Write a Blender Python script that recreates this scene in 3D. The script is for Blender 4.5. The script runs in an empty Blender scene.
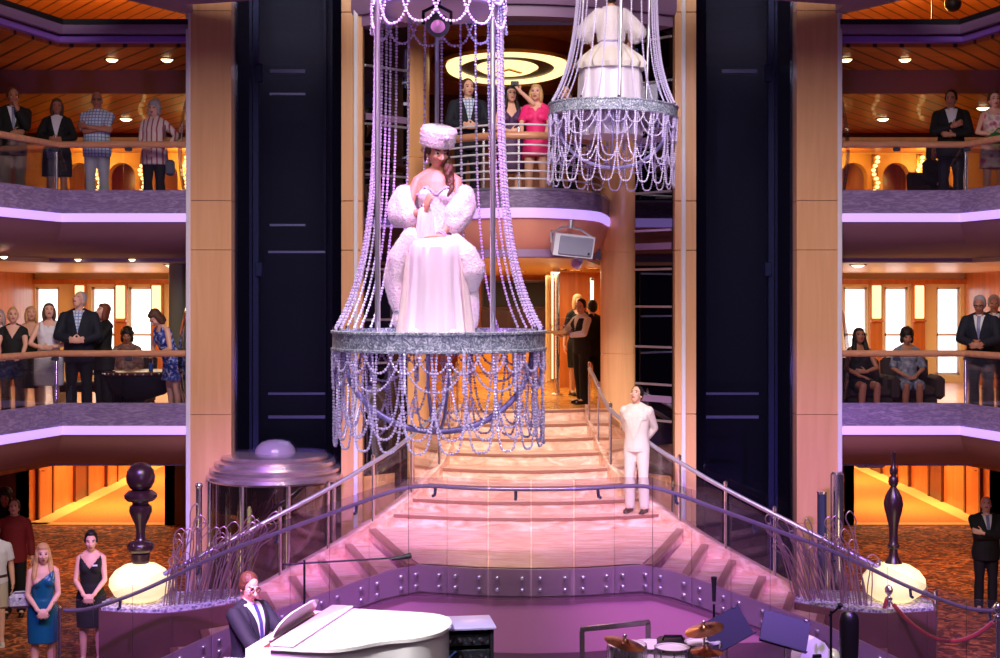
import bpy, bmesh, math, random
import numpy as np
from mathutils import Vector, Matrix, Euler
random.seed(7)
rng = np.random.default_rng(7)
SC = bpy.context.scene
COL = SC.collection
PI = math.pi
R = math.radians

# ------------------------------------------------------------------ materials
def _nt(name):
    m = bpy.data.materials.new(name); m.use_nodes = True
    nt = m.node_tree
    return m, nt, nt.nodes['Principled BSDF']
def rgb(c):
    if len(c) == 3: c = tuple(c) + (1,)
    return c
def srgb(r, g, b):
    f = lambda v: (v/255/12.92) if v/255 <= .04045 else ((v/255+.055)/1.055)**2.4
    return (f(r), f(g), f(b), 1)
def mat(name, c, rough=.5, metal=0, spec=.5, sheen=0, coat=0, bump=0, bscale=40, vary=0, vscale=8):
    m, nt, b = _nt(name)
    b.inputs['Base Color'].default_value = rgb(c)
    b.inputs['Roughness'].default_value = rough
    b.inputs['Metallic'].default_value = metal
    b.inputs['Specular IOR Level'].default_value = spec
    b.inputs['Sheen Weight'].default_value = sheen
    b.inputs['Coat Weight'].default_value = coat
    tc = nt.nodes.new('ShaderNodeTexCoord')
    if bump:
        n = nt.nodes.new('ShaderNodeTexNoise'); n.inputs['Scale'].default_value = bscale; n.inputs['Detail'].default_value = 3
        bp = nt.nodes.new('ShaderNodeBump'); bp.inputs['Strength'].default_value = bump; bp.inputs['Distance'].default_value = .02
        nt.links.new(tc.outputs['Object'], n.inputs['Vector']); nt.links.new(n.outputs['Fac'], bp.inputs['Height'])
        nt.links.new(bp.outputs['Normal'], b.inputs['Normal'])
    if vary:
        n = nt.nodes.new('ShaderNodeTexNoise'); n.inputs['Scale'].default_value = vscale; n.inputs['Detail'].default_value = 4
        mx = nt.nodes.new('ShaderNodeMix'); mx.data_type = 'RGBA'
        c = rgb(c)
        mx.inputs['A'].default_value = tuple(v*(1-vary) for v in c[:3])+(1,)
        mx.inputs['B'].default_value = tuple(min(1, v*(1+vary)) for v in c[:3])+(1,)
        nt.links.new(tc.outputs['Object'], n.inputs['Vector']); nt.links.new(n.outputs['Fac'], mx.inputs['Factor'])
        nt.links.new(mx.outputs['Result'], b.inputs['Base Color'])
    return m
def emis(name, c, s):
    m, nt, b = _nt(name)
    b.inputs['Base Color'].default_value = rgb(c)
    b.inputs['Emission Color'].default_value = rgb(c)
    b.inputs['Emission Strength'].default_value = s
    return m
def grain(name, c1, c2, scale=(6, 6, .6), rough=.35, detail=4, planks=None, coat=.15):
    """wood: stretched noise between two tones, optional dark joints every `planks` metres along (axis, pitch)"""
    m, nt, b = _nt(name)
    tc = nt.nodes.new('ShaderNodeTexCoord'); mp = nt.nodes.new('ShaderNodeMapping')
    mp.inputs['Scale'].default_value = scale
    n = nt.nodes.new('ShaderNodeTexNoise'); n.inputs['Scale'].default_value = 2; n.inputs['Detail'].default_value = detail; n.inputs['Distortion'].default_value = .6
    cr = nt.nodes.new('ShaderNodeValToRGB')
    cr.color_ramp.elements[0].position = .3; cr.color_ramp.elements[0].color = rgb(c1)
    cr.color_ramp.elements[1].position = .7; cr.color_ramp.elements[1].color = rgb(c2)
    nt.links.new(tc.outputs['Object'], mp.inputs['Vector']); nt.links.new(mp.outputs['Vector'], n.inputs['Vector'])
    nt.links.new(n.outputs['Fac'], cr.inputs['Fac'])
    out = cr.outputs['Color']
    if planks:
        ax, pitch, frac, dark = planks
        sx = nt.nodes.new('ShaderNodeSeparateXYZ'); nt.links.new(tc.outputs['Object'], sx.inputs['Vector'])
        if isinstance(ax, tuple):
            a = nt.nodes.new('ShaderNodeMath'); a.operation = 'MULTIPLY'; a.inputs[1].default_value = ax[0]; nt.links.new(sx.outputs['X'], a.inputs[0])
            a2 = nt.nodes.new('ShaderNodeMath'); a2.operation = 'MULTIPLY'; a2.inputs[1].default_value = ax[1]; nt.links.new(sx.outputs['Y'], a2.inputs[0])
            a3 = nt.nodes.new('ShaderNodeMath'); a3.operation = 'ADD'; nt.links.new(a.outputs[0], a3.inputs[0]); nt.links.new(a2.outputs[0], a3.inputs[1])
            src = a3.outputs[0]
        else: src = sx.outputs[ax]
        d = nt.nodes.new('ShaderNodeMath'); d.operation = 'DIVIDE'; d.inputs[1].default_value = pitch; nt.links.new(src, d.inputs[0])
        f = nt.nodes.new('ShaderNodeMath'); f.operation = 'FRACT'; nt.links.new(d.outputs[0], f.inputs[0])
        l = nt.nodes.new('ShaderNodeMath'); l.operation = 'LESS_THAN'; l.inputs[1].default_value = frac; nt.links.new(f.outputs[0], l.inputs[0])
        mx = nt.nodes.new('ShaderNodeMix'); mx.data_type = 'RGBA'; mx.inputs['B'].default_value = rgb(dark)
        nt.links.new(l.outputs[0], mx.inputs['Factor']); nt.links.new(out, mx.inputs['A']); out = mx.outputs['Result']
    nt.links.new(out, b.inputs['Base Color'])
    b.inputs['Roughness'].default_value = rough; b.inputs['Coat Weight'].default_value = coat
    return m
def glass(name, tint=(1, 1, 1), refl=.12, rough=.02, gtint=(1, 1, 1), etch=0):
    m = bpy.data.materials.new(name); m.use_nodes = True; nt = m.node_tree; nt.nodes.clear()
    o = nt.nodes.new('ShaderNodeOutputMaterial'); mix = nt.nodes.new('ShaderNodeMixShader')
    t = nt.nodes.new('ShaderNodeBsdfTransparent'); t.inputs['Color'].default_value = rgb(tint)
    g = nt.nodes.new('ShaderNodeBsdfGlossy'); g.inputs['Color'].default_value = rgb(gtint); g.inputs['Roughness'].default_value = rough
    lw = nt.nodes.new('ShaderNodeLayerWeight'); lw.inputs['Blend'].default_value = .35
    mr = nt.nodes.new('ShaderNodeMapRange'); mr.inputs['To Min'].default_value = refl; mr.inputs['To Max'].default_value = min(1, refl+.5)
    nt.links.new(lw.outputs['Fresnel'], mr.inputs['Value']); nt.links.new(mr.outputs['Result'], mix.inputs['Fac'])
    nt.links.new(t.outputs[0], mix.inputs[1]); nt.links.new(g.outputs[0], mix.inputs[2]); nt.links.new(mix.outputs[0], o.inputs['Surface'])
    return m
def etched(name, c, c2, alpha=.55):
    """frosted panel engraved with diagonal feather strokes"""
    m, nt, b = _nt(name)
    tc = nt.nodes.new('ShaderNodeTexCoord'); mp = nt.nodes.new('ShaderNodeMapping')
    mp.inputs['Scale'].default_value = (1.6, 1.6, 7); mp.inputs['Rotation'].default_value = (0, R(38), 0)
    n = nt.nodes.new('ShaderNodeTexNoise'); n.inputs['Scale'].default_value = 3.5; n.inputs['Detail'].default_value = 5; n.inputs['Distortion'].default_value = 1.6
    cr = nt.nodes.new('ShaderNodeValToRGB')
    cr.color_ramp.elements[0].position = .42; cr.color_ramp.elements[0].color = rgb(c)
    cr.color_ramp.elements[1].position = .72; cr.color_ramp.elements[1].color = rgb(c2)
    nt.links.new(tc.outputs['Object'], mp.inputs['Vector']); nt.links.new(mp.outputs['Vector'], n.inputs['Vector'])
    nt.links.new(n.outputs['Fac'], cr.inputs['Fac']); nt.links.new(cr.outputs['Color'], b.inputs['Base Color'])
    b.inputs['Roughness'].default_value = .35
    return m
def spots(name, c1, c2, c3, scale=14, rough=.8, ramp=(.25, .5, .75), kind='noise', dist=0, bump=0):
    m, nt, b = _nt(name)
    tc = nt.nodes.new('ShaderNodeTexCoord')
    if kind == 'noise':
        n = nt.nodes.new('ShaderNodeTexNoise'); n.inputs['Detail'].default_value = 5; n.inputs['Distortion'].default_value = dist; o = n.outputs['Fac']
    else:
        n = nt.nodes.new('ShaderNodeTexVoronoi'); o = n.outputs['Distance']
    n.inputs['Scale'].default_value = scale
    cr = nt.nodes.new('ShaderNodeValToRGB'); e = cr.color_ramp.elements
    e[0].position = ramp[0]; e[0].color = rgb(c1); e[1].position = ramp[2]; e[1].color = rgb(c3)
    x = e.new(ramp[1]); x.color = rgb(c2)
    nt.links.new(tc.outputs['Object'], n.inputs['Vector']); nt.links.new(o, cr.inputs['Fac'])
    nt.links.new(cr.outputs['Color'], b.inputs['Base Color']); b.inputs['Roughness'].default_value = rough
    if bump:
        bp = nt.nodes.new('ShaderNodeBump'); bp.inputs['Strength'].default_value = bump; bp.inputs['Distance'].default_value = .02
        nt.links.new(o, bp.inputs['Height']); nt.links.new(bp.outputs['Normal'], b.inputs['Normal'])
    return m
def checks(name, c1, c2, pitch=.05, width=.25, axes='XZ', rough=.8):
    """cloth with thin stripes along the given axes"""
    m, nt, b = _nt(name)
    tc = nt.nodes.new('ShaderNodeTexCoord'); sx = nt.nodes.new('ShaderNodeSeparateXYZ'); nt.links.new(tc.outputs['Object'], sx.inputs['Vector'])
    src = None
    for a in axes:
        d = nt.nodes.new('ShaderNodeMath'); d.operation = 'DIVIDE'; d.inputs[1].default_value = pitch; nt.links.new(sx.outputs[a], d.inputs[0])
        f = nt.nodes.new('ShaderNodeMath'); f.operation = 'FRACT'; nt.links.new(d.outputs[0], f.inputs[0])
        l = nt.nodes.new('ShaderNodeMath'); l.operation = 'LESS_THAN'; l.inputs[1].default_value = width; nt.links.new(f.outputs[0], l.inputs[0])
        if src is None: src = l.outputs[0]
        else:
            mxm = nt.nodes.new('ShaderNodeMath'); mxm.operation = 'MAXIMUM'; nt.links.new(src, mxm.inputs[0]); nt.links.new(l.outputs[0], mxm.inputs[1]); src = mxm.outputs[0]
    mx = nt.nodes.new('ShaderNodeMix'); mx.data_type = 'RGBA'; mx.inputs['A'].default_value = rgb(c1); mx.inputs['B'].default_value = rgb(c2)
    nt.links.new(src, mx.inputs['Factor']); nt.links.new(mx.outputs['Result'], b.inputs['Base Color']); b.inputs['Roughness'].default_value = rough
    return m

M = {}
def setup_materials():
    M['maple'] = grain('maple_veneer', srgb(216, 162, 116), srgb(228, 176, 130), (5, 5, .35), .32)
    M['pillar_wood'] = grain('pillar_veneer', srgb(222, 162, 110), srgb(234, 176, 124), (5, 5, .35), .3)
    M['orange_wood'] = grain('cherry_panel', srgb(176, 92, 34), srgb(205, 120, 52), (4, 4, .5), .35)
    M['dark_wood'] = grain('mahogany_panel', srgb(70, 28, 18), srgb(98, 42, 26), (4, 4, .5), .35)
    M['handrail_wood'] = grain('handrail_wood', srgb(196, 134, 98), srgb(218, 158, 120), (2, 9, 9), .3)
    M['slat'] = grain('ceiling_slats', srgb(168, 92, 36), srgb(198, 118, 56), (1, 8, 8), .4, planks=((.82, .57), .3, .16, srgb(40, 14, 8)))
    M['slat2'] = grain('ceiling_slats_mirrored', srgb(168, 92, 36), srgb(198, 118, 56), (1, 8, 8), .4, planks=((-.82, .57), .3, .16, srgb(40, 14, 8)))
    M['white_trim'] = mat('white_stone_edge', srgb(226, 222, 232), .3, vary=.08, vscale=6)
    M['black'] = mat('black_matte', (.006, .006, .01), .5)
    M['navy'] = mat('shaft_lining', srgb(4, 5, 16), .45)
    M['steel_dark'] = mat('painted_rail_steel', srgb(62, 68, 90), .4, .3)
    M['steel'] = mat('brushed_steel', (.74, .72, .80), .3, .9)
    M['rail_steel'] = mat('satin_rail_steel', srgb(186, 182, 196), .3, .6)
    M['chrome'] = mat('polished_chrome', (.88, .87, .92), .2, 1)
    M['bronze'] = mat('bronze_chrome', srgb(214, 200, 200), .26, .85)
    M['gold'] = mat('brass', srgb(212, 160, 72), .25, 1)
    M['shaft_glass'] = glass('shaft_glass', (.78, .8, .92), .02, .01, (.5, .55, .9))
    M['side_glass'] = glass('dark_side_glass', (.12, .12, .2), .16, .01, (.85, .85, 1))
    M['cab_glass'] = glass('cab_glass', (.62, .5, .42), .12, .02)
    M['clear'] = glass('clear_glass', (.96, .96, .98), .035, .01)
    M['clear_low'] = glass('balustrade_glass', (.92, .9, .95), .06, .3)
    M['etched'] = etched('etched_frosted_panel', srgb(122, 102, 142), srgb(166, 146, 184))
    M['led'] = emis('led_strip', (.56, .36, 1), .95)
    M['soffit'] = mat('soffit_plaster', srgb(124, 82, 96), .6)
    M['soffit_brown'] = mat('brown_soffit_plaster', srgb(146, 96, 84), .6)
    M['fascia_purple'] = mat('fascia_lilac', srgb(140, 110, 150), .5)
    M['cream'] = mat('cream_plaster', srgb(236, 214, 160), .6)
    M['ceiling_warm'] = mat('warm_ceiling_panel', srgb(214, 180, 132), .35)
    M['gold_wall'] = mat('gold_plaster', srgb(226, 160, 60), .5, vary=.1)
    M['day'] = emis('daylight_pane', (.95, .97, 1), 1.7)
    M['lampwarm'] = emis('warm_lamp', (1, .78, .46), 5)
    M['goldglow'] = emis('gold_cove_light', (1, .74, .34), 1.7)
    M['orangeglow'] = emis('amber_lamp', (1, .55, .15), 6)
    M['marble'] = marble('pink_marble')
    M['nosing'] = mat('brown_stone_nosing', srgb(158, 108, 92), .3)
    M['carpet'] = spots('brown_leaf_carpet', srgb(70, 30, 16), srgb(136, 66, 32), srgb(220, 132, 70), 6, .95, (.36, .5, .64), dist=1.5)
    M['orange_carpet'] = spots('orange_corridor_carpet', srgb(206, 104, 24), srgb(222, 122, 34), srgb(232, 140, 48), 26, .95)
    M['carpet_border'] = mat('pale_carpet_border', srgb(240, 186, 96), .9)
    M['goldfloor'] = spots('polished_honey_floor', srgb(196, 132, 56), srgb(220, 158, 76), srgb(236, 180, 96), 3, .18)
    M['woodfloor'] = grain('striped_wood_floor', srgb(186, 120, 88), srgb(232, 188, 150), (1, 7, 1), .35)
    M['stage_wall'] = mat('stage_wall_satin', srgb(170, 116, 136), .38, sheen=.2)
    M['stage_floor'] = mat('stage_floor', srgb(60, 42, 48), .35)
    M['silver_lace'] = spots('embossed_silver', srgb(84, 92, 112), srgb(150, 158, 176), srgb(236, 240, 248), 22, .3, (.32, .5, .66), dist=2.5, bump=.5)
    M['bead'] = bead_mat('crystal_bead')
    M['lilac_metal'] = mat('lilac_metal', srgb(170, 160, 214), .35, .3)
    M['platform'] = mat('platform_acrylic', srgb(196, 196, 232), .25)
    M['satin'] = mat('white_satin', srgb(228, 216, 226), .28, sheen=.2, spec=.7)
    M['lace'] = spots('sequinned_bodice', srgb(196, 186, 200), srgb(236, 228, 238), srgb(255, 255, 255), 60, .25, bump=.4)
    M['fur'] = mat('white_fur', srgb(238, 228, 232), .9, sheen=.4, bump=.6, bscale=60)
    M['white_gloss'] = mat('white_lacquer', srgb(244, 242, 242), .12, coat=.6)
    M['white_cloth'] = mat('white_cloth', srgb(222, 212, 200), .75, bump=.15)
    M['black_cloth'] = mat('black_cloth', srgb(14, 14, 18), .8)
    M['navy_cloth'] = mat('navy_cloth', srgb(16, 19, 36), .8)
    M['grey_cloth'] = mat('grey_cloth', srgb(96, 98, 112), .8)
    M['khaki'] = mat('khaki_cloth', srgb(168, 152, 132), .85)
    M['pale_trouser'] = mat('pale_trouser_cloth', srgb(176, 178, 186), .85)
    M['black_leather'] = mat('black_leather', srgb(16, 14, 16), .35)
    M['brown_leather'] = mat('brown_leather', srgb(74, 46, 38), .45)
    M['pink'] = mat('pink_crepe', srgb(236, 40, 120), .6)
    M['purple_cloth'] = mat('plum_cloth', srgb(74, 38, 84), .6)
    M['teal'] = mat('teal_satin', srgb(16, 92, 124), .35)
    M['red_cloth'] = mat('dark_red_cloth', srgb(126, 24, 30), .8)
    M['white_tee'] = mat('white_jersey', srgb(226, 224, 228), .85)
    M['stone_cloth'] = mat('stone_cotton', srgb(186, 172, 152), .85)
    M['plaid'] = checks('blue_white_plaid', srgb(214, 222, 236), srgb(120, 146, 196), .045, .28, 'XZ')
    M['stripe_blouse'] = checks('pale_blouse_red_stripes', srgb(228, 206, 204), srgb(168, 84, 92), .07, .3, 'X')
    M['floral'] = spots('floral_print', srgb(204, 150, 170), srgb(232, 222, 196), srgb(200, 70, 130), 9, .7, (.38, .5, .62))
    M['blue_print'] = spots('blue_white_print', srgb(30, 46, 130), srgb(70, 96, 190), srgb(206, 214, 240), 22, .7, (.4, .52, .62))
    M['brown_print'] = spots('brown_print', srgb(70, 40, 40), srgb(120, 84, 78), srgb(160, 130, 120), 16, .7)
    M['grey_print'] = spots('grey_patterned_cloth', srgb(70, 74, 92), srgb(120, 124, 140), srgb(170, 170, 180), 20, .7)
    M['tie'] = mat('silver_tie', srgb(120, 124, 160), .4)
    M['tie_blue'] = mat('blue_tie', srgb(60, 60, 120), .4)
    M['hair_dark'] = mat('dark_hair', srgb(24, 16, 14), .5, bump=.5, bscale=70)
    M['hair_brown'] = mat('brown_hair', srgb(84, 50, 32), .5, bump=.5, bscale=70)
    M['hair_blond'] = mat('blond_hair', srgb(206, 160, 104), .5, bump=.5, bscale=70)
    M['hair_grey'] = mat('grey_hair', srgb(170, 160, 164), .6, bump=.5, bscale=70)
    M['hair_red'] = mat('auburn_hair', srgb(120, 56, 34), .5, bump=.5, bscale=70)
    M['eye_white'] = mat('eye_white', srgb(220, 214, 210), .3)
    M['eye_dark'] = mat('eye_iris', srgb(34, 22, 18), .3)
    M['lip'] = mat('lips', srgb(178, 84, 84), .4)
    M['plum_turned'] = mat('dark_turned_wood', srgb(46, 24, 30), .3, coat=.2)
    M['lampbowl'] = emis('glowing_glass_bowl', (1, .80, .36), 1.15)
    M['planter'] = mat('planter_plaster', srgb(120, 78, 76), .4)
    M['wire'] = mat('rose_wire', srgb(160, 128, 140), .35, .6)
    M['speaker_white'] = mat('pale_speaker_shell', srgb(206, 204, 222), .5)
    M['grille'] = checks('speaker_grille', srgb(150, 150, 176), srgb(120, 120, 150), .012, .4, 'XZ')
    M['lens'] = mat('spot_lens', srgb(170, 120, 160), .1)
    M['cymbal'] = mat('cymbal_bronze', srgb(214, 150, 110), .25, 1)
    M['drumskin'] = mat('drum_skin', srgb(240, 236, 240), .5)
    M['stand_black'] = mat('black_stand_metal', srgb(20, 20, 28), .4, .5)
    M['stand_desk'] = mat('blue_black_desk', srgb(36, 38, 60), .45, .2)
    M['amp_panel'] = spots('rack_faceplate', srgb(20, 20, 28), srgb(34, 34, 46), srgb(110, 120, 150), 34, .4, (.5, .62, .8))
    M['blue_plastic'] = mat('blue_plastic', srgb(60, 110, 200), .35)
    M['rope'] = mat('crimson_velvet', srgb(150, 24, 34), .8, sheen=.5)
    M['sofa'] = mat('dark_upholstery', srgb(52, 36, 34), .8, bump=.2)
    M['iron_red'] = mat('red_felt', srgb(112, 48, 40), .7)
    M['key_white'] = mat('ivory_key', srgb(240, 236, 226), .3)
    M['leaf'] = mat('dark_leaf', srgb(20, 22, 14), .6)
    M['green_bag'] = mat('green_leather', srgb(24, 110, 72), .4)
    M['silver_bag'] = spots('silver_quilt', srgb(150, 146, 160), srgb(200, 196, 206), srgb(240, 238, 244), 40, .35)

def marble(name):
    m, nt, b = _nt(name)
    tc = nt.nodes.new('ShaderNodeTexCoord'); mp = nt.nodes.new('ShaderNodeMapping'); mp.inputs['Scale'].default_value = (.9, 3.2, 3)
    nt.links.new(tc.outputs['Object'], mp.inputs['Vector'])
    n = nt.nodes.new('ShaderNodeTexNoise'); n.inputs['Scale'].default_value = 3; n.inputs['Detail'].default_value = 8; n.inputs['Distortion'].default_value = 1.2
    nt.links.new(mp.outputs['Vector'], n.inputs['Vector'])
    cr = nt.nodes.new('ShaderNodeValToRGB'); e = cr.color_ramp.elements
    e[0].position = .28; e[0].color = srgb(208, 146, 120); e[1].position = .68; e[1].color = srgb(250, 224, 206)
    x = e.new(.5); x.color = srgb(236, 192, 168)
    nt.links.new(n.outputs['Fac'], cr.inputs['Fac']); nt.links.new(cr.outputs['Color'], b.inputs['Base Color'])
    b.inputs['Roughness'].default_value = .3
    return m
def bead_mat(name):
    m, nt, b = _nt(name)
    b.inputs['Base Color'].default_value = srgb(224, 212, 252)
    b.inputs['Roughness'].default_value = .12; b.inputs['Specular IOR Level'].default_value = .9
    b.inputs['Coat Weight'].default_value = .5
    return m
SKINS = {}
def skin(tone):
    if tone not in SKINS:
        c = {'fair': (232, 178, 152), 'mid': (206, 148, 120), 'tan': (180, 118, 90), 'dark': (110, 68, 50)}[tone]
        SKINS[tone] = mat('skin_'+tone, srgb(*c), .5, bump=.05)
    return SKINS[tone]

# ------------------------------------------------------------------ mesh builder
def uvs(seg=12, rings=8):
    vs = [(0, 0, 1)]
    for i in range(1, rings):
        a = PI*i/rings
        for j in range(seg):
            t = 2*PI*j/seg
            vs.append((math.sin(a)*math.cos(t), math.sin(a)*math.sin(t), math.cos(a)))
    vs.append((0, 0, -1))
    fs = [(0, 1+j, 1+(j+1) % seg) for j in range(seg)]
    for i in range(rings-2):
        for j in range(seg):
            a = 1+i*seg+j; b_ = 1+i*seg+(j+1) % seg
            fs.append((a, a+seg, b_+seg, b_))
    L = len(vs)-1; o = 1+(rings-2)*seg
    fs += [(L, o+(j+1) % seg, o+j) for j in range(seg)]
    return np.array(vs), fs
_S = {}
class MB:
    def __init__(s): s.v = []; s.f = []; s.m = []; s.n = 0
    def add(s, vs, fs, m=0):
        vs = np.asarray(vs, float).reshape(-1, 3)
        s.v.append(vs); o = s.n
        s.f += [tuple(i+o for i in f) for f in fs]; s.m += [m]*len(fs); s.n += len(vs); return s
    def box(s, c, d, rot=None, m=0, taper=1):
        x, y, z = [v/2 for v in d]
        vs = np.array([(-x, -y, -z), (x, -y, -z), (x, y, -z), (-x, y, -z), (-x*taper, -y*taper, z), (x*taper, -y*taper, z), (x*taper, y*taper, z), (-x*taper, y*taper, z)])
        if rot is not None: vs = vs @ np.array(Euler(rot).to_matrix()).T
        return s.add(vs+np.array(c), [(0, 3, 2, 1), (4, 5, 6, 7), (0, 1, 5, 4), (1, 2, 6, 5), (2, 3, 7, 6), (3, 0, 4, 7)], m)
    def bbox(s, c, d, b=.01, rot=None, m=0):
        """box with chamfered edges"""
        x, y, z = [v/2 for v in d]; b = min(b, x*.9, y*.9, z*.9)
        rings = []
        for zz, k in ((-z, b), (-z+b, 0), (z-b, 0), (z, b)):
            X, Y = x-k, y-k; c_ = b*.6 if k == 0 else b*.3
            rings.append([(-X+c_, -Y, zz), (X-c_, -Y, zz), (X, -Y+c_, zz), (X, Y-c_, zz), (X-c_, Y, zz), (-X+c_, Y, zz), (-X, Y-c_, zz), (-X, -Y+c_, zz)])
        vs = np.array([p for r in rings for p in r]); fs = []
        for i in range(3):
            for j in range(8):
                a = i*8+j; b2 = i*8+(j+1) % 8; fs.append((a, b2, b2+8, a+8))
        fs += [tuple(range(7, -1, -1)), tuple(range(24, 32))]
        if rot is not None: vs = vs @ np.array(Euler(rot).to_matrix()).T
        return s.add(vs+np.array(c), fs, m)
    def ell(s, c, r, rot=None, seg=16, rings=10, m=0):
        if (seg, rings) not in _S: _S[(seg, rings)] = uvs(seg, rings)
        vs, fs = _S[(seg, rings)]
        if not hasattr(r, '__len__'): r = (r, r, r)
        vs = vs*np.array(r)
        if rot is not None:
            mm = rot if isinstance(rot, Matrix) else Euler(rot).to_matrix()
            vs = vs @ np.array(mm.to_3x3()).T
        return s.add(vs+np.array(c), fs, m)
    def lathe(s, prof, c=(0, 0, 0), n=32, m=0, close=False, sx=1, sy=1, a0=0, a1=2*PI):
        full = abs(a1-a0-2*PI) < 1e-6; cols = n if full else n+1
        vs = []
        for (r, z) in prof:
            for j in range(cols):
                t = a0+(a1-a0)*j/n
                vs.append((c[0]+r*math.cos(t)*sx, c[1]+r*math.sin(t)*sy, c[2]+z))
        fs = []; k = len(prof)
        for i in range(k if close else k-1):
            i2 = (i+1) % k
            for j in range(n):
                j2 = (j+1) % cols
                fs.append((i*cols+j, i*cols+j2, i2*cols+j2, i2*cols+j))
        if not close and full:
            if prof[0][0] > 1e-6: fs.append(tuple(range(cols-1, -1, -1)))
            if prof[-1][0] > 1e-6: fs.append(tuple((k-1)*cols+j for j in range(cols)))
        return s.add(vs, fs, m)
    def tube(s, pts, r, n=8, m=0, closed=False, caps=True, flat=None):
        """round tube along a polyline; r a number or list; flat=(w,h) gives an elliptical section"""
        P = [Vector(p) for p in pts]; k = len(P)
        rr = r if hasattr(r, '__len__') else [r]*k
        T = []
        for i in range(k):
            a = P[(i-1) % k] if (closed or i > 0) else P[i]; b = P[(i+1) % k] if (closed or i < k-1) else P[i]
            t = (b-a); T.append(t.normalized() if t.length > 1e-9 else Vector((0, 0, 1)))
        up = Vector((0, 0, 1)) if abs(T[0].z) < .95 else Vector((0, 1, 0))
        N = (up - T[0]*up.dot(T[0])).normalized(); vs = []
        for i in range(k):
            if i > 0:
                N = (N - T[i]*N.dot(T[i]))
                N = N.normalized() if N.length > 1e-6 else Vector((1, 0, 0))
            B = T[i].cross(N)
            for j in range(n):
                t = 2*PI*j/n
                a, b = (math.cos(t), math.sin(t)) if flat is None else (math.cos(t)*flat[1], math.sin(t)*flat[0])
                vs.append(tuple(P[i]+(N*a+B*b)*rr[i]))
        fs = []
        for i in range(k if closed else k-1):
            i2 = (i+1) % k
            for j in range(n):
                j2 = (j+1) % n; fs.append((i*n+j, i*n+j2, i2*n+j2, i2*n+j))
        if caps and not closed: fs += [tuple(range(n-1, -1, -1)), tuple((k-1)*n+j for j in range(n))]
        return s.add(vs, fs, m)
    def prism(s, pts, z0, z1, m=0):
        n = len(pts); vs = [(p[0], p[1], z0) for p in pts]+[(p[0], p[1], z1) for p in pts]
        a = sum(pts[i][0]*pts[(i+1) % n][1]-pts[(i+1) % n][0]*pts[i][1] for i in range(n))
        fs = [tuple(range(n-1, -1, -1)), tuple(range(n, 2*n))]+[(i, (i+1) % n, n+(i+1) % n, n+i) for i in range(n)]
        if a < 0: fs = [tuple(reversed(f)) for f in fs]
        return s.add(vs, fs, m)
    def rings(s, rs, m=0, cap=True):
        """loft a list of rings (each a list of points, same count)"""
        n = len(rs[0]); vs = [p for r in rs for p in r]; fs = []
        for i in range(len(rs)-1):
            for j in range(n):
                j2 = (j+1) % n; fs.append((i*n+j, i*n+j2, (i+1)*n+j2, (i+1)*n+j))
        if cap: fs += [tuple(range(n-1, -1, -1)), tuple((len(rs)-1)*n+j for j in range(n))]
        return s.add(vs, fs, m)
    def beads(s, pts, r=.012, step=.0225, m=0):
        P = np.array(pts); d = np.r_[0, np.cumsum(np.linalg.norm(np.diff(P, axis=0), axis=1))]
        k = max(2, int(d[-1]/step)); t = np.linspace(0, d[-1], k)
        C = np.stack([np.interp(t, d, P[:, i]) for i in range(3)], 1)
        for i, c in enumerate(C):
            s.ell(c, (r*(1.0 if i % 2 else .8)), None, 6, 4, m)
        return s
    def sweep(s, path, prof, m=0, closed_prof=False, flip=False):
        """path: (x,y) polyline, prof: (out, z); out is to the right-hand side of travel"""
        n = len(path); norm = []
        for i in range(n):
            d0 = Vector(path[i])-Vector(path[i-1]) if i > 0 else Vector(path[1])-Vector(path[0])
            d1 = Vector(path[i+1])-Vector(path[i]) if i < n-1 else d0
            d0.normalize(); d1.normalize()
            n0 = Vector((d0.y, -d0.x)); n1 = Vector((d1.y, -d1.x)); b = (n0+n1)
            b = b.normalized() if b.length > 1e-6 else n0
            norm.append(b/max(.35, b.dot(n0)))
        vs = []; k = len(prof)
        for i in range(n):
            for (o, z) in prof: vs.append((path[i][0]+norm[i].x*o, path[i][1]+norm[i].y*o, z))
        fs = []
        for i in range(n-1):
            for j in range(k if closed_prof else k-1):
                j2 = (j+1) % k; fs.append((i*k+j, i*k+j2, (i+1)*k+j2, (i+1)*k+j))
        if closed_prof: fs += [tuple(range(k-1, -1, -1)), tuple((n-1)*k+j for j in range(k))]
        if flip: fs = [tuple(reversed(f)) for f in fs]
        return s.add(vs, fs, m)
    def V(s): return np.concatenate(s.v) if s.v else np.zeros((0, 3))
    def mesh(s, name, mats, smooth=True, angle=40):
        me = bpy.data.meshes.new(name)
        me.from_pydata(s.V().tolist(), [], s.f)
        for mm in (mats if isinstance(mats, (list, tuple)) else [mats]): me.materials.append(mm)
        if any(s.m): me.polygons.foreach_set('material_index', s.m)
        if smooth:
            me.polygons.foreach_set('use_smooth', [True]*len(me.polygons))
            if angle < 180: me.set_sharp_from_angle(angle=R(angle))
        me.update(); return me

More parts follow.
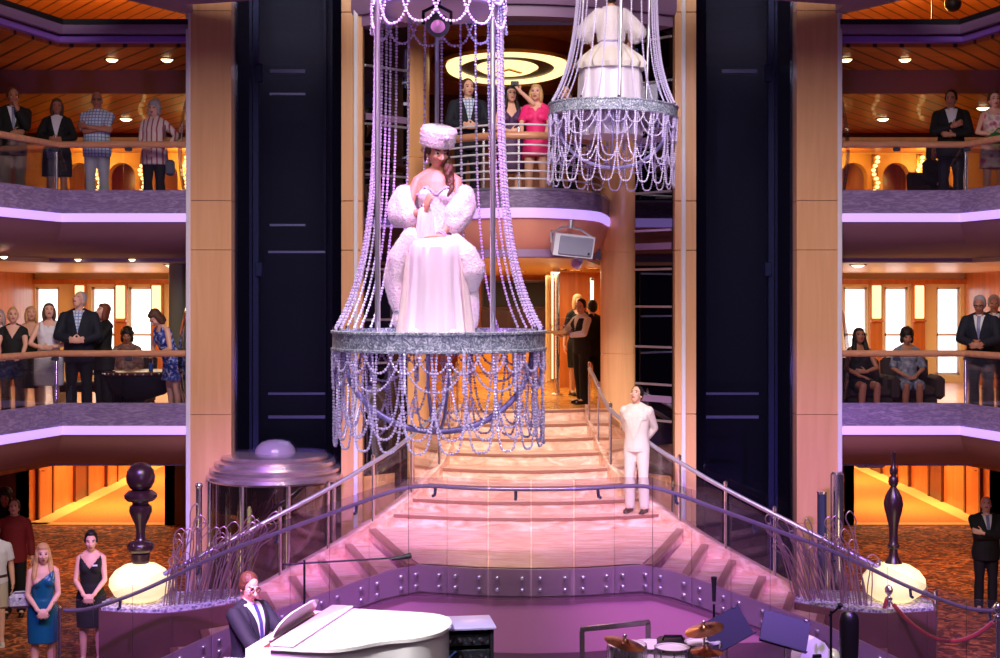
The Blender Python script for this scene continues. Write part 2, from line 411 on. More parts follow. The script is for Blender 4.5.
def tag(o, label=None, cat=None, group=None, kind=None):
    if label: o['label'] = label
    if cat: o['category'] = cat
    if group: o['group'] = group
    if kind: o['kind'] = kind
    return o
def link(name, me, parent=None, loc=None, rot=None):
    o = bpy.data.objects.new(name, me); COL.objects.link(o)
    if parent is not None: o.parent = parent
    if loc is not None: o.location = loc
    if rot is not None: o.rotation_euler = rot
    return o
def ob(name, mb, mats, parent=None, loc=None, rot=None, smooth=True, angle=40):
    return link(name, mb.mesh(name, mats, smooth, angle), parent, loc, rot)
def struct(name, mb, mats, label, cat=None, **k):
    o = ob(name, mb, mats, **k); tag(o, label, cat or name.split('_')[0], None, 'structure'); return o
def empty(name, loc, rz=0, label=None, cat=None, group=None):
    o = bpy.data.objects.new(name, None); COL.objects.link(o); o.location = loc; o.rotation_euler = (0, 0, rz)
    o.empty_display_size = .1
    return tag(o, label, cat, group)
def copy_tree(o, parent=None):
    c = o.copy(); COL.objects.link(c)
    if parent is not None: c.parent = parent
    for ch in list(o.children): copy_tree(ch, c)
    return c
def S(D): return 1389/D
def PX(px, D): return (px-500)*D/1389
def arc(cx, cy, r, a0, a1, n): return [(cx+r*math.cos(a0+(a1-a0)*i/n), cy+r*math.sin(a0+(a1-a0)*i/n)) for i in range(n+1)]
def smoothpath(pts, n=6):
    """Catmull-Rom through the points"""
    P = [np.array(p, float) for p in pts]; out = []
    for i in range(len(P)-1):
        p0 = P[max(i-1, 0)]; p1 = P[i]; p2 = P[i+1]; p3 = P[min(i+2, len(P)-1)]
        for k in range(n):
            t = k/n
            out.append(tuple(.5*((2*p1)+(-p0+p2)*t+(2*p0-5*p1+4*p2-p3)*t*t+(-p0+3*p1-3*p2+p3)*t**3)))
    out.append(tuple(P[-1])); return out
# ------------------------------------------------------------------ the setting
XC = .19
U, L0 = 2.88, -2.88           # upper deck floor, lowest deck floor; the middle deck is 0
F_PATH = {-1: [(-4.22, 18.8), (-5.93, 18.8), (-6.95, 15.2)], 1: [(6.95+.25, 15.2), (6.23, 18.8), (4.6, 18.8)]}
def build_setting():
    # ---- camera
    cd = bpy.data.cameras.new('camera'); cd.lens = 50; cd.sensor_width = 36; cd.shift_y = -.031; cd.clip_end = 200
    co = bpy.data.objects.new('camera', cd); COL.objects.link(co); co.location = (0, 0, 1.7); co.rotation_euler = (PI/2, 0, 0)
    SC.camera = co
    # ---- columns flanking the lift shafts
    seams = [L0, -1.35, .12, 2.35, 3.02, 5.59, 7.6]
    for s, nm in ((-1, 'left'), (1, 'right')):
        mb = MB()
        for a, b in zip(seams[:-1], seams[1:]):
            mb.bbox((XC+s*4.105, 18.95, (a+b)/2), (.555, .3, b-a-.005), .004)
        mb.box((XC+s*4.105, 18.96, 2.4), (.535, .28, 10.3), m=1)
        struct('wall_column_'+nm, mb, [M['maple'], M['dark_wood']], 'tall pale wood column beside the %s lift shaft' % nm, 'column')
        struct('trim_column_'+nm, MB().bbox((XC+s*4.41, 19.1, 2.36), (.06, .64, 10.48), .012), M['white_trim'], 'white stone edge on the outer side of the %s wood column' % nm, 'trim')
        a, b = (2.06, 2.35) if s < 0 else (2.19, 2.48)
        mb = MB()
        for z0, z1 in zip(seams[:-1], seams[1:]):
            mb.bbox((XC+s*(a+b)/2, 19.15, (z0+z1)/2), (b-a, .5, z1-z0-.006), .006)
        struct('wall_inner_column_'+nm, mb, M['maple'], 'slim wood column on the inner side of the %s lift shaft' % nm, 'column')
        struct('trim_inner_column_'+nm, MB().bbox((XC+s*(a+.09 if s < 0 else a+.115), 18.885, 2.36), (.06, .06, 10.48), .012), M['white_trim'], 'white stone strip up the front of the %s inner column' % nm, 'trim')
        # lift shaft
        x0, x1 = XC+s*b, XC+s*3.83
        cx, w = (x0+x1)/2, abs(x1-x0)
        mb = MB(); mb.box((cx, 21.1, 2.36), (w+1.2, .1, 10.48))
        struct('wall_shaft_back_'+nm, mb, M['navy'], 'dark blue back wall of the %s lift shaft' % nm, 'wall')
        mb = MB()
        for xx in (x0-s*.05, x1+s*.05): mb.box((xx, 20.2, 2.36), (.06, 1.7, 10.48))
        struct('wall_shaft_side_'+nm, mb, M['black'], 'black side linings of the %s lift shaft' % nm, 'wall')
        struct('window_shaft_'+('1' if s < 0 else '2'), MB().box((cx, 19.02, 2.36+.25), (w, .02, 9.98)), M['shaft_glass'], 'dark glass front of the %s lift shaft' % nm, 'window')
        t = empty('lift_guide_rails', (0, 0, 0), 0, 'dark steel guide rails and cross bars inside the %s lift shaft' % nm, 'lift rails')
        gx = XC+s*3.61
        ob('guide_rail', MB().box((gx, 19.5, 2.36), (.075, .1, 10.4)), M['steel_dark'], t)
        ob('guide_rail', MB().box((XC+s*3.72, 19.7, 2.36), (.04, .08, 10.4)), M['steel_dark'], t)
        ob('guide_rail', MB().box((cx-s*.3, 20.6, 2.36), (.05, .06, 10.4)), M['navy'], t)
        ob('carriage_bracket', MB().bbox((gx-s*.05, 19.44, 4.85 if s < 0 else 4.85), (.09, .08, .26), .01), M['steel_dark'], t)
        ob('carriage_bracket', MB().bbox((gx-s*.05, 19.44, 2.1), (.09, .08, .2), .01), M['steel_dark'], t)
        for z, h in ((4.9, .055), (4.58, .03), (2.73, .03), (2.35, .03), (.35, .03), (.02, .04)):
            if s > 0 and z not in (4.9, .35, .02): continue
            ob('cross_bar', MB().box((gx-s*(.42 if z > 2.5 else .55), 19.62, z), (.5 if z > 2.5 else .8, .05, h)), M['steel'], t)
        # dark glass wall turned 45 degrees between inner column and round wood pillar
        xa = XC+s*a
        p0 = (xa, 19.1); p1 = (xa-s*(.46 if s > 0 else .55), 19.62)
        ang = math.atan2(p1[1]-p0[1], p1[0]-p0[0]); ln = math.hypot(p1[0]-p0[0], p1[1]-p0[1])
        mb = MB(); mb.box(((p0[0]+p1[0])/2, (p0[1]+p1[1])/2, 2.9), (ln, .03, 9.4), (0, 0, ang))
        struct('window_angled_'+('1' if s < 0 else '2'), mb, M['side_glass'], 'dark angled glass wall between inner column and round pillar on the %s' % nm, 'window')
        nx, ny = math.sin(ang)*s, -math.cos(ang)*s
        if ny > 0: nx, ny = -nx, -ny
        mb = MB(); mb.box(((p0[0]+p1[0])/2-nx*.5, (p0[1]+p1[1])/2-ny*.5, 2.36), (ln+.3, .04, 10.4), (0, 0, ang))
        struct('wall_angled_'+nm, mb, M['navy'], 'dark lining behind the %s angled glass' % nm, 'wall')
        t = empty('glass_mullions', (0, 0, 0), 0, 'thin pale horizontal bars across the %s angled dark glass' % nm, 'glazing bars')
        for z in ((3.17, 2.64, 2.1, 1.58, 1.02, .5, .0, 4.05, 4.7, 5.3) if s > 0 else (3.4, 2.7, 2.1, 1.4, .8, 4.1, 4.9)):
            ob('mullion', MB().box(((p0[0]+p1[0])/2+nx*.03, (p0[1]+p1[1])/2+ny*.03, z), (ln*.98, .025, .03), (0, 0, ang)), M['steel'], t)
        for z in ((2.42, .3, 3.9) if s > 0 else (4.2,)):
            ob('light_strip', MB().box(((p0[0]+p1[0])/2+nx*.02, (p0[1]+p1[1])/2+ny*.02, z), (ln*.96, .02, .09), (0, 0, ang)), M['fascia_purple'], t)
        # round wood pillar
        r = .34
        mb = MB()
        for z0, z1 in ((L0, .9), (.9, 2.35), (2.35, 3.7), (3.7, 5.5), (5.5, 7.5)):
            mb.lathe([(r-.01, z0), (r, z0+.01), (r, z1-.01), (r-.01, z1)], (XC+s*(1.6 if s > 0 else 1.55), 20.05, 0), 40)
        struct('wall_pillar_'+nm, mb, M['pillar_wood'], 'round honey wood pillar at the %s of the stairs' % nm, 'pillar')
        # curved wall beside the stairs behind the pillar
        pth = [(XC+s*1.70, 19.75), (XC+s*1.55, 20.4), (XC+s*1.52, 21.2), (XC+s*1.55, 23)]
        mb = MB().sweep(pth if s < 0 else pth, [(-.05, L0), (.05, L0), (.05, 2.2), (-.05, 2.2)], closed_prof=True)
        struct('wall_stairs_'+nm, mb, M['pillar_wood'], 'curved wood wall along the %s of the stairs' % nm, 'wall')
        mb = MB().prism([(XC+s*1.5, 19.75), (XC+s*1.75, 19.3), (XC+s*2.15, 18.98), (XC+s*2.15, 19.4), (XC+s*1.5, 20)], L0, -.75)
        struct('wall_stairs_base_'+nm, mb, M['pillar_wood'], 'low wood wall under the %s stair rail' % nm, 'wall')
    # ---- side balconies
    for s, nm in ((-1, 'left'), (1, 'right')):
        P = F_PATH[s]
        for F, dk in ((U, 'upper'), (0, 'middle')):
            pr = [(0, F-.03), (0, F+.28), (-.025, F+.28), (-.025, F-.03)]
            struct('trim_%s_%s_glass' % (nm, dk), MB().sweep(list(reversed(P)), pr, closed_prof=True, flip=True), M['etched'], 'etched feather pattern panel along the edge of the %s %s balcony' % (nm, dk), 'balcony edge')
            pr = [(-.05, F-.15), (.012, F-.15), (.02, F-.09), (.012, F-.035), (-.05, F-.035)]
            struct('trim_%s_%s_light' % (nm, dk), MB().sweep(list(reversed(P)), pr, closed_prof=True, flip=True), M['led'], 'glowing violet light strip along the %s %s balcony' % (nm, dk), 'light strip')
            pr = [(-.02, F-.15), (-.06, F-.28), (-.2, F-.44), (-.42, F-.56), (-.62, F-.62), (-.8, F-.62), (-.8, F-.6), (-.4, F-.5), (-.12, F-.2), (-.05, F-.14)]
            struct('ceiling_%s_%s_soffit' % (nm, dk), MB().sweep(list(reversed(P)), pr, closed_prof=True, flip=True, m=0), M['soffit'] if F == U else M['soffit_brown'], 'curved plaster soffit under the %s %s balcony' % (nm, dk), 'soffit')
            pr = [(-.8, F-.6), (-.8, F-.665), (-.9, F-.665), (-.9, F-.6)]
            struct('trim_%s_%s_soffit' % (nm, dk), MB().sweep(list(reversed(P)), pr, closed_prof=True, flip=True), M['fascia_purple'], 'grey lilac trim band behind the soffit under the %s %s balcony' % (nm, dk), 'trim')
            # slab: floor on top, ceiling beneath
            xin = XC+s*4.3
            poly = [(xin, 18.85), (P[1][0], 18.85), (P[2 if s < 0 else 0][0]+s*.05, 15.2), (s*13+XC, 15.2), (s*13+XC, 30), (xin, 30)]
            struct('floor_%s_%s' % (nm, dk), MB().prism(poly, F-.12, F), M['woodfloor'] if F == 0 else M['carpet'], 'floor of the %s %s deck' % (nm, dk), 'floor')
            poly2 = [(xin, 19.7), (P[1][0]+s*.4, 19.7), (P[2 if s < 0 else 0][0]+s*.9, 15.2), (s*13+XC, 15.2), (s*13+XC, 30), (xin, 30)]
            cz = F-.68
            struct('ceiling_%s_%s' % (nm, dk), MB().prism(poly2, cz, cz+.1), M['ceiling_warm'] if F == U else M['orange_wood'], 'ceiling under the %s %s deck' % (nm, dk), 'ceiling')
        # lowest floor side
        poly = [(XC+s*2.4, 17), (s*13+XC, 14), (s*13+XC, 28.0), (XC+s*2.4, 28.0)]
        struct('floor_%s_lowest' % nm, MB().prism(poly, L0-.1, L0), M['carpet'], 'brown leaf patterned carpet of the %s lowest deck' % nm, 'floor')
        # ---- lowest deck: back wall, corridor with cabin doors
        c0, c1 = XC+s*6.95, XC+s*9.75     # corridor opening
        mb = MB(); mb.box(((XC+s*4.3+c0)/2, 28.1, -1.75), (abs(c0-XC-s*4.3), .2, 2.26)); mb.box((c1+s*2.0, 28.1, -1.75), (4.0, .2, 2.26)); 
        struct('wall_lowest_back_'+nm, mb, M['dark_wood'], 'dark mahogany wall at the back of the %s lowest deck' % nm, 'wall')
        struct('floor_corridor_'+nm, MB().box(((c0+c1)/2+s*.3, 37, L0-.05), (3.6, 18, .1)), M['orange_carpet'], 'orange carpet of the %s cabin corridor' % nm, 'floor')
        mb = MB(); mb.box(((c0+c1)/2, 28.12, L0+.006), (2.8, .3, .012)); mb.box((c1-s*.2, 36.5, L0+.006), (.42, 17, .012))
        struct('trim_corridor_'+nm, mb, M['carpet_border'], 'pale border of the %s corridor carpet' % nm, 'trim')
        struct('wall_corridor_outer_'+nm, MB().box((c1+s*.1, 37, -1.75), (.2, 18, 2.26)), M['orange_wood'], 'orange wood outer wall of the %s corridor' % nm, 'wall')
        struct('wall_corridor_inner_'+nm, MB().box((c0-s*.1, 37, -1.75), (.2, 18, 2.26)), M['orange_wood'], 'orange wood inner wall of the %s corridor' % nm, 'wall')
        struct('wall_corridor_end_'+nm, MB().box(((c0+c1)/2, 46, -1.75), (3.2, .2, 2.26)), M['gold_wall'], 'end wall of the %s corridor' % nm, 'wall')
        struct('ceiling_corridor_'+nm, MB().box(((c0+c1)/2, 37, -.62), (3.2, 18, .1)), M['ceiling_warm'], 'ceiling of the %s corridor' % nm, 'ceiling')
        for i in range(6):
            y = 29.1+i*2.5
            t = empty('door_%d' % (i+1+(6 if s > 0 else 0)), (c1-s*.02, y, L0)); tag(t, 'red brown cabin door %s in the %s corridor' % (['nearest the hall', 'second from the hall', 'third from the hall', 'fourth from the hall', 'fifth from the hall', 'at the far end'][i], nm), 'door', None, 'structure')
            ob('door_panel', MB().bbox((0, 0, 1.02), (.05, .82, 2.04), .008), M['dark_wood'] if i % 2 else M['orange_wood'], t)
            mb = MB(); mb.box((0, -.46, 1.05), (.09, .1, 2.1)); mb.box((0, .46, 1.05), (.09, .1, 2.1)); mb.box((0, 0, 2.12), (.09, 1.02, .1))
            ob('door_frame', mb, M['dark_wood'], t)
            ob('handle', MB().tube([(-s*.04, -.32, 1), (-s*.1, -.32, 1), (-s*.1, -.2, 1)], .012), M['gold'], t)
        for i in range(3):
            t = empty('ceiling_lamp', ((c0+c1)/2+s*.5, 30+i*4.5, -.68), 0, ['amber ceiling lamp nearest the hall in the %s corridor', 'amber ceiling lamp half way down the %s corridor', 'amber ceiling lamp at the far end of the %s corridor'][i] % nm, 'lamp', 'corridor ceiling lamps')
            ob('rim', MB().lathe([(.14, 0), (.17, -.015), (.17, .0)], n=24, close=True), M['gold'], t)
            ob('diffuser', MB().lathe([(0, -.03), (.1, -.02), (.14, 0)], n=24), M['lampwarm'], t)
        # ---- middle deck: window wall
        xs0 = XC+s*4.2
        mb = MB(); mb.box((XC+s*11.6, 25.0, 1.07), (4, .2, 2.26)); mb.box((XC+s*(9.25 if s > 0 else 9.65), 26.5, 1.07), (.15, 3, 2.26))
        struct('wall_middle_'+nm, mb, M['orange_wood'], 'orange wood wall at the outer end of the %s middle deck' % nm, 'wall')
        # pitch 1.22 m: window .56, gap with pilaster
        mb = MB(); mb.box((XC+s*6.9, 28.3, 1.07), (5.6, .1, 2.26))
        wins = [6.98, 7.8, 8.85] if s > 0 else [6.6, 7.44, 8.19, 9.32]
        wb = MB()
        edges = [4.2]+[v for w in wins for v in (w-.24, w+.24)]+[10]
        for a, b in zip(edges[0::2], edges[1::2]):
            wb.box((XC+s*(a+b)/2, 28.1, 1.07), (b-a, .2, 2.26))
        for w in wins:
            wb.box((XC+s*w, 28.1, 2.07), (.48, .2, .3)); wb.box((XC+s*w, 28.1, .04), (.48, .2, .2))
        struct('wall_windows_'+nm, wb, M['cream'], 'cream window wall at the back of the %s middle deck' % nm, 'wall')
        struct('trim_windows_'+nm, MB().box((XC+s*6.9, 27.93, 2.03), (5.4, .12, .1)), M['orange_wood'], 'wood pelmet above the windows of the %s middle deck' % nm, 'trim')
        for i, w in enumerate(wins):
            n = i+3 if s < 0 else i+7
            t = empty('window_%d' % n, (XC+s*w, 28.1, 0)); tag(t, 'tall bright window %s on the %s middle deck' % (['nearest the column', 'second from the column', 'third from the column', 'farthest from the column'][i], nm), 'window', None, 'structure')
            ob('pane', MB().box((0, .05, 1.03), (.48, .02, 1.78)), M['day'], t)
            mb = MB()
            for xx in (-.22, .22): mb.box((xx, 0, 1.03), (.05, .1, 1.8))
            for zz in (.17, .96, 1.9): mb.box((0, 0, zz), (.48, .1, .05))
            ob('window_frame', mb, M['white_trim'], t)
        for i, w in enumerate([7.36, 8.22] if s > 0 else [7.08, 7.8, 8.62]):
            t = empty('wall_light_pilaster', (XC+s*w, 27.86, 0), 0, ['lit wooden wall pilaster nearest the column on the %s middle deck', 'lit wooden wall pilaster between the middle windows of the %s deck', 'lit wooden wall pilaster farthest from the column on the %s middle deck'][i] % nm, 'wall light')
            ob('backboard', MB().bbox((0, .06, 1.05), (.24, .12, 1.9), .01), M['orange_wood'], t)
            ob('glowing_panel', MB().bbox((0, -.02, 1.62), (.17, .05, .66), .01), M['goldglow'], t)
            ob('shelf', MB().bbox((0, -.04, 1.24), (.24, .1, .04), .008), M['orange_wood'], t)
        mb = MB().lathe([(.17, 0), (.17, 2.2)], (XC+s*(4.88 if s < 0 else 4.62), 20.4, 0), 32)
        struct('wall_round_column_'+nm, mb, mat('sage_column_'+nm, srgb(150, 150, 120), .4), 'sage round column at the inner end of the %s middle deck' % nm, 'column')
        for F, z0, dk in ((0, .35, 'middle'), (U, U+.35, 'upper')):
            mb = MB().rings([[(XC+s*(4.45+.10*math.sin(PI*k/14)), 19.02, z0-.35+1.7*k/14), (XC+s*(4.45+.17*math.sin(PI*k/14)**.7), 19.1, z0-.35+1.7*k/14), (XC+s*(4.45+.17*math.sin(PI*k/14)**.7), 19.13, z0-.35+1.7*k/14), (XC+s*(4.45+.10*math.sin(PI*k/14)), 19.05, z0-.35+1.7*k/14)] for k in range(15)])
            o = ob('glass_screen', mb, glass('smoked_screen_glass_%s_%s' % (nm, dk), (.8, .76, .78), .06, .05)); tag(o, 'curved smoked glass screen fixed beside the %s column on the %s deck' % (nm, dk), 'screen')
        # ---- upper deck: back wall with arches, ceilings
        poly = [(xin, 19.0), (P[1][0]+s*.1, 19.0), (P[2 if s < 0 else 0][0]+s*.2, 15.2), (s*13+XC, 15.2), (s*13+XC, 20.9), (xin, 20.9)]
        struct('ceiling_slats_'+nm, MB().prism(poly, 5.13, 5.2), M['slat'] if s < 0 else M['slat2'], 'slatted wood ceiling over the %s upper balcony' % nm, 'ceiling')
        struct('trim_header_'+nm, MB().box((XC+s*6.45, 20.95, 4.96), (4.4, .1, .36)), M['soffit'], 'mauve header beam across the %s upper deck' % nm, 'beam')
        struct('wall_header_'+nm, MB().box((XC+s*9.65, 20.9, 4.9), (2, .25, .75)), M['black'], 'black end of the header beam on the %s upper deck' % nm, 'wall')
        struct('ceiling_upper_'+nm, MB().box((XC+s*8.0, 23.6, 4.84), (8, 5.2, .08)), M['slat'] if s < 0 else M['slat2'], 'lower slatted wood ceiling inside the %s upper deck' % nm, 'ceiling')
        struct('ceiling_upper_inner_'+nm, MB().box((XC+s*8.0, 28.2, 4.84), (8, 4.2, .08)), M['orange_wood'], 'amber inner ceiling of the %s upper deck' % nm, 'ceiling')
        struct('trim_upper_'+nm, MB().box((XC+s*8.0, 26.15, 4.72), (8, .12, .3)), M['dark_wood'], 'dark cross beam on the ceiling of the %s upper deck' % nm, 'beam')
        # arched wall
        yb = 29.8; mb = MB()
        arches = [6.45, 7.36, 8.27, 9.18]; hw = .29
        zs, zt = U, 4.8
        ed = [4.3]+[v for a in arches for v in (a-hw, a+hw)]+[11]
        for a, b in zip(ed[0::2], ed[1::2]): mb.box((XC+s*(a+b)/2, yb, (zs+zt)/2), (b-a, .3, zt-zs))
        for a in arches:
            for k in range(10):
                t0, t1 = PI*k/10, PI*(k+1)/10
                x0_, x1_ = XC+s*(a-hw*math.cos(t0)), XC+s*(a-hw*math.cos(t1)); za, zb2 = zs+1.42+hw*math.sin(t0), zs+1.42+hw*math.sin(t1)
                v = [(x0_, yb-.15, za), (x1_, yb-.15, zb2), (x1_, yb-.15, zt), (x0_, yb-.15, zt), (x0_, yb+.15, za), (x1_, yb+.15, zb2), (x1_, yb+.15, zt), (x0_, yb+.15, zt)]
                mb.add(v, [(0, 1, 2, 3), (7, 6, 5, 4), (0, 4, 5, 1), (3, 2, 6, 7)])
        struct('wall_arches_'+nm, mb, M['gold_wall'], 'gold wall with round arches at the back of the %s upper deck' % nm, 'wall')
        struct('wall_upper_back_'+nm, MB().box((XC+s*8, 30.6, 3.85), (8, .1, 2.1)), M['orange_wood'], 'wood wall behind the arches of the %s upper deck' % nm, 'wall')
        mb = MB(); mb.box((XC+s*10.4, 24.5, 3.8), (3.4, .2, 2.0))
        struct('wall_upper_end_'+nm, mb, M['orange_wood'], 'orange wood partition at the outer end of the %s upper deck' % nm, 'wall')
        mb = MB(); mb.box((XC+s*4.62, 20.6, 3.8), (.3, .6, 2.4))
        struct('wall_upper_pier_'+nm, mb, M['dark_wood'], 'dark wood pier beside the %s column on the upper deck' % nm, 'wall')
        for i, a in enumerate([6.9, 7.8, 8.75]):
            t = empty('beaded_wall_light', (XC+s*a, yb-.25, U), 0, ['twisted gold bead wall light nearest the column on the %s upper deck', 'second twisted gold bead wall light from the column on the %s upper deck', 'third twisted gold bead wall light from the column on the %s upper deck'][i] % nm, 'wall light')
            ob('backplate', MB().bbox((0, .06, .95), (.12, .04, 1.85), .01), M['gold'], t)
            mb = MB()
            for k in range(20): mb.ell((.05*math.sin(k*1.1), -.02, .1+k*.09), (.05, .05, .04), None, 10, 6)
            ob('glass_bead_column', mb, M['goldglow'], t)
        # top fascia of the deck above
        pr = [(-.1, 5.40), (.03, 5.40), (.03, 5.47), (-.1, 5.47)]
        struct('trim_%s_top_rim' % nm, MB().sweep(list(reversed(P)), pr, closed_prof=True, flip=True), M['black'], 'black rim of the topmost %s balcony' % nm, 'balcony edge')
        pr = [(-.1, 5.28), (.0, 5.28), (.02, 5.34), (.02, 5.40), (-.1, 5.40)]
        struct('trim_%s_top_fascia' % nm, MB().sweep(list(reversed(P)), pr, closed_prof=True, flip=True), M['fascia_purple'], 'lilac fascia of the topmost %s balcony' % nm, 'balcony edge')
        pr = [(-.3, 5.18), (-.06, 5.18), (-.06, 5.255), (-.3, 5.255)]
        struct('trim_%s_top_band' % nm, MB().sweep(list(reversed(P)), pr, closed_prof=True, flip=True), mat('violet_band_'+nm, srgb(150, 104, 214), .4), 'violet band under the topmost %s balcony' % nm, 'balcony edge')
        poly = [(xin, 21), (P[1][0], 21), (P[2 if s < 0 else 0][0]+s*.4, 15.2), (s*14+XC, 15.2), (s*14+XC, 34), (xin, 34)]
        struct('ceiling_top_'+nm, MB().prism(poly, 7.75, 7.85), M['slat'] if s < 0 else M['slat2'], 'orange slatted ceiling of the topmost %s deck' % nm, 'ceiling')
        struct('floor_top_'+nm, MB().prism([(xin, 18.9), (P[1][0]+s*.05, 18.9), (P[2 if s < 0 else 0][0]+s*.1, 15.2), (s*13+XC, 15.2), (s*13+XC, 34), (xin, 34)], 5.27, 5.39), M['dark_wood'], 'floor of the topmost %s deck' % nm, 'floor')
        struct('wall_top_'+nm, MB().box((XC+s*9, 31, 6.6), (10, .2, 2.5)), M['orange_wood'], 'orange wall of the topmost %s deck' % nm, 'wall')
        mb = MB().prism([(XC+s*4.35, 19.1), (XC+s*5.09, 17.9), (XC+s*6.2, 15), (XC+s*2.0, 15), (XC+s*2.0, 17.6), (XC+s*4.35, 18.3)], 5.56, 5.9)
        struct('ceiling_bridge_'+nm, mb, M['fascia_purple'], 'lilac underside of the bridge above the %s column' % nm, 'soffit')
        # recessed downlights
        def down(x, y, z, lab, r=.085, grp='recessed downlights'):
            t = empty('downlight', (x, y, z), 0, lab, 'downlight', grp)
            ob('trim_ring', MB().lathe([(r, -.004), (r*1.3, -.012), (r*1.32, .0), (r, .004)], n=20, close=True), M['gold'], t)
            ob('lens', MB().lathe([(0, -.045), (r*.6, -.036), (r*.95, -.01), (r, -.004)], n=20), M['lampwarm'], t)
        down(PX(112 if s < 0 else 905, 19.95), 19.95, 5.128, 'recessed ceiling light left of the pair on the slatted ceiling' if s < 0 else 'recessed ceiling light in the middle of the right slatted ceiling')
        down(PX(167 if s < 0 else 846, 19.95), 19.95, 5.128, 'recessed ceiling light nearest the column on the %s slatted ceiling' % nm)
        for k, (px, D, z, lb) in enumerate(([(126, 24.0, 4.795, 'far left ceiling light deep inside the left upper deck'), (124, 28.2, 4.655, 'second ceiling light deep inside the left upper deck'), (81, 27.5, 4.655, 'small ceiling light beside the officer deep in the left upper deck')] if s < 0 else [(883, 24, 4.795, 'ceiling light in front of the arches of the right upper deck'), (875, 27.6, 4.655, 'inner ceiling light above the right arches'), (915, 27.6, 4.655, 'inner ceiling light left of the man in the black jacket'), (983, 22.6, 4.795, 'ceiling light beside the head of the woman in the floral dress')])):
            down(PX(px, D), D, 4.795, lb, .1)
        for k, px in enumerate((4, 78, 132) if s < 0 else ()):
            down(PX(px, 19.5 if k else 18.2), 19.5 if k else 18.2, U-.625, ['tiny soffit light at the far left edge under the upper balcony', 'tiny soffit light at the left of the soffit under the upper balcony', 'tiny soffit light nearest the column under the left upper balcony'][k], .05)
        down(PX(172 if s < 0 else 858, 20.6), 20.6, U-.683, 'bright ceiling light beside the sage column on the %s middle deck' % nm, .1)
        # balcony rails
        for F, dk in ((U, 'upper'), (0, 'middle')):
            t = empty('balcony_railing', (0, 0, F), 0, 'wood topped balcony railing of the %s %s deck' % (nm, dk), 'railing')
            off = [(p[0]+(s*.10 if i != (0 if s < 0 else 2) else 0), p[1]+.08) for i, p in enumerate(P)]
            rz = .945 if F == 0 else .905
            ob('handrail', MB().tube([(x, y, rz) for x, y in off], .045, 12), M['handrail_wood'], t)
            seg = [(off[0], off[1]), (off[1], off[2])]
            pts = [off[1]] + [(off[1][0]*.45+off[0 if s < 0 else 2][0]*.55, off[1][1])] + [((off[1][0]+off[2 if s < 0 else 0][0])/2, (off[1][1]+off[2 if s < 0 else 0][1])/2)]
            for (x, y) in pts[:1]+pts[2:]:
                ob('post', MB().tube([(x, y, 0), (x, y, rz)], .022, 10), M['chrome'], t)
            for (x, y) in pts:
                ob('rail_bracket', MB().bbox((x, y-.05, rz-.07), (.09, .06, .05), .01), M['steel_dark'], t)
            for a, b in seg:
                v = Vector(b)-Vector(a); n = max(1, round(v.length/1.1))
                for k in range(n):
                    p = Vector(a)+v*((k+.5)/n); ang = math.atan2(v.y, v.x)
                    ob('glass_panel', MB().box((p.x, p.y-.0, .47), (v.length/n-.02, .012, .84), (0, 0, ang)), M['clear'], t)
    # ---- centre: upper deck bridge
    ce = [(XC+1.30+.08, 19.9), (XC+1.15, 18.6), (XC+.8, 18.0), (XC+.4, 17.68), (XC+.05, 17.6), (XC-.3, 17.68), (XC-.75, 18.0), (XC-1.12, 18.6), (XC-1.38, 19.9)]
    ce = [tuple(p) for p in smoothpath(ce, 4)]
    ceL = list(reversed(ce))   # travel right so that "out" faces the hall
    F = U
    struct('trim_bridge_glass', MB().sweep(ceL, [(0, F-.03), (0, F+.20), (-.025, F+.20), (-.025, F-.03)], closed_prof=True, flip=True), M['etched'], 'etched panel along the edge of the curved centre balcony', 'balcony edge')
    struct('trim_bridge_rail', MB().sweep(ceL, [(-.03, F+.195), (.012, F+.195), (.012, F+.225), (-.03, F+.225)], closed_prof=True, flip=True), M['steel'], 'steel cap on the edge of the curved centre balcony', 'balcony edge')
    struct('trim_bridge_light', MB().sweep(ceL, [(-.05, F-.16), (.012, F-.16), (.02, F-.1), (.012, F-.035), (-.05, F-.035)], closed_prof=True, flip=True), M['led'], 'glowing violet light strip along the curved centre balcony', 'light strip')
    struct('ceiling_bridge_soffit', MB().sweep(ceL, [(-.02, F-.16), (-.05, F-.3), (-.12, F-.45), (-.22, F-.55), (-.3, F-.55), (-.15, F-.3), (-.06, F-.12)], closed_prof=True, flip=True), mat('coral_soffit', srgb(226, 150, 130), .55), 'coral plaster soffit under the curved centre balcony', 'soffit')
    struct('trim_bridge_soffit', MB().sweep(ceL, [(-.2, F-.65), (-.2, F-.55), (-.32, F-.55), (-.32, F-.65)], closed_prof=True, flip=True), M['fascia_purple'], 'lilac trim band under the curved centre balcony', 'trim')
    poly = [(p[0], p[1]+.02) for p in ce[1:-1]]
    struct('floor_bridge', MB().prism(poly+[(XC-1.4, 27), (XC+1.4, 27)][::1], F-.1, F-.02), M['woodfloor'], 'floor of the curved centre balcony', 'floor')
    pin = [(XC+(p[0]-XC)*.82, p[1]+.25) for p in ce[1:-1]]
    struct('ceiling_middle_centre', MB().prism(pin+[(XC-3, 33), (XC+3, 33)], F-.66, F-.58), M['ceiling_warm'], 'warm ceiling over the landing behind the stairs', 'ceiling')
    # centre upper: back wall, ceiling, gold ring light
    struct('ceiling_upper_centre', MB().box((XC, 23.4, 5.62), (3.6, 6.5, .08)), M['orange_wood'], 'amber ceiling over the curved centre balcony', 'ceiling')
    struct('wall_upper_centre', MB().box((XC, 26.6, 4.2), (4, .2, 2.8)), M['dark_wood'], 'dark wood wall behind the curved centre balcony', 'wall')
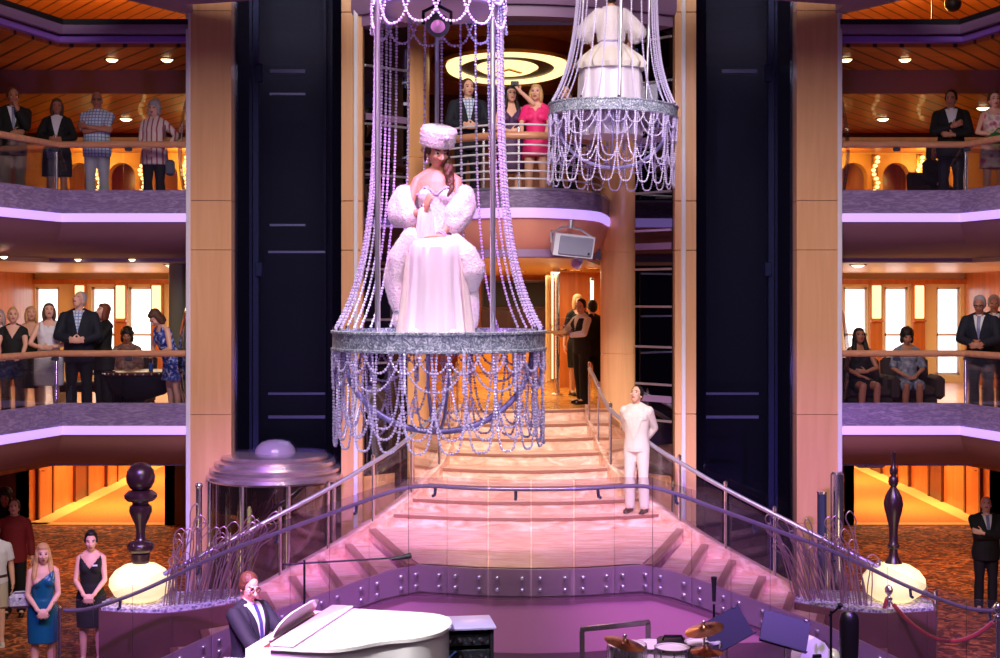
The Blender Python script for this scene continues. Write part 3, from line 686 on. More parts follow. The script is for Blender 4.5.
    struct('wall_upper_centre_panel', MB().box((XC+.1, 26.45, 3.75), (2.9, .1, 1.6)), M['orange_wood'], 'orange wood panel behind the guests on the centre balcony', 'wall')
    for sx in (-1, 1):
        struct('wall_upper_centre_'+('left' if sx < 0 else 'right'), MB().box((XC+sx*1.6, 23.2, 4.2), (.1, 6.4, 2.8)), M['dark_wood'], 'dark %s side wall of the centre balcony lobby' % ('left' if sx < 0 else 'right'), 'wall')
    pr2 = [(XC-2.2, 18.9), (XC-1.2, 18.4), (XC, 18.15), (XC+1.2, 18.4), (XC+2.2, 18.9)]
    struct('trim_top_bridge', MB().sweep([tuple(p) for p in smoothpath(pr2, 5)], [(-.3, 5.55), (0, 5.55), (.03, 5.62), (.03, 6.6), (-.3, 6.6)], closed_prof=True, flip=True), M['fascia_purple'], 'lilac fascia of the topmost centre bridge', 'balcony edge')
    struct('trim_top_bridge_band', MB().sweep([tuple(p) for p in smoothpath(pr2, 5)], [(-.4, 5.40), (-.06, 5.40), (-.06, 5.54), (-.4, 5.54)], closed_prof=True, flip=True), M['fascia_purple'], 'violet band under the topmost centre bridge', 'balcony edge')
    t = empty('ceiling_light', (PX(507, 22), 22.0, 5.36), 0, 'oval gold ring ceiling light above the curved centre balcony', 'ceiling light')
    t.rotation_euler = (R(-2), 0, 0)
    ob('ceiling_dome', MB().lathe([(1.08, -.0), (1.12, -.06), (1.2, -.03), (1.2, .3), (0, .32), (0, .26), (1.02, .22)], n=56, sy=1.25), M['gold'], t)
    ob('outer_ring', MB().lathe([(.76, -.05), (.95, -.05), (.97, 0), (.74, 0)], n=64, close=True, sy=1.3), M['goldglow'], t)
    ob('dark_ring', MB().lathe([(.5, -.02), (.75, -.02), (.75, .02), (.5, .02)], n=56, close=True, sy=1.3), M['dark_wood'], t)
    ob('inner_disc', MB().lathe([(0, -.06), (.42, -.05), (.5, 0), (0, .02)], n=48, sy=1.3), M['goldglow'], t)
    mb = MB(); mb.box((-.06, -.05, -.075), (.05, .36, .02), (0, 0, R(35))); mb.box((.12, -.05, -.075), (.05, .36, .02), (0, 0, R(-35)))
    ob('emblem', mb, M['gold'], t)
    # centre rail with horizontal bars
    t = empty('balcony_railing', (0, 0, U), 0, 'curved centre balcony railing with thin horizontal bars', 'railing')
    rp = [(XC+(p[0]-XC)*.98, p[1]+.07) for p in ce[2:-2]]
    ob('handrail', MB().tube([(x, y, .89) for x, y in rp], .05, 12), M['handrail_wood'], t)
    for z in (1.03, .77, .66, .55, .44, .34): ob('bar', MB().tube([(x, y, z) for x, y in rp], .013, 8), M['white_trim'], t)
    for k in (4, 9, 14, 19, 24):
        if k < len(rp): x, y = rp[k]; ob('post', MB().bbox((x, y+.02, .5), (.03, .03, 1.0), .005), M['chrome'], t)
    # ---- centre: middle deck lobby behind the stairs
    struct('floor_middle_centre', MB().prism([(-.58, 21.4), (-.1, 21.2), (.8, 21.2), (1.28, 21.4), (XC+1.4, 21.8), (XC+1.5, 23), (XC+3, 23.2), (XC+3, 33), (XC-3, 33), (XC-3, 23.2), (XC-1.5, 23)], -.15, .004), M['goldfloor'], 'polished honey floor of the landing behind the stairs', 'floor')
    struct('wall_middle_centre', MB().box((XC, 32.6, 1.07), (6, .2, 2.3)), M['orange_wood'], 'orange wood back wall of the landing lobby', 'wall')
    for sx, sd in ((-1, 'left'), (1, 'right')):
        struct('wall_lobby_'+sd, MB().box((XC+sx*2.7, 28.3, 1.07), (.2, 8.6, 2.3)), M['orange_wood'], '%s wood wall of the landing lobby' % sd, 'wall')
    struct('wall_lobby_panel', MB().box((PX(577, 26.5), 26.5, 1.07), (.9, .14, 2.24)), M['orange_wood'], 'orange wood wall panel behind the waiter', 'wall')
    t = empty('bar_counter', (PX(515, 31.6), 31.6, 0), 0, 'gold fronted bar counter at the back of the landing lobby', 'bar')
    ob('counter_front', MB().bbox((0, 0, .4), (2.6, .5, .8), .02), M['gold_wall'], t); ob('counter_top', MB().bbox((0, -.02, .84), (2.75, .62, .06), .015), M['dark_wood'], t)
    t = empty('wall_screen', (PX(520, 32.4), 32.4, 1.78), 0, 'dark wide screen panel above the bar counter', 'screen')
    ob('panel', MB().bbox((0, 0, 0), (1.7, .08, .55), .01), M['black'], t); ob('frame', MB().box((0, .03, 0), (1.8, .05, .65)), M['dark_wood'], t)
    o = ob('wall_panel', MB().bbox((PX(520, 32.4), 32.42, 1.12), (1.8, .08, .62), .01), M['dark_wood']); tag(o, 'red brown wood panel between dark screen and bar counter', 'panel')
    for k, (px, D, lab) in enumerate(((557, 24.2, 'chrome floor to ceiling post left of the waiter'), (549, 28, 'cream floor to ceiling post beside the bar'))):
        t = empty('lobby_post', (PX(px, D), D, 0), 0, lab, 'post')
        ob('shaft', MB().tube([(0, 0, 0), (0, 0, 2.22)], .05 if k == 0 else .07, 14), M['chrome'] if k == 0 else M['cream'], t)
        ob('base', MB().lathe([(.1, 0), (.1, .03), (.06, .05)], n=20), M['chrome'], t)
    t = empty('light_tube', (PX(552.5, 24.1), 24.1, 0), 0, 'glowing vertical light tube beside the chrome lobby post', 'light')
    ob('tube', MB().tube([(0, 0, .3), (0, 0, 2.1)], .014, 10), M['goldglow'], t); ob('cap', MB().tube([(0, 0, 2.1), (0, 0, 2.16)], .028, 10), M['chrome'], t); ob('cap', MB().tube([(0, 0, .24), (0, 0, .3)], .028, 10), M['chrome'], t)
    t = empty('light_tube', (PX(592, 24.0), 24.0, 0), 0, 'glowing vertical light tube above the bar staff at right', 'light')
    ob('tube', MB().tube([(0, 0, 1.2), (0, 0, 2.0)], .03, 10), emis('cool_tube', (.75, 1, .85), 1.6), t); ob('cap', MB().tube([(0, 0, 2.0), (0, 0, 2.05)], .038, 10), M['chrome'], t)
    for k, (px, D, lab) in enumerate(((560, 25, 'wide downlight over the chrome lobby post'), (592, 24.4, 'downlight at the right of the lobby ceiling'), (575, 26, 'downlight above the waiter'), (520, 27, 'downlight in front of the dark screen'))):
        t = empty('downlight', (PX(px, D), D, U-.665), 0, lab, 'downlight', 'lobby downlights')
        ob('trim_ring', MB().lathe([(.1, -.004), (.13, -.012), (.132, 0), (.1, .004)], n=20, close=True), M['gold'], t); ob('lens', MB().lathe([(0, -.006), (.1, -.004)], n=20), M['lampwarm'], t)
    # back-of-lowest-deck centre + under-stairs mass
    struct('wall_lowest_centre', MB().box((XC, 22.3, -1.5), (5.2, .2, 2.8)), M['dark_wood'], 'dark wall below the landing', 'wall')
# ------------------------------------------------------------------ stairs, balustrades
X0 = .35
BACK = [(1.30, 21.3, 0), (1.30, 20.83, -.17), (1.37, 20.4, -.34), (1.42, 19.95, -.51), (1.5, 19.5, -.68), (1.68, 19.15, -.85), (1.88, 18.88, -1.02), (2.12, 18.62, -1.19), (2.42, 18.4, -1.36),
        (2.72, 18.2, -1.53), (3.05, 18.0, -1.70), (3.4, 17.8, -1.87), (3.75, 17.62, -2.04), (4.1, 17.46, -2.21), (4.45, 17.32, -2.38), (4.8, 17.22, -2.55), (5.1, 17.15, -2.71), (5.4, 17.1, -2.88)]
FRONT = [(X0, 15.68, -1.36), (.95, 15.74, -1.36), (1.62, 15.95, -1.36), (2.0, 16.02, -1.45), (2.45, 16.1, -1.62), (2.9, 16.17, -1.79), (3.35, 16.23, -1.96), (3.8, 16.28, -2.13), (4.25, 16.32, -2.33), (4.7, 16.36, -2.55), (5.15, 16.38, -2.74), (5.6, 16.4, -2.88), (5.95, 16.38, -2.88)]
def mir(p): return (2*X0-p[0],)+tuple(p[1:])
def build_stairs():
    mb = MB()
    yb = 22.2
    for k in range(8):
        x, y, z = BACK[k]
        sag = .22+.02*k
        n = 14; xr, xl = x, 2*X0-x
        cur = []
        for i in range(n+1):
            u = -1+2*i/n
            cur.append((X0+(x-X0)*u, y-sag*(1-u*u)))
        side = [(BACK[j][0], BACK[j][1]) for j in range(k-1, -1, -1)]
        poly = cur+side+[(side[-1][0] if side else x, yb)]+[(2*X0-(side[-1][0] if side else x), yb)]+[(2*X0-a, b) for a, b in reversed(side)]
        mb.prism(poly, z-.17, z, 0)
        # nosing strip
        mb.sweep(list(cur), [(-.02, z-.045), (.018, z-.04), (.022, z-.012), (.0, z-.004), (-.02, z-.006)], 1, closed_prof=True)
    struct('floor_stairs', mb, [M['marble'], M['nosing']], 'pink marble staircase sweeping down from the lobby to the landing', 'stairs', angle=25)
    # landing
    back = [(p[0], p[1]) for p in BACK[6:9]]
    fr = [(p[0], p[1]) for p in FRONT[:3]]
    left = [mir(p)[:2] for p in FRONT[1:3]]
    poly = [(mir(BACK[8])[0], BACK[8][1])]+list(reversed(left))+fr+[back[2], back[1], back[0], (mir(BACK[6])[0], BACK[6][1]), (mir(BACK[7])[0], BACK[7][1])]
    struct('floor_landing', MB().prism(poly, -1.66, -1.36), M['marble'], 'marble landing at the foot of the staircase', 'landing')
    # side flights
    fi = [(1.75+.40*i) for i in range(10)]
    def fy(x): return np.interp(x, [p[0] for p in FRONT], [p[1] for p in FRONT])
    for s, nm in ((1, 'right'), (-1, 'left')):
        mb = MB()
        for i in range(9):
            z = -1.36-.169*(i+1)
            a, b = BACK[8+i], BACK[9+i]
            pts = [(a[0], a[1]), (b[0], b[1]), (fi[i+1], fy(fi[i+1])), (fi[i], fy(fi[i]))]
            if s < 0: pts = [(2*X0-p[0], p[1]) for p in pts]
            mb.prism(pts, -3.0, z)
            # brown nosing strip along the riser line
            q0, q1 = Vector(pts[0]), Vector(pts[3]); d = (Vector(pts[1])-q0).normalized(); d2 = (Vector(pts[2])-q1).normalized()
            zz = z+.169
            sp = [q0-d*.09, q0+d*.012, q1+d2*.012, q1-d2*.09]
            mb.prism([tuple(p) for p in sp], zz-.04, zz+.003, 1)
        struct('floor_flight_'+nm, mb, [M['marble'], M['nosing']], 'marble side flight curving down to the %s' % nm, 'stairs', angle=25)
    # curbs along the wall side of stairs and flights
    for s, nm in ((1, 'right'), (-1, 'left')):
        pts = [(p if s > 0 else mir(p)) for p in BACK]; pts = smoothpath(pts, 4); vs = []
        for i, p in enumerate(pts):
            a = Vector(pts[max(0, i-1)][:2]); b = Vector(pts[min(len(pts)-1, i+1)][:2]); d = (b-a).normalized(); nn = Vector((d.y, -d.x))*(-s)
            for o in (-.0, .16):
                for z in (-3.0, p[2]+.07): vs.append((p[0]+nn.x*o, p[1]+nn.y*o, z))
        n = len(pts); fs = []
        for i in range(n-1):
            a, b = i*4, i*4+4; fs += [(a, a+1, b+1, b), (a+2, b+2, b+3, a+3), (a+1, a+3, b+3, b+1)]
        fs += [(0, 2, 3, 1), ((n-1)*4, (n-1)*4+1, (n-1)*4+3, (n-1)*4+2)]
        struct('trim_curb_'+nm, MB().add(vs, fs), M['marble'], 'pink marble curb along the %s wall side of the stairs' % nm, 'curb', angle=40)
    # slab band + stage wall below the front edge
    fp = [mir(p) for p in reversed(FRONT[1:])]+FRONT
    def ribbon(pts, top, bot, off, th):
        m = MB(); xy = [(p[0], p[1]) for p in pts]
        n = len(pts); vs = []
        for i in range(n):
            a = Vector(xy[max(0, i-1)]); b = Vector(xy[min(n-1, i+1)]); d = (b-a).normalized(); nn = Vector((d.y, -d.x))
            for o in (off, off-th):
                for zz in (top, bot):
                    z = zz(pts[i][2]) if callable(zz) else zz
                    vs.append((xy[i][0]+nn.x*o, xy[i][1]+nn.y*o, z))
        fs = []
        for i in range(n-1):
            a, b = i*4, i*4+4
            fs += [(a, a+1, b+1, b), (a+2, b+2, b+3, a+3), (a, b, b+2, a+2), (a+1, a+3, b+3, b+1)]
        fs += [(0, 2, 3, 1), ((n-1)*4, (n-1)*4+1, (n-1)*4+3, (n-1)*4+2)]
        return m.add(vs, fs)
    struct('trim_landing_edge', ribbon(fp, lambda z: z+.0, lambda z: z-.30, .035, .1), mat('mauve_edge_band', srgb(186, 156, 162), .35), 'mauve edge band along the landing and side flights', 'trim')
    struct('wall_stage', ribbon(fp, lambda z: z-.2, -3.0, .012, .1), M['stage_wall'], 'curved mauve wall between stage and landing', 'wall')
    st = [(-3.3, 8), (4.0, 8)]+[(p[0], p[1]-.05) for p in reversed(fp) if -3.3 < p[0] < 4.0]
    struct('floor_stage', MB().prism(st, -2.42, -2.3), M['stage_floor'], 'dark stage floor in front of the landing', 'floor')
    # front balustrade
    t = empty('glass_balustrade', (0, 0, 0), 0, 'curved glass balustrade with steel rail along the landing front and side flights', 'balustrade')
    dense = smoothpath(fp, 6)
    D = np.array(dense); dd = np.r_[0, np.cumsum(np.hypot(np.diff(D[:, 0]), np.diff(D[:, 1])))]
    def at(d): return Vector([np.interp(d, dd, D[:, j]) for j in range(3)])
    def nrm(d):
        a, b = at(max(0, d-.05)), at(min(dd[-1], d+.05)); v = b-a; return Vector((v.y, -v.x, 0)).normalized()
    N = 24; w = dd[-1]/N
    for k in range(N):
        a, b = at(k*w+.002), at((k+1)*w-.002); n = nrm((k+.5)*w); o = n*.075
        vs = []
        for q in (a, b):
            for oo in (0, .008):
                for z in (-.34, 1.02):
                    vs.append((q.x+o.x+n.x*oo, q.y+o.y+n.y*oo, q.z+z))
        gm = MB().add(vs, [(0, 1, 5, 4), (2, 6, 7, 3), (0, 4, 6, 2), (1, 3, 7, 5), (0, 2, 3, 1), (4, 5, 7, 6)]); gm.m[4] = gm.m[5] = 1
        g = ob('glass_panel', gm, [M['clear_low'], M['steel_dark']], t, smooth=False)
        for u in (.2, .8):
            q = a.lerp(b, u)+o
            for z in (-.09, -.22):
                m = MB(); rot = n.to_track_quat('Z', 'Y').to_matrix()
                m.ell((q.x+n.x*.025, q.y+n.y*.025, q.z+z), (.022, .022, .014), rot, 12, 6)
                m.tube([(q.x-n.x*.06, q.y-n.y*.06, q.z+z), (q.x+n.x*.03, q.y+n.y*.03, q.z+z)], .012, 8)
                ob('bolt', m, M['steel'], g)
    rail = [(at(d)+nrm(d)*.0+Vector((0, 0, .9))) for d in np.linspace(.1, dd[-1]-.05, 90)]
    ob('handrail', MB().tube(rail, .024, 12), M['rail_steel'], t)
    for k in range(1, N, 2):
        q = at(k*w+.3); n = nrm(k*w+.3)
        ob('rail_bracket', MB().tube([(q.x, q.y, q.z+.88), (q.x+n.x*.02, q.y+n.y*.02, q.z+.8), (q.x+n.x*.08, q.y+n.y*.08, q.z+.8)], .018, 8), M['steel_dark'], t)
    for d in (0.05, dd[-1]-.03):
        q = at(d); ob('end_post', MB().lathe([(.05, 0), (.05, .02), (.024, .04), (.024, .9), (.034, .93), (0, .95)], (q.x, q.y, q.z), 14), M['chrome'], t)
    # back balustrades
    for s, nm in ((-1, 'left'), (1, 'right')):
        bp = [(p if s > 0 else mir(p)) for p in BACK]
        bp = [(p[0]+s*.03, p[1]+.03, p[2]) for p in bp]
        t = empty('stair_railing', (0, 0, 0), 0, 'chrome and glass railing down the %s wall side of the stairs' % nm, 'railing')
        dn = smoothpath(bp, 5); D2 = np.array(dn); d2 = np.r_[0, np.cumsum(np.hypot(np.diff(D2[:, 0]), np.diff(D2[:, 1])))]
        at2 = lambda d: Vector([np.interp(d, d2, D2[:, j]) for j in range(3)])
        ob('handrail', MB().tube([at2(d)+Vector((0, 0, .84)) for d in np.linspace(.55, d2[-1]-.05, 70)], .03, 12), M['rail_steel'], t)
        n = 9; ww = (d2[-1]-.6)/n
        for k in range(n+1):
            q = at2(.55+k*ww)
            ob('post', MB().lathe([(.04, 0), (.04, .02), (.02, .03), (.02, .86), (.026, .88), (.026, .93), (0, .95)], tuple(q), 12), M['chrome'], t)
        for k in range(n):
            a, b = at2(.55+k*ww+.05), at2(.55+(k+1)*ww-.05); v = (b-a); nn = Vector((v.y, -v.x, 0)).normalized()*.006
            vs = []
            for q in (a, b):
                for o in (nn, -nn):
                    for z in (.1, .78): vs.append((q.x+o.x, q.y+o.y, q.z+z))
            ob('glass_panel', MB().add(vs, [(0, 1, 5, 4), (2, 6, 7, 3), (0, 4, 6, 2), (1, 3, 7, 5), (0, 2, 3, 1), (4, 5, 7, 6)]), M['clear'], t, smooth=False)

# ------------------------------------------------------------------ lift car, lamps, planters, reeds
def build_props():
    t = empty('lift_car', (PX(275, 18.9), 18.92, L0), 0, 'bronze glass lift car with domed ringed roof at the foot of the left shaft', 'lift')
    r = .90
    ob('cab_wall', MB().lathe([(r-.06, .02), (r-.06, 2.1), (r-.08, 2.1), (r-.08, .02)], n=48, close=True), M['cab_glass'], t)
    ob('inner_panel', MB().lathe([(r-.3, .05), (r-.3, 1.6), (r-.34, 1.6), (r-.34, .05)], n=40, close=True, a0=R(-200), a1=R(20)), M['maple'], t)
    ob('header_band', MB().lathe([(r-.1, 1.72), (r-.1, 2.12), (r-.13, 2.12), (r-.13, 1.72)], n=48, close=True), M['brown_leather'], t)
    ob('floor_ring', MB().lathe([(r-.02, 0), (r, .06), (r-.03, .12), (0, .12), (0, 0)], n=48), M['bronze'], t)
    rf = ob('roof', MB().lathe([(r, 2.12), (r+.03, 2.15), (r+.02, 2.19), (r-.05, 2.21), (r-.02, 2.24), (r-.02, 2.28), (r-.1, 2.30), (r-.08, 2.33), (r-.09, 2.37), (r-.2, 2.39), (r-.17, 2.42), (r-.2, 2.455), (r-.33, 2.47), (.0, 2.48)], n=56), M['bronze'], t)
    ob('roof_dome', MB().lathe([(.28, 2.47), (.27, 2.52), (.24, 2.57), (.18, 2.62), (.1, 2.645), (0, 2.652)], n=40), mat('smoked_dome', srgb(150, 140, 160), .2), rf)
    for a in (-160, -110, -70, -20):
        x, y = (r-.02)*math.cos(R(a)), (r-.02)*math.sin(R(a))
        ob('post', MB().tube([(x, y, .1), (x, y, 2.13)], .035, 12), M['chrome'], t)
    # planters + turned lamps + wire reeds
    for s, nm in ((-1, 'left'), (1, 'right')):
        px = 141 if s < 0 else 893
        D = 17.35; x = PX(px, D)
        t = empty('planter', (x, D, L0), 0, 'curved low planter wall around the %s lamp and wire reeds' % nm, 'planter')
        pts = smoothpath([(s*.42, -.38, 0), (0, -.5, 0), (-s*.5, -.5, 0), (-s*1.0, -.15, 0), (-s*1.35, .3, 0), (-s*1.2, .75, 0), (-s*.4, .6, 0), (s*.3, .4, 0), (s*.52, 0, 0)], 4)
        pl = [(p[0], p[1]) for p in pts]
        ob('wall', MB().prism(pl, 0, .76), M['planter'], t, angle=50)
        ob('gravel_bed', MB().prism([(a*.94, b*.94) for a, b in pl], .76, .80), spots('pebbles_'+nm, srgb(120, 120, 140), srgb(190, 190, 206), srgb(240, 240, 248), 26, .6, kind='voronoi'), t)
        zb = L0+.80
        lamp = empty('turned_lamp', (x, D-.02, zb), 0, ('tall dark lamp with round ball top above a glowing bowl at left' if s < 0 else 'tall dark slender lamp with bulb stem above a glowing bowl at right'), 'lamp')
        n = 64; prof = [(0, 0), (.22, .02), (.33, .1), (.385, .2), (.375, .29), (.31, .38), (.2, .45), (.1, .475), (0, .48)]
        vs = []; k = len(prof)
        for rr, z in prof:
            for j in range(n):
                a = 2*PI*j/n; m_ = 1+.045*abs(math.cos(a*3+.4))-.02
                vs.append((rr*m_*math.cos(a), rr*m_*math.sin(a), z))
        fs = [(i*n+j, i*n+(j+1) % n, (i+1)*n+(j+1) % n, (i+1)*n+j) for i in range(k-1) for j in range(n)]
        ob('glowing_bowl', MB().add(vs, fs), M['lampbowl'], lamp)
        z1 = .46
        if s < 0:
            pr = [(.0, 0), (.1, 0), (.105, .03), (.115, .1), (.12, .13), (.1, .14), (.14, .16), (.165, .2), (.165, .24), (.13, .285), (.075, .3), (.055, .33), (.055, .42), (.07, .5), (.11, .58), (.14, .66), (.135, .72), (.1, .75), (.1, .78), (.16, .79), (.2, .83), (.2, .87), (.15, .915), (.09, .925), (.13, .95), (.17, 1.02), (.178, 1.09), (.165, 1.16), (.125, 1.22), (.06, 1.26), (0, 1.27)]
        else:
            pr = [(0, 0), (.115, 0), (.1, .03), (.06, .1), (.05, .17), (.05, .21), (.07, .225), (.075, .26), (.055, .285), (.05, .4), (.055, .5), (.08, .62), (.11, .74), (.12, .82), (.105, .91), (.07, .99), (.035, 1.05), (.055, 1.08), (.063, 1.12), (.055, 1.17), (.03, 1.2), (.045, 1.23), (.05, 1.27), (.04, 1.31), (.024, 1.34), (.022, 1.45), (.03, 1.47), (.03, 1.52), (0, 1.53)]
        ob('turned_stem', MB().lathe([(a, z1+b*(1 if s < 0 else .92)) for a, b in pr], n=32), M['plum_turned'], lamp)
        rr = random.Random(5 if s < 0 else 9)
        nre = 26
        for k in range(nre):
            u = k/(nre-1)
            bx = x-s*(.38+.8*u)+rr.uniform(-.04, .04); by = D-.3+.5*u*rr.random()+(.3*u)
            h = rr.uniform(.6, .95)+(.3 if 3 <= k <= 9 and k % 2 else 0)+(.1 if k > 16 else 0)
            lean = -s*(.05+.35*u)+rr.uniform(-.08, .1); ly = rr.uniform(-.1, .1)
            wv = rr.uniform(.02, .035); lw = rr.uniform(.045, .075)
            pts = [(-wv, 0, 0), (-wv+lean*.3, ly*.3, h*.4), (-wv*.5+lean*.65, ly*.6, h*.75), (-lw+lean*.9, ly*.9, h*.92), (lean*1.0, ly, h), (lw+lean*.95, ly*.9, h*.9), (wv*.5+lean*.68, ly*.6, h*.76), (wv+lean*.3, ly*.3, h*.4), (wv, 0, 0)]
            pos = 'by the lamp' if u < .34 else ('in the middle of the clump' if u < .67 else 'at the stair end')
            o = ob('wire_reed', MB().tube(smoothpath(pts, 5), .0075, 6), M['wire'], None, (bx, by, zb)); tag(o, 'looped metal wire reed %s of the %s planter' % (pos, nm), 'wire reed', 'wire reeds %s of the %s planter' % (pos, nm))
    # white cabinet / sign hanging in the right lower opening
    # rope barrier at right
    posts = [(PX(889, 16.95), 16.95), (PX(998, 15.95), 15.95)]
    for (x, y), lab in zip(posts, ('chrome stanchion beside the right planter', 'chrome stanchion at the right end of the red rope')):
        t = empty('stanchion', (x, y, L0), 0, lab, 'stanchion')
        ob('base', MB().lathe([(.16, 0), (.16, .015), (.1, .04), (.03, .06)], n=28), M['chrome'], t)
        ob('post', MB().tube([(0, 0, .05), (0, 0, .9)], .024, 14), M['chrome'], t)
        ob('finial', MB().lathe([(.024, .88), (.045, .9), (.045, .93), (.02, .95), (.05, .99), (.055, 1.03), (.035, 1.07), (0, 1.085)], n=20), M['chrome'], t)
    a, b = [Vector((x, y, L0+.91)) for x, y in posts]
    pts = []
    for k in range(25):
        u = k/24; p = a.lerp(b, u); p.z -= .5*4*u*(1-u)*.75; p.y -= .05*math.sin(PI*u); pts.append(p)
    t = empty('barrier_rope', (0, 0, 0), 0, 'red velvet barrier rope sagging between two chrome stanchions', 'rope')
    ob('rope', MB().tube(pts[1:-1], .026, 10), M['rope'], t)
    ob('hook', MB().tube([pts[0], pts[1], pts[2]], .018, 8), M['chrome'], t); ob('hook', MB().tube([pts[-1], pts[-2], pts[-3]], .018, 8), M['chrome'], t)
    pts2 = [a+Vector((-.03, -.02, 0)), a+Vector((-.12, .0, -.35)), a+Vector((-.14, .1, -.62)), a+Vector((.0, .25, -.75)), a+Vector((.1, .4, -.9))]
    o = ob('barrier_rope', MB().tube(smoothpath(pts2, 5), .026, 10), M['rope']); tag(o, 'red velvet rope hanging loose from the stanchion by the right planter', 'rope')
    # chrome posts beside the right column, lower deck
    for k, (px, D, z1, lab) in enumerate(((837, 18.3, -.62, 'tall chrome post against the right column on the lowest deck'), (822, 18.1, -.85, 'dark post left of the chrome post at the right column'))):
        t = empty('column_post', (PX(px, D), D, L0), 0, lab, 'post')
        ob('shaft', MB().tube([(0, 0, 0), (0, 0, z1-L0)], .09 if k == 0 else .06, 18), M['chrome'] if k == 0 else M['steel_dark'], t); ob('cap', MB().lathe([(.09 if k == 0 else .06, z1-L0), (.07, z1-L0+.03), (0, z1-L0+.04)], n=18), M['chrome'], t)
    t = empty('column_post', (PX(199, 18.2), 18.2, L0), 0, 'slim chrome post against the left column on the lowest deck', 'post')
    ob('shaft', MB().tube([(0, 0, 0), (0, 0, 2.1)], .04, 14), M['chrome'], t); ob('cap', MB().ell((0, 0, 2.12), .05, None, 12, 8), M['chrome'], t)
    # pale projector hanging in the right lowest opening
    t = empty('ceiling_projector', (PX(868, 22), 22, -.62), 0, 'pale projector box hanging under the right lowest ceiling', 'projector')
    ob('housing', MB().bbox((0, 0, -.28), (.42, .4, .14), .02), M['speaker_white'], t); ob('mount', MB().tube([(0, 0, 0), (0, 0, -.22)], .03, 10), M['steel'], t); ob('lens', MB().tube([(-.1, -.2, -.28), (-.1, -.24, -.28)], .04, 14), M['black'], t)
    t = empty('ceiling_projector', (PX(128, 23), 23, -.62), 0, 'pale box hanging under the left lowest ceiling above the ball lamp', 'projector')
    ob('housing', MB().bbox((0, 0, -.25), (.4, .4, .16), .02), M['speaker_white'], t); ob('mount', MB().tube([(0, 0, 0), (0, 0, -.2)], .03, 10), M['steel'], t)
    # exit-like lit signs in corridors
    for s, px, D, lab in ((-1, 87, 31, 'small pale lit sign hanging in the left cabin corridor'), (1, 920, 31, 'small pale lit sign hanging in the right cabin corridor')):
        t = empty('hanging_sign', (PX(px, D), D, -.85), 0, lab, 'sign'); ob('sign_face', MB().bbox((0, 0, 0), (.5, .06, .2), .01), emis('sign_face_%d' % s, (1, .85, .5), 2.5), t); ob('bracket', MB().tube([(0, 0, .1), (0, 0, .17)], .02, 8), M['gold'], t)
    # loudspeaker under the bridge
    t = empty('loudspeaker', (PX(571, 17.75), 17.75, 2.38), 0, 'pale wide loudspeaker hung on a bracket under the centre balcony', 'loudspeaker')
    t.rotation_euler = (R(10), R(5), R(18))
    ob('cabinet', MB().rings([[(-.27, -.12, -.14), (.27, -.12, -.14), (.27, -.12, .14), (-.27, -.12, .14)], [(-.2, .2, -.1), (.2, .2, -.1), (.2, .2, .12), (-.2, .2, .12)]]), M['speaker_white'], t, smooth=False)
    ob('grille', MB().bbox((.02, -.125, 0), (.45, .03, .24), .01), M['grille'], t)
    ob('badge', MB().bbox((.2, -.145, -.08), (.022, .01, .03), .002), M['black'], t)
    for sx in (-.27, .27): ob('bracket', MB().tube([(sx, 0, 0), (sx*1.06, .02, .12), (sx*.5, .08, .2), (0, .1, .22)], .015, 8), M['steel'], t)
    ob('hanger', MB().tube([(0, .1, .2), (0, .12, .3)], .03, 10), M['steel'], t)
    t = empty('swivel_spotlight', (PX(578, 18.0), 18.0, 2.2), 0, 'small white swivel spotlight hanging below the loudspeaker', 'spotlight')
    ob('mount', MB().lathe([(.05, .06), (.06, .04), (.03, .03), (.02, -.0)], n=16), M['speaker_white'], t); ob('head', MB().tube([(.02, 0, 0), (-.03, -.1, -.06)], [.055, .075], 16), M['speaker_white'], t); ob('lens', MB().tube([(-.031, -.101, -.061), (-.034, -.108, -.065)], .06, 16), M['lens'], t)
    # stanchion and hook cable on bridge edge
    t = empty('hanging_cable', (PX(552, 17.9), 17.88, 2.95), 0, 'thin cable hanging down the front of the centre balcony', 'cable')
    ob('cord', MB().tube([(0, -.06, .25), (0, -.08, 0), (-.01, -.09, -.3), (-.005, -.09, -.5)], .008, 6), M['steel_dark'], t)
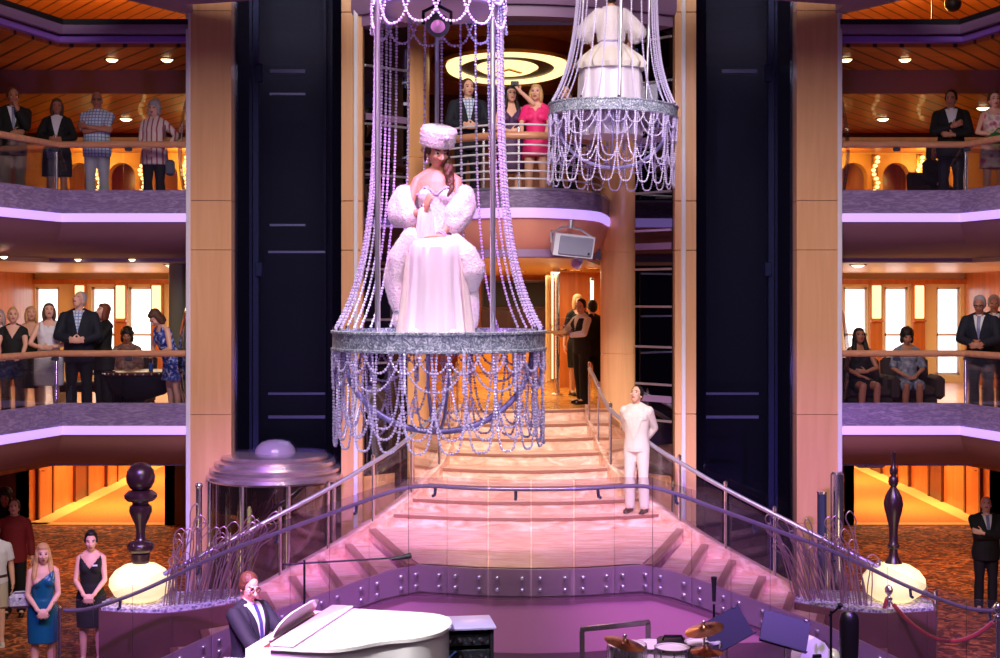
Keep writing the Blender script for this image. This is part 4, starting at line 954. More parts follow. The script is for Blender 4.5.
# ------------------------------------------------------------------ chandeliers
RR = .786
def strand_profile():
    pts = []
    for k in range(40):
        z = 2.46-(2.46-.09)*k/39
        r = .468+.30*math.exp(-(z-.09)/.5)
        pts.append((r, 0, z))
    return pts
_CH = {}
def chandelier_parts():
    if _CH: return _CH
    pr = [(RR, -.075), (RR+.012, -.07), (RR+.012, -.055), (RR, -.05), (RR, .05), (RR+.012, .055), (RR+.012, .07), (RR, .075), (RR-.03, .075), (RR-.03, -.075)]
    _CH['ring_band'] = MB().lathe(pr, n=96, close=True).mesh('ring_band', M['silver_lace'])
    _CH['platform'] = MB().lathe([(RR-.03, .0), (RR-.03, .03), (.0, .03), (0, .0)], n=72).mesh('platform', M['platform'])
    _CH['upper_ring'] = MB().lathe([(0, 2.46), (.40, 2.45), (.46, 2.43), (.49, 2.44), (.49, 2.56), (.46, 2.57), (.3, 2.62), (0, 2.64)], n=64).mesh('upper_ring', M['lilac_metal'])
    _CH['post'] = MB().tube([(0, 0, .03), (0, 0, 2.45)], .02, 14).mesh('post', M['steel'])
    _CH['strand'] = MB().beads(strand_profile(), .0125, .023).mesh('bead_strand', M['bead'])
    # swag: hangs between two azimuths
    def swag(r, da, depth, z, n=30, r2=None, ex=2.6):
        out = []
        for k in range(n+1):
            u = k/n; a = (u-.5)*da; zz = z-depth*(1-abs(2*u-1)**ex)
            rr = (r2-r)*(1-abs(2*u-1)**2)+r if r2 else r
            out.append((rr*math.cos(a), rr*math.sin(a), zz))
        return out
    _CH['short_swag'] = MB().beads(swag(RR+.0, R(17), .13, -.08), .0115, .021).mesh('short_swag', M['bead'])
    _CH['double_swag'] = MB().beads(swag(RR-.03, R(36), .26, -.08), .0115, .021).mesh('double_swag', M['bead'])
    _CH['long_loop'] = MB().beads(swag(RR-.01, R(19), .68, -.08, 70, None, 4), .0115, .021).mesh('long_loop', M['bead'])
    _CH['mid_loop'] = MB().beads(swag(RR-.06, R(26), .52, -.08, 70, None, 3.6), .0115, .021).mesh('mid_loop', M['bead'])
    _CH['lower_scallop'] = MB().beads(swag(RR-.01, R(18), .17, -.50, 30), .0115, .021).mesh('lower_scallop', M['bead'])
    _CH['upper_swag'] = MB().beads(swag(.5, R(34), .19, 2.46), .0125, .023).mesh('upper_swag', M['bead'])
    _CH['upper_swag_small'] = MB().beads(swag(.5, R(30), .12, 2.56), .0125, .023).mesh('upper_swag_small', M['bead'])
    hp = [(.70*math.cos(t), 0, -.08-.60*math.sin(t)) for t in np.linspace(0, PI, 41)]
    _CH['hoop'] = MB().tube(hp, 1, 8, flat=(.022, .012)).mesh('hoop', M['lilac_metal'])
    _CH['bead_tassel'] = MB().beads([(RR, 0, -.06), (RR+.005, 0, -.2), (RR, 0, -.34)], .015, .02).mesh('bead_tassel', M['bead'])
    return _CH
def chandelier(loc, rz, label, spot=False):
    P = chandelier_parts()
    t = empty('chandelier', loc, rz, label, 'chandelier')
    for n in ('ring_band', 'platform', 'upper_ring'): link(n, P[n], t)
    # open towards local -Y
    angs = [-22, -14, -7, 0, 7, 15, 24, 150, 158, 166, 174, 181, 188, 196, 204, 40, 56, 72, 90, 106, 122, 136, 32, 144]
    for a in angs: link('bead_strand', P['strand'], t, None, (0, 0, R(a)))
    for x, y in ((-.43, -.28), (.40, -.28)): link('post', P['post'], t, (x, y, 0))
    for k in range(24): link('short_swag', P['short_swag'], t, None, (0, 0, 2*PI*k/24))
    for k in range(20): link('lower_scallop', P['lower_scallop'], t, None, (0, 0, 2*PI*(k+.5)/20))
    for k in range(10): link('double_swag', P['double_swag'], t, None, (0, 0, 2*PI*(k+.5)/10))
    for k in range(22): link('long_loop', P['long_loop'], t, None, (0, 0, 2*PI*k/22))
    for k in range(14): link('mid_loop', P['mid_loop'], t, None, (0, 0, 2*PI*(k+.3)/14))
    for k in range(14): link('upper_swag', P['upper_swag'], t, None, (0, 0, 2*PI*k/14))
    for k in range(12): link('upper_swag_small', P['upper_swag_small'], t, None, (0, 0, 2*PI*k/12))
    for k in range(12): link('bead_tassel', P['bead_tassel'], t, None, (0, 0, 2*PI*(k+.5)/12))
    link('hoop', P['hoop'], t, None, (0, 0, R(8))); link('hoop', P['hoop'], t, None, (0, 0, R(86)))
    ob('stem_cable', MB().tube([(0, .1, 3.6), (-.02, .1, 2.6)], .02, 10), M['steel'], t)
    ob('suspension_rod', MB().tube([(-.04, .42, .03), (-.03, .3, 1.4), (-.02, .1, 2.6)], .017, 10), M['steel'], t)
    for k in range(10):
        a = R(angs[k*2]); ob('strand_hook', MB().tube([(.77*math.cos(a), .77*math.sin(a), .03), (.77*math.cos(a), .77*math.sin(a), .1)], .014, 8), M['chrome'], t)
    if spot:
        s = empty('spotlight', (loc[0], loc[1]-.30, loc[2]+2.28), 0, 'black round spotlight hung beneath the upper ring of the front chandelier', 'spotlight')
        s.rotation_euler = (R(8), 0, R(6))
        ob('housing', MB().tube([(0, .1, .02), (0, .0, .0), (0, -.09, -.01)], [.055, .082, .085], 24), M['black'], s)
        ob('lens', MB().lathe([(0, .012), (.035, .008), (.055, 0)], (0, 0, 0), 20), M['lens'], s).matrix_local = Matrix.Translation((0, -.088, -.01)) @ Matrix.Rotation(R(90), 4, 'X')
        ob('yoke', MB().tube([(-.1, .02, 0), (-.1, .02, .09), (0, .02, .14), (.1, .02, .09), (.1, .02, 0)], .013, 8), M['black'], s)
        ob('clamp', MB().bbox((0, .02, .16), (.05, .05, .05), .01), M['steel_dark'], s)
    return t

# ------------------------------------------------------------------ piano and band gear
def build_stage():
    zs = -2.3
    t = empty('grand_piano', (-2.04, 12.8, zs), R(-13), 'white baby grand piano with lid folded open at the keyboard end', 'piano')
    # local: keyboard along y (x=0), tail to +x
    def outline(g=0):
        pts = [(-.0-g, -.76-g), (.55, -.76-g), (.8, -.72-g), (.95, -.6-g), (1.08, -.42-g), (1.22, -.3-g), (1.36, -.22-g*.7), (1.48+g*.7, -.04), (1.53+g, .2), (1.5+g*.8, .48), (1.4+g*.5, .66+g*.6), (1.2, .75+g), (.7, .76+g), (-.0-g, .76+g)]
        c = [(p[0], p[1], 0) for p in pts]
        mid = smoothpath(c[1:-1], 4)
        return [c[0][:2]]+[(p[0], p[1]) for p in mid]+[c[-1][:2]]
    rim = outline(); full = outline(.025)
    ob('case', MB().prism([(x, y) for x, y in rim], .62, .955), M['white_gloss'], t, angle=30)
    lid = [p for p in full if p[0] > .5]; lid = [(.235, -.785)]+lid+[(.235, .785)]
    ob('lid', MB().prism(lid, .962, .99), M['white_gloss'], t, angle=30)
    ob('lid_flap', MB().bbox((.345, .0, 1.006), (.22, 1.56, .026), .006), M['white_gloss'], t)
    ob('tuning_plate', MB().box((.185, 0, .958), (.1, 1.36, .008)), M['iron_red'], t)
    ob('string_bed', MB().box((.222, 0, .966), (.02, 1.3, .012)), M['black'], t)
    d = ob('music_desk', MB().rings([[(.11, y0, .97), (.135, y0, .97), (.135, -y0, .97), (.11, -y0, .97)] if k == 0 else [(.11+k*.04, y0*w, .97+k*.07), (.13+k*.04, y0*w, .97+k*.07), (.13+k*.04, -y0*w, .97+k*.07), (.11+k*.04, -y0*w, .97+k*.07)] for y0 in (.5,) for k, w in ((0, 1), (1, 1.02), (2, .98), (2.6, .8), (2.9, .5))]), M['white_gloss'], t, angle=30)
    ob('desk_ledge', MB().bbox((.13, 0, .985), (.06, 1.05, .02), .005), M['white_gloss'], t)
    ob('fallboard', MB().bbox((.05, 0, .83), (.03, 1.3, .2), .008, (0, R(-14), 0)), M['white_gloss'], t)
    ob('keybed', MB().bbox((-.13, 0, .665), (.34, 1.5, .07), .01), M['white_gloss'], t)
    for sy in (-1, 1): ob('key_cheek', MB().bbox((-.1, sy*.71, .77), (.3, .1, .16), .02), M['white_gloss'], t)
    wk = MB(); bk = MB()
    for k in range(52):
        y = -.624+k*.0245; wk.box((-.15, y, .715), (.15, .0228, .022))
        if k % 7 in (0, 1, 3, 4, 5): bk.box((-.115, y+.0122, .733), (.09, .011, .016))
    ob('white_keys', wk, M['key_white'], t); ob('black_keys', bk, M['black'], t)
    for x, y in ((.12, -.6), (.12, .6), (1.25, .25)):
        ob('leg', MB().lathe([(.07, .62), (.075, .56), (.05, .5), (.055, .3), (.04, .1), (.03, .07), (.04, .05), (.03, 0)], (x, y, 0), 16), M['white_gloss'], t)
    lp = MB(); lp.bbox((.3, 0, .1), (.2, .26, .05), .01)
    for y in (-.08, .08): lp.tube([(.3, y, .62), (.3, y, .1)], .015, 8)
    ly = ob('pedal_lyre', lp, M['white_gloss'], t)
    for y in (-.07, 0, .07): ob('pedal', MB().bbox((.17, y, .06), (.12, .03, .015), .005), M['gold'], ly)
    b = empty('piano_bench', (-2.52, 13.0, zs), R(-13), 'low padded bench at the white piano', 'bench')
    ob('seat', MB().bbox((0, 0, .47), (.34, .7, .08), .03), M['black_leather'], b)
    for x in (-.12, .12):
        for y in (-.3, .3): ob('leg', MB().tube([(x, y, .44), (x*1.05, y*1.03, 0)], [.025, .018], 10), M['white_gloss'], b)
    # microphone on boom by the piano
    def mic_stand(x, y, h, dx, dy, lab, base='tripod'):
        m = empty('microphone_stand', (x, y, zs), 0, lab, 'microphone stand')
        ob('pole', MB().tube([(0, 0, .1), (0, 0, h)], .012, 8), M['stand_black'], m)
        for k in range(3):
            a = 2*PI*k/3; ob('foot', MB().tube([(0, 0, .18), (.28*math.cos(a), .28*math.sin(a), .01)], .01, 8), M['stand_black'], m)
        if dx or dy:
            ob('boom', MB().tube([(-dx*.25, -dy*.25, h-.05), (dx, dy, h+.04)], .01, 8), M['stand_black'], m)
        ob('microphone', MB().tube([(dx, dy, h+.03), (dx*1.12, dy*1.12, h+.05+(.12 if not dx else 0)), (dx*1.22, dy*1.22, h+.07+(.2 if not dx else 0))], [.018, .022, .03], 10), M['black'], m)
        return m
    mic_stand(-2.0, 14.2, 1.32, .9, -.1, 'black boom microphone stand behind the white piano')
    mic_stand(PX(714, 13.6), 13.6, 1.0, 0, 0, 'upright black microphone behind the left music stand')
    mic_stand(PX(831, 12.8), 12.8, 1.12, .06, -.05, 'black microphone stand beside the tall black case')
    # gear rack
    r = empty('gear_rack', (PX(464, 13.2), 13.2, zs), R(8), 'black equipment rack with cables behind the piano tail', 'rack')
    mb = MB(); mb.bbox((-.24, 0, .5), (.03, .45, .8), .005); mb.bbox((.24, 0, .5), (.03, .45, .8), .005); mb.bbox((0, 0, .1), (.5, .45, .03), .005); mb.bbox((0, .21, .5), (.5, .02, .8), .005)
    ob('case', mb, M['black'], r); ob('top', MB().bbox((0, 0, .91), (.56, .5, .03), .008), M['lilac_metal'], r)
    for k in range(5):
        u = ob('rack_unit', MB().bbox((0, -.02, .2+k*.15), (.44, .38, .11), .006), M['amp_panel'], r)
        for j in range(4): ob('knob', MB().tube([(-.16+j*.1, -.21, .2+k*.15), (-.16+j*.1, -.235, .2+k*.15)], .014, 10), M['chrome'], u)
    for k in range(4): ob('cable', MB().tube(smoothpath([(-.2+k*.1, -.22, .8-k*.1), (-.26+k*.05, -.35, .6), (-.15+k*.1, -.33, .35), (.05*k, -.25, .2)], 5), .009, 6), M['blue_plastic'] if k == 1 else M['black'], r)
    for x in (-.2, .2):
        for y in (-.17, .17): ob('caster', MB().ell((x, y, .045), (.045, .02, .045), None, 12, 8), M['black'], r)
    # steel frame
    f = empty('stand_frame', (PX(615, 13.9), 13.9, zs), 0, 'chrome rectangular stand frame standing behind the drums', 'frame')
    ob('bar', MB().bbox((0, 0, .72), (.70, .05, .05), .008, (0, R(-6), 0)), M['chrome'], f)
    ob('leg', MB().bbox((-.33, 0, .34), (.05, .05, .68), .008), M['chrome'], f); ob('leg', MB().bbox((.33, 0, .38), (.05, .05, .76), .008), M['chrome'], f)
    for x in (-.33, .33): ob('foot', MB().bbox((x, 0, .02), (.06, .4, .04), .01), M['chrome'], f)
    # silver amplifier
    a = empty('amplifier', (PX(563, 12.3), 12.3, zs), 0, 'small silver topped amplifier in front of the chrome frame', 'amplifier')
    ob('cabinet', MB().bbox((0, 0, .35), (.42, .32, .7), .03), M['stand_desk'], a); ob('control_panel', MB().bbox((-.02, -.05, .71), (.3, .16, .03), .006), M['steel'], a)
    h = ob('handle', MB().tube([(-.15, .06, .70), (-.13, .06, .76), (.13, .06, .76), (.15, .06, .70)], .012, 8), M['chrome'], a)
    ob('speaker_cloth', MB().bbox((0, -.162, .33), (.36, .02, .5), .006), M['black'], a)
    for k in range(5): ob('knob', MB().tube([(-.13+k*.055, -.08, .725), (-.13+k*.055, -.08, .745)], .013, 10), M['black'], a)
    # drum kit
    def drum(name, x, y, z, r, h, lab, legs=True):
        d_ = empty(name, (x, y, zs), 0, lab, 'drum')
        ob('shell', MB().lathe([(r, z-h), (r, z), (r-.01, z), (r-.01, z-h)], n=32, close=True), M['white_gloss'], d_)
        ob('drum_head', MB().lathe([(0, z-.004), (r, z-.004), (r, z-.01), (0, z-.01)], n=32), M['drumskin'], d_)
        for zz in (z, z-h): ob('hoop', MB().lathe([(r+.002, zz-.015), (r+.014, zz-.015), (r+.014, zz+.012), (r+.002, zz+.012)], n=32, close=True), M['chrome'], d_)
        for k in range(8):
            a_ = 2*PI*k/8; ob('lug', MB().tube([((r+.012)*math.cos(a_), (r+.012)*math.sin(a_), z-.01), ((r+.012)*math.cos(a_), (r+.012)*math.sin(a_), z-h+.01)], .006, 6), M['chrome'], d_)
        for k in range(3):
            a_ = 2*PI*k/3+.4; ob('leg', MB().tube([(r*.5*math.cos(a_), r*.5*math.sin(a_), z-h), (r*1.2*math.cos(a_), r*1.2*math.sin(a_), .01)], .01, 8), M['chrome'], d_)
        return d_
    drum('snare_drum', PX(627, 12.8), 12.8, .80, .17, .14, 'white snare drum under the low cymbal')
    drum('tom_drum', PX(672, 12.7), 12.7, .80, .15, .26, 'white tom drum at the centre of the kit')
    drum('tom_drum', PX(703, 12.85), 12.85, .81, .16, .3, 'white tom drum under the tall cymbals')
    drum('floor_tom', PX(652, 13.2), 13.2, .70, .2, .4, 'white floor tom behind the snare drum')
    def cymbal(x, y, z, r, tilt, lab):
        c = empty('cymbal', (x, y, zs), 0, lab, 'cymbal')
        d_ = ob('plate', MB().lathe([(0, .035), (.02, .034), (.035, .02), (.05, .012), (r*.6, .002), (r, -.012), (r*.99, -.015), (.05, .006), (0, .03)], n=40), M['cymbal'], c, (0, 0, z), (R(tilt[0]), R(tilt[1]), 0))
        ob('stand', MB().tube([(0, 0, .2), (0, 0, z+.06)], .011, 8), M['chrome'], c); ob('wing_nut', MB().ell((0, 0, z+.06), (.02, .008, .015), None, 10, 6), M['chrome'], c)
        for k in range(3):
            a_ = 2*PI*k/3; ob('foot', MB().tube([(0, 0, .3), (.25*math.cos(a_), .25*math.sin(a_), .01)], .01, 8), M['chrome'], c)
    cymbal(PX(625, 12.5), 12.5, .90, .19, (4, 14), 'low tilted bronze cymbal over the snare drum')
    cymbal(PX(704, 12.6), 12.6, 1.0, .18, (6, -14), 'upper bronze cymbal of the pair in front of the music stand')
    cymbal(PX(707, 12.5), 12.5, .83, .15, (4, 0), 'lower bronze cymbal of the pair in front of the music stand')
    # black amps
    for k, (px, D, h, lab) in enumerate(((673, 13.0, .80, 'small black combo amplifier behind the tom drums'), (765, 12.7, .60, 'low black monitor speaker below the right music stand'))):
        a = empty('combo_amplifier', (PX(px, D), D, zs), 0, lab, 'amplifier')
        aw = .27 if k == 0 else .5
        ob('cabinet', MB().bbox((0, 0, h/2), (aw, .34, h), .025), M['black'], a); ob('grille', MB().bbox((0, -.172, h/2-.05), (aw-.06, .02, h-.22), .008), M['stand_black'], a)
        ob('control_strip', MB().bbox((0, -.172, h-.07), (aw-.06, .02, .06), .006), M['amp_panel'], a)
        ob('handle', MB().tube([(-.1, 0, h-.01), (-.08, 0, h+.035), (.08, 0, h+.035), (.1, 0, h-.01)], .014, 8), M['black_leather'], a)
    # music stands
    for px, D, z, rz, ry, lab in ((727, 13.0, .90, 24, -20, 'blue black music stand desk nearest the cymbals'), (785, 12.8, .93, -4, 15, 'blue black music stand desk nearest the white case')):
        m = empty('music_stand', (PX(px, D), D, zs), 0, lab, 'music stand')
        d_ = ob('desk', MB().bbox((0, 0, 0), (.44, .016, .30), .004), M['stand_desk'], m, (0, 0, z), (R(-28), R(ry), R(rz)))
        ob('ledge', MB().bbox((0, -.035, -.15), (.44, .06, .014), .003), M['stand_desk'], d_)
        ob('clip', MB().bbox((.17, -.012, .148), (.03, .02, .02), .003), M['chrome'], d_)
        ob('pole', MB().tube([(0, .03, .1), (0, .03, z)], .013, 8), M['chrome'], m)
        for k in range(3):
            a_ = 2*PI*k/3+.5; ob('foot', MB().tube([(0, .03, .2), (.25*math.cos(a_), .03+.25*math.sin(a_), .01)], .01, 8), M['stand_black'], m)
    # white shell chair / case + tall black case
    c = empty('white_case', (PX(811, 13.25), 13.25, zs), R(10), 'small white moulded speaker with handle hole right of the music stands', 'speaker')
    ob('shell', MB().rings([[(x_, -.14, z_) for x_, z_ in q] if k == 0 else [(x_*.86, .14, z_*.97) for x_, z_ in q] for q in ([(-.17, .0), (.2, .0), (.22, .35), (.16, .62), (.08, .74), (-.02, .8), (-.1, .76), (-.17, .6)],) for k in (0, 1)]), M['white_gloss'], c, angle=30)
    ob('hand_hole', MB().bbox((.0, -.142, .62), (.09, .02, .035), .006), M['black'], c)
    ob('side_pod', MB().ell((.22, 0, .45), (.1, .12, .2), None, 16, 10), M['white_gloss'], c)
    k_ = empty('instrument_case', (PX(849, 12.9), 12.9, zs), R(-6), 'tall black upright instrument case at the right end of the stage', 'case')
    ob('body', MB().rings([[(r_*math.cos(a_)*.10, r_*math.sin(a_)*.09, z_) for a_ in np.linspace(0, 2*PI, 20, endpoint=False)] for z_, r_ in ((0, 1), (.05, 1.05), (.4, 1.05), (.62, .82), (.8, .9), (1.0, .92), (1.06, .8), (1.09, .5))]), M['black_leather'], k_)
    ob('latch', MB().bbox((0, -.09, .5), (.04, .03, .05), .006), M['chrome'], k_); ob('handle', MB().tube([(.03, -.08, .3), (.03, -.13, .32), (.03, -.13, .42), (.03, -.08, .44)], .012, 8), M['black'], k_)
# ------------------------------------------------------------------ people
class Prim(MB):
    def cone(s, p0, p1, r0, r1, n=12, ends=True):
        s.tube([p0, p1], [r0, r1], n)
        if ends: s.ell(p0, r0, None, 10, 7); s.ell(p1, r1, None, 10, 7)
        return s
    def chain(s, pts, rs, n=12, start=True, end=True):
        for i in range(len(pts)-1): s.tube([pts[i], pts[i+1]], [rs[i], rs[i+1]], n)
        for i in range(len(pts)):
            if (i == 0 and not start) or (i == len(pts)-1 and not end): continue
            s.ell(pts[i], rs[i], None, 10, 7)
        return s
def remesh(prim, voxel, smooth=3, factor=.5):
    me = prim.mesh('tmp', [], smooth=False)
    o = bpy.data.objects.new('tmp', me); COL.objects.link(o)
    md = o.modifiers.new('r', 'REMESH'); md.mode = 'VOXEL'; md.voxel_size = voxel
    if smooth:
        sm = o.modifiers.new('s', 'SMOOTH'); sm.factor = factor; sm.iterations = smooth
    dg = bpy.context.evaluated_depsgraph_get()
    ev = o.evaluated_get(dg); out = bpy.data.meshes.new_from_object(ev)
    bpy.data.objects.remove(o); bpy.data.meshes.remove(me)
    out.materials.clear()
    out.polygons.foreach_set('use_smooth', [True]*len(out.polygons)); out.update()
    return out
def centers(me):
    c = np.zeros(len(me.polygons)*3); me.polygons.foreach_get('center', c); return c.reshape(-1, 3)
def submesh(me, mask, name):
    """new mesh holding only the faces in mask"""
    co = np.zeros(len(me.vertices)*3); me.vertices.foreach_get('co', co); co = co.reshape(-1, 3)
    ls = np.zeros(len(me.loops), int); me.loops.foreach_get('vertex_index', ls)
    st = np.zeros(len(me.polygons), int); me.polygons.foreach_get('loop_start', st)
    tt = np.zeros(len(me.polygons), int); me.polygons.foreach_get('loop_total', tt)
    idx = np.nonzero(mask)[0]
    F = [ls[st[i]:st[i]+tt[i]] for i in idx]
    used = np.unique(np.concatenate(F)) if F else np.array([], int)
    mp = -np.ones(len(co), int); mp[used] = np.arange(len(used))
    m2 = bpy.data.meshes.new(name); m2.from_pydata(co[used].tolist(), [], [mp[f].tolist() for f in F])
    m2.polygons.foreach_set('use_smooth', [True]*len(m2.polygons)); m2.update(); return m2
def V3(*a): return Vector(a)
def bisect(me, planes):
    bm = bmesh.new(); bm.from_mesh(me)
    for co, no in planes: bmesh.ops.bisect_plane(bm, geom=bm.verts[:]+bm.edges[:]+bm.faces[:], dist=1e-5, plane_co=co, plane_no=no)
    bm.to_mesh(me); bm.free(); me.polygons.foreach_set('use_smooth', [True]*len(me.polygons)); me.update(); return me
def ik(S_, W, a, b, pole):
    d = W-S_; L = min(d.length, (a+b)*.995); dn = d.normalized(); W = S_+dn*L
    x = (a*a-b*b+L*L)/(2*L); h = math.sqrt(max(0, a*a-x*x))
    pn = pole-dn*pole.dot(dn); pn = pn.normalized() if pn.length > 1e-6 else V3(0, 1, 0)
    return S_+dn*x+pn*h, W
ARM = {  # wrist (x for the person's left, mirrored by side), elbow pole, hand direction, palm normal
 'down': ((.255, .0, .86), (.2, .8, 0), (0, -.1, -1), (-1, 0, 0)),
 'clasp': ((.055, -.20, .94), (.8, .5, 0), (-.75, -.3, -.6), (0, 1, 0)),
 'clasp_mid': ((.06, -.24, 1.07), (.9, .3, -.3), (-.9, -.3, .1), (0, 1, .3)),
 'rail': ((.16, -.36, 1.0), (.7, .4, -.3), (-.5, -.8, -.2), (0, 0, -1)),
 'behind': ((.04, .19, .95), (.9, .5, 0), (-.8, .1, -.5), (0, -1, 0)),
 'crossA': ((-.11, -.205, 1.17), (.8, -.1, -.5), (-1, .3, .1), (0, 1, 0)),
 'crossB': ((-.10, -.235, 1.215), (.8, -.1, -.5), (-1, .35, .2), (0, 1, 0)),
 'chin': ((.05, -.17, 1.40), (.4, -.2, -1), (-.2, .2, 1), (-.6, .6, 0)),
 'phone': ((.02, -.20, 1.55), (.9, -.1, -.5), (-.1, -.1, 1), (-.7, .6, 0)),
 'camera': ((.10, -.27, 1.62), (.9, -.1, -.6), (-.5, -.2, .8), (-.4, .8, 0)),
 'belly': ((.02, -.2, 1.08), (.9, .2, -.3), (-1, -.1, .1), (0, 1, 0)),
 'chest': ((.0, -.18, 1.20), (.9, .1, -.4), (-.9, -.1, .4), (0, 1, 0)),
 'hip': ((.22, -.08, 1.0), (1, .3, 0), (-.5, -.3, -.6), (-1, 0, 0)),
 'lap': ((.09, -.26, 1.02), (.8, .5, -.3), (-.5, -.8, -.1), (0, 0, -1)),
 'bag': ((.22, -.05, 1.02), (.7, .6, -.2), (-.4, -.9, .1), (-1, 0, 0)),
 'tray': ((.10, -.34, 1.14), (.8, .2, -.5), (-.1, -1, 0), (0, 0, 1)),
 'keys': ((.20, -.42, 1.00), (.7, .3, -.5), (-.1, -1, -.05), (0, 0, -1)),
}
def hand(pr, w, d, n, s, curl=.35, k=1.0):
    d = d.normalized(); n = (n-d*n.dot(d)).normalized(); a = d.cross(n).normalized()
    # 'a' should point towards the thumb side
    thumb = a*s
    rot = Matrix((a, d, n)).transposed()
    pr.ell(w+d*.045*k, (.040*k, .056*k, .018*k), rot, 12, 8)
    pr.cone(w-d*.03*k, w+d*.01*k, .027*k, .027*k)
    for i, (u, L) in enumerate(((.031, .072), (.0105, .082), (-.0105, .076), (-.031, .060))):
        b = w+d*.088*k+thumb*u*k; dd = d.copy()+thumb*u*3.0; dd.normalize(); p = b-d*.02*k
        r = .0088*k
        pts = [p]; ang = curl*(.7+.12*i)
        for j in range(3):
            dd = (dd*math.cos(ang*.8)+n*math.sin(ang*.8)).normalized(); p = p+dd*L*k*(.42, .33, .28)[j]+(d*.018*k if j == 0 else V3(0, 0, 0)); pts.append(p)
        pr.chain(pts, [r*1.1, r, r*.92, r*.8], 8)
    b = w+d*.022*k+thumb*.03*k; t1 = (d*.62+thumb*.75+n*.2).normalized(); p1 = b+t1*.042*k; t2 = (d*.85+thumb*.35+n*.35).normalized(); p2 = p1+t2*.034*k
    pr.chain([b, p1, p2], [.0125*k, .0105*k, .0085*k], 8)
TORSO_M = [(.80, .155, .112, .01), (.90, .168, .118, .015), (1.0, .152, .108, .005), (1.08, .146, .104, 0), (1.2, .162, .112, -.005), (1.31, .178, .114, 0), (1.39, .168, .098, .008), (1.44, .12, .075, .015), (1.48, .062, .06, .015)]
TORSO_F = [(.80, .165, .115, .012), (.90, .174, .122, .018), (1.0, .145, .105, .005), (1.08, .124, .092, 0), (1.2, .138, .098, -.004), (1.30, .150, .104, -.004), (1.38, .142, .088, .006), (1.43, .10, .066, .013), (1.47, .052, .05, .015)]
def person(label, X, Y, Z, H=1.72, yaw=0, sex='m', build=1.0, rh='down', lh='down', seated=None, lean=0, side=0, head=(0, 0), tone='fair', hair=('short', 'hair_brown'), wear=None,
           voxel=.010, stance=.10, step=0, glasses=False, knees=None, group=None, extra=None, seat_y=0, twist=0):
    """stands with its base at (X,Y,Z), facing -Y for yaw 0 (yaw>0 turns towards +X). head=(yaw, pitch) degrees"""
    k = H/1.75; wear = wear or {}
    root = empty('person', (X, Y, Z), R(yaw), label, 'person', group)
    T = TORSO_F if sex == 'f' else TORSO_M
    shx = (.150 if sex == 'f' else .176)*(.5+.5*build)
    dz = 0 if seated is None else seated/k-.88
    ML = Matrix.Rotation(R(lean), 3, 'X') @ Matrix.Rotation(R(side), 3, 'Y') @ Matrix.Rotation(R(twist), 3, 'Z')   # lean>0 bends forward (towards -Y)
    hip = V3(0, 0, .92)
    def up(p):
        p = Vector(p); q = hip+ML @ (p-hip); w = min(1, max(0, (p.z-.86)/.14)); q = p.lerp(q, w); q.z += dz; return q
    def ring(c, rx, ry, yo, n=20):
        return [tuple(up((c[0]+rx*math.cos(t), c[1]+yo+ry*math.sin(t), c[2]))) for t in np.linspace(0, 2*PI, n, endpoint=False)]
    def torso(pr, off, z0, z1, bs=1.0, bulge=True):
        zz = sorted(set([z0, z1]+[r[0] for r in T if z0 < r[0] < z1])); rs = []
        for z in zz:
            rx = np.interp(z, [r[0] for r in T], [r[1] for r in T]); ry = np.interp(z, [r[0] for r in T], [r[2] for r in T]); yo = np.interp(z, [r[0] for r in T], [r[3] for r in T])
            bw = build if z < 1.36 else 1+(build-1)*.4
            belly = max(0, build-1)*.28*math.exp(-((z-1.05)/.16)**2)
            rs.append(ring((0, 0, z), rx*bw+off, ry*bw+off+belly*.5, yo-belly*.5))
        pr.rings(rs)
        if sex == 'f' and bulge and z1 > 1.3:
            for sx in (-1, 1): pr.ell(up((sx*.068, -.075, 1.265)), (.062+off, .055+off, .06+off), None, 12, 8)
        elif bulge and z1 > 1.35:
            for sx in (-1, 1): pr.ell(up((sx*.075, -.06, 1.31)), (.085+off, .05+off, .065+off), None, 12, 8)
    # joints
    J = {}
    for s, nm in ((-1, 'R'), (1, 'L')):
        J['sh'+nm] = up((s*shx, .01, 1.385))
        a = ARM[rh if s < 0 else lh] if isinstance(rh if s < 0 else lh, str) else (rh if s < 0 else lh)
        W = V3(s*a[0][0], a[0][1], a[0][2]+dz)
        if lean and not seated and a[0][2] > 1.05: W = up((s*a[0][0], a[0][1], a[0][2]))
        pole = V3(s*a[1][0], a[1][1], a[1][2])
        J['el'+nm], J['wr'+nm] = ik(J['sh'+nm], W, .285, .255, pole)
        J['hd'+nm] = (V3(s*a[2][0], a[2][1], a[2][2]), V3(s*a[3][0], a[3][1], a[3][2]))
        if seated is None:
            st = step*(1 if s > 0 else -1)
            J['hip'+nm] = V3(s*.085, .01, .88); J['an'+nm] = V3(s*stance, .03-st, .085); J['kn'+nm] = (J['hip'+nm]+J['an'+nm])/2+V3(s*.005, -.025-abs(step)*.15, .01)
        else:
            kn = knees or (.10, -.43, .50)
            hz = seated/k
            J['hip'+nm] = V3(s*.085, .0, hz); J['kn'+nm] = V3(s*kn[0], kn[1], min(kn[2], hz+.06)); J['an'+nm] = V3(s*(kn[0]+.01), kn[1]+.05, .085)
    neck0 = up((0, .02, 1.42)); neck1 = up((0, .0, 1.535))
    hy, hp = head
    HM = Matrix.Translation(up((0, -.005, 1.60))) @ (ML.to_4x4() if abs(lean) < 50 else Matrix.Identity(4)) @ Matrix.Rotation(R(hy), 4, 'Z') @ Matrix.Rotation(R(-hp), 4, 'X')
    hm = lambda p: HM @ Vector(p)
    HR = HM.to_3x3()
    # ---- body
    b = Prim(); torso(b, -.006, .84, 1.48)
    for s in (-1, 1): b.chain([up((s*.02, .025, 1.47)), up((s*(shx-.02), .015, 1.40))], [.045, .042])
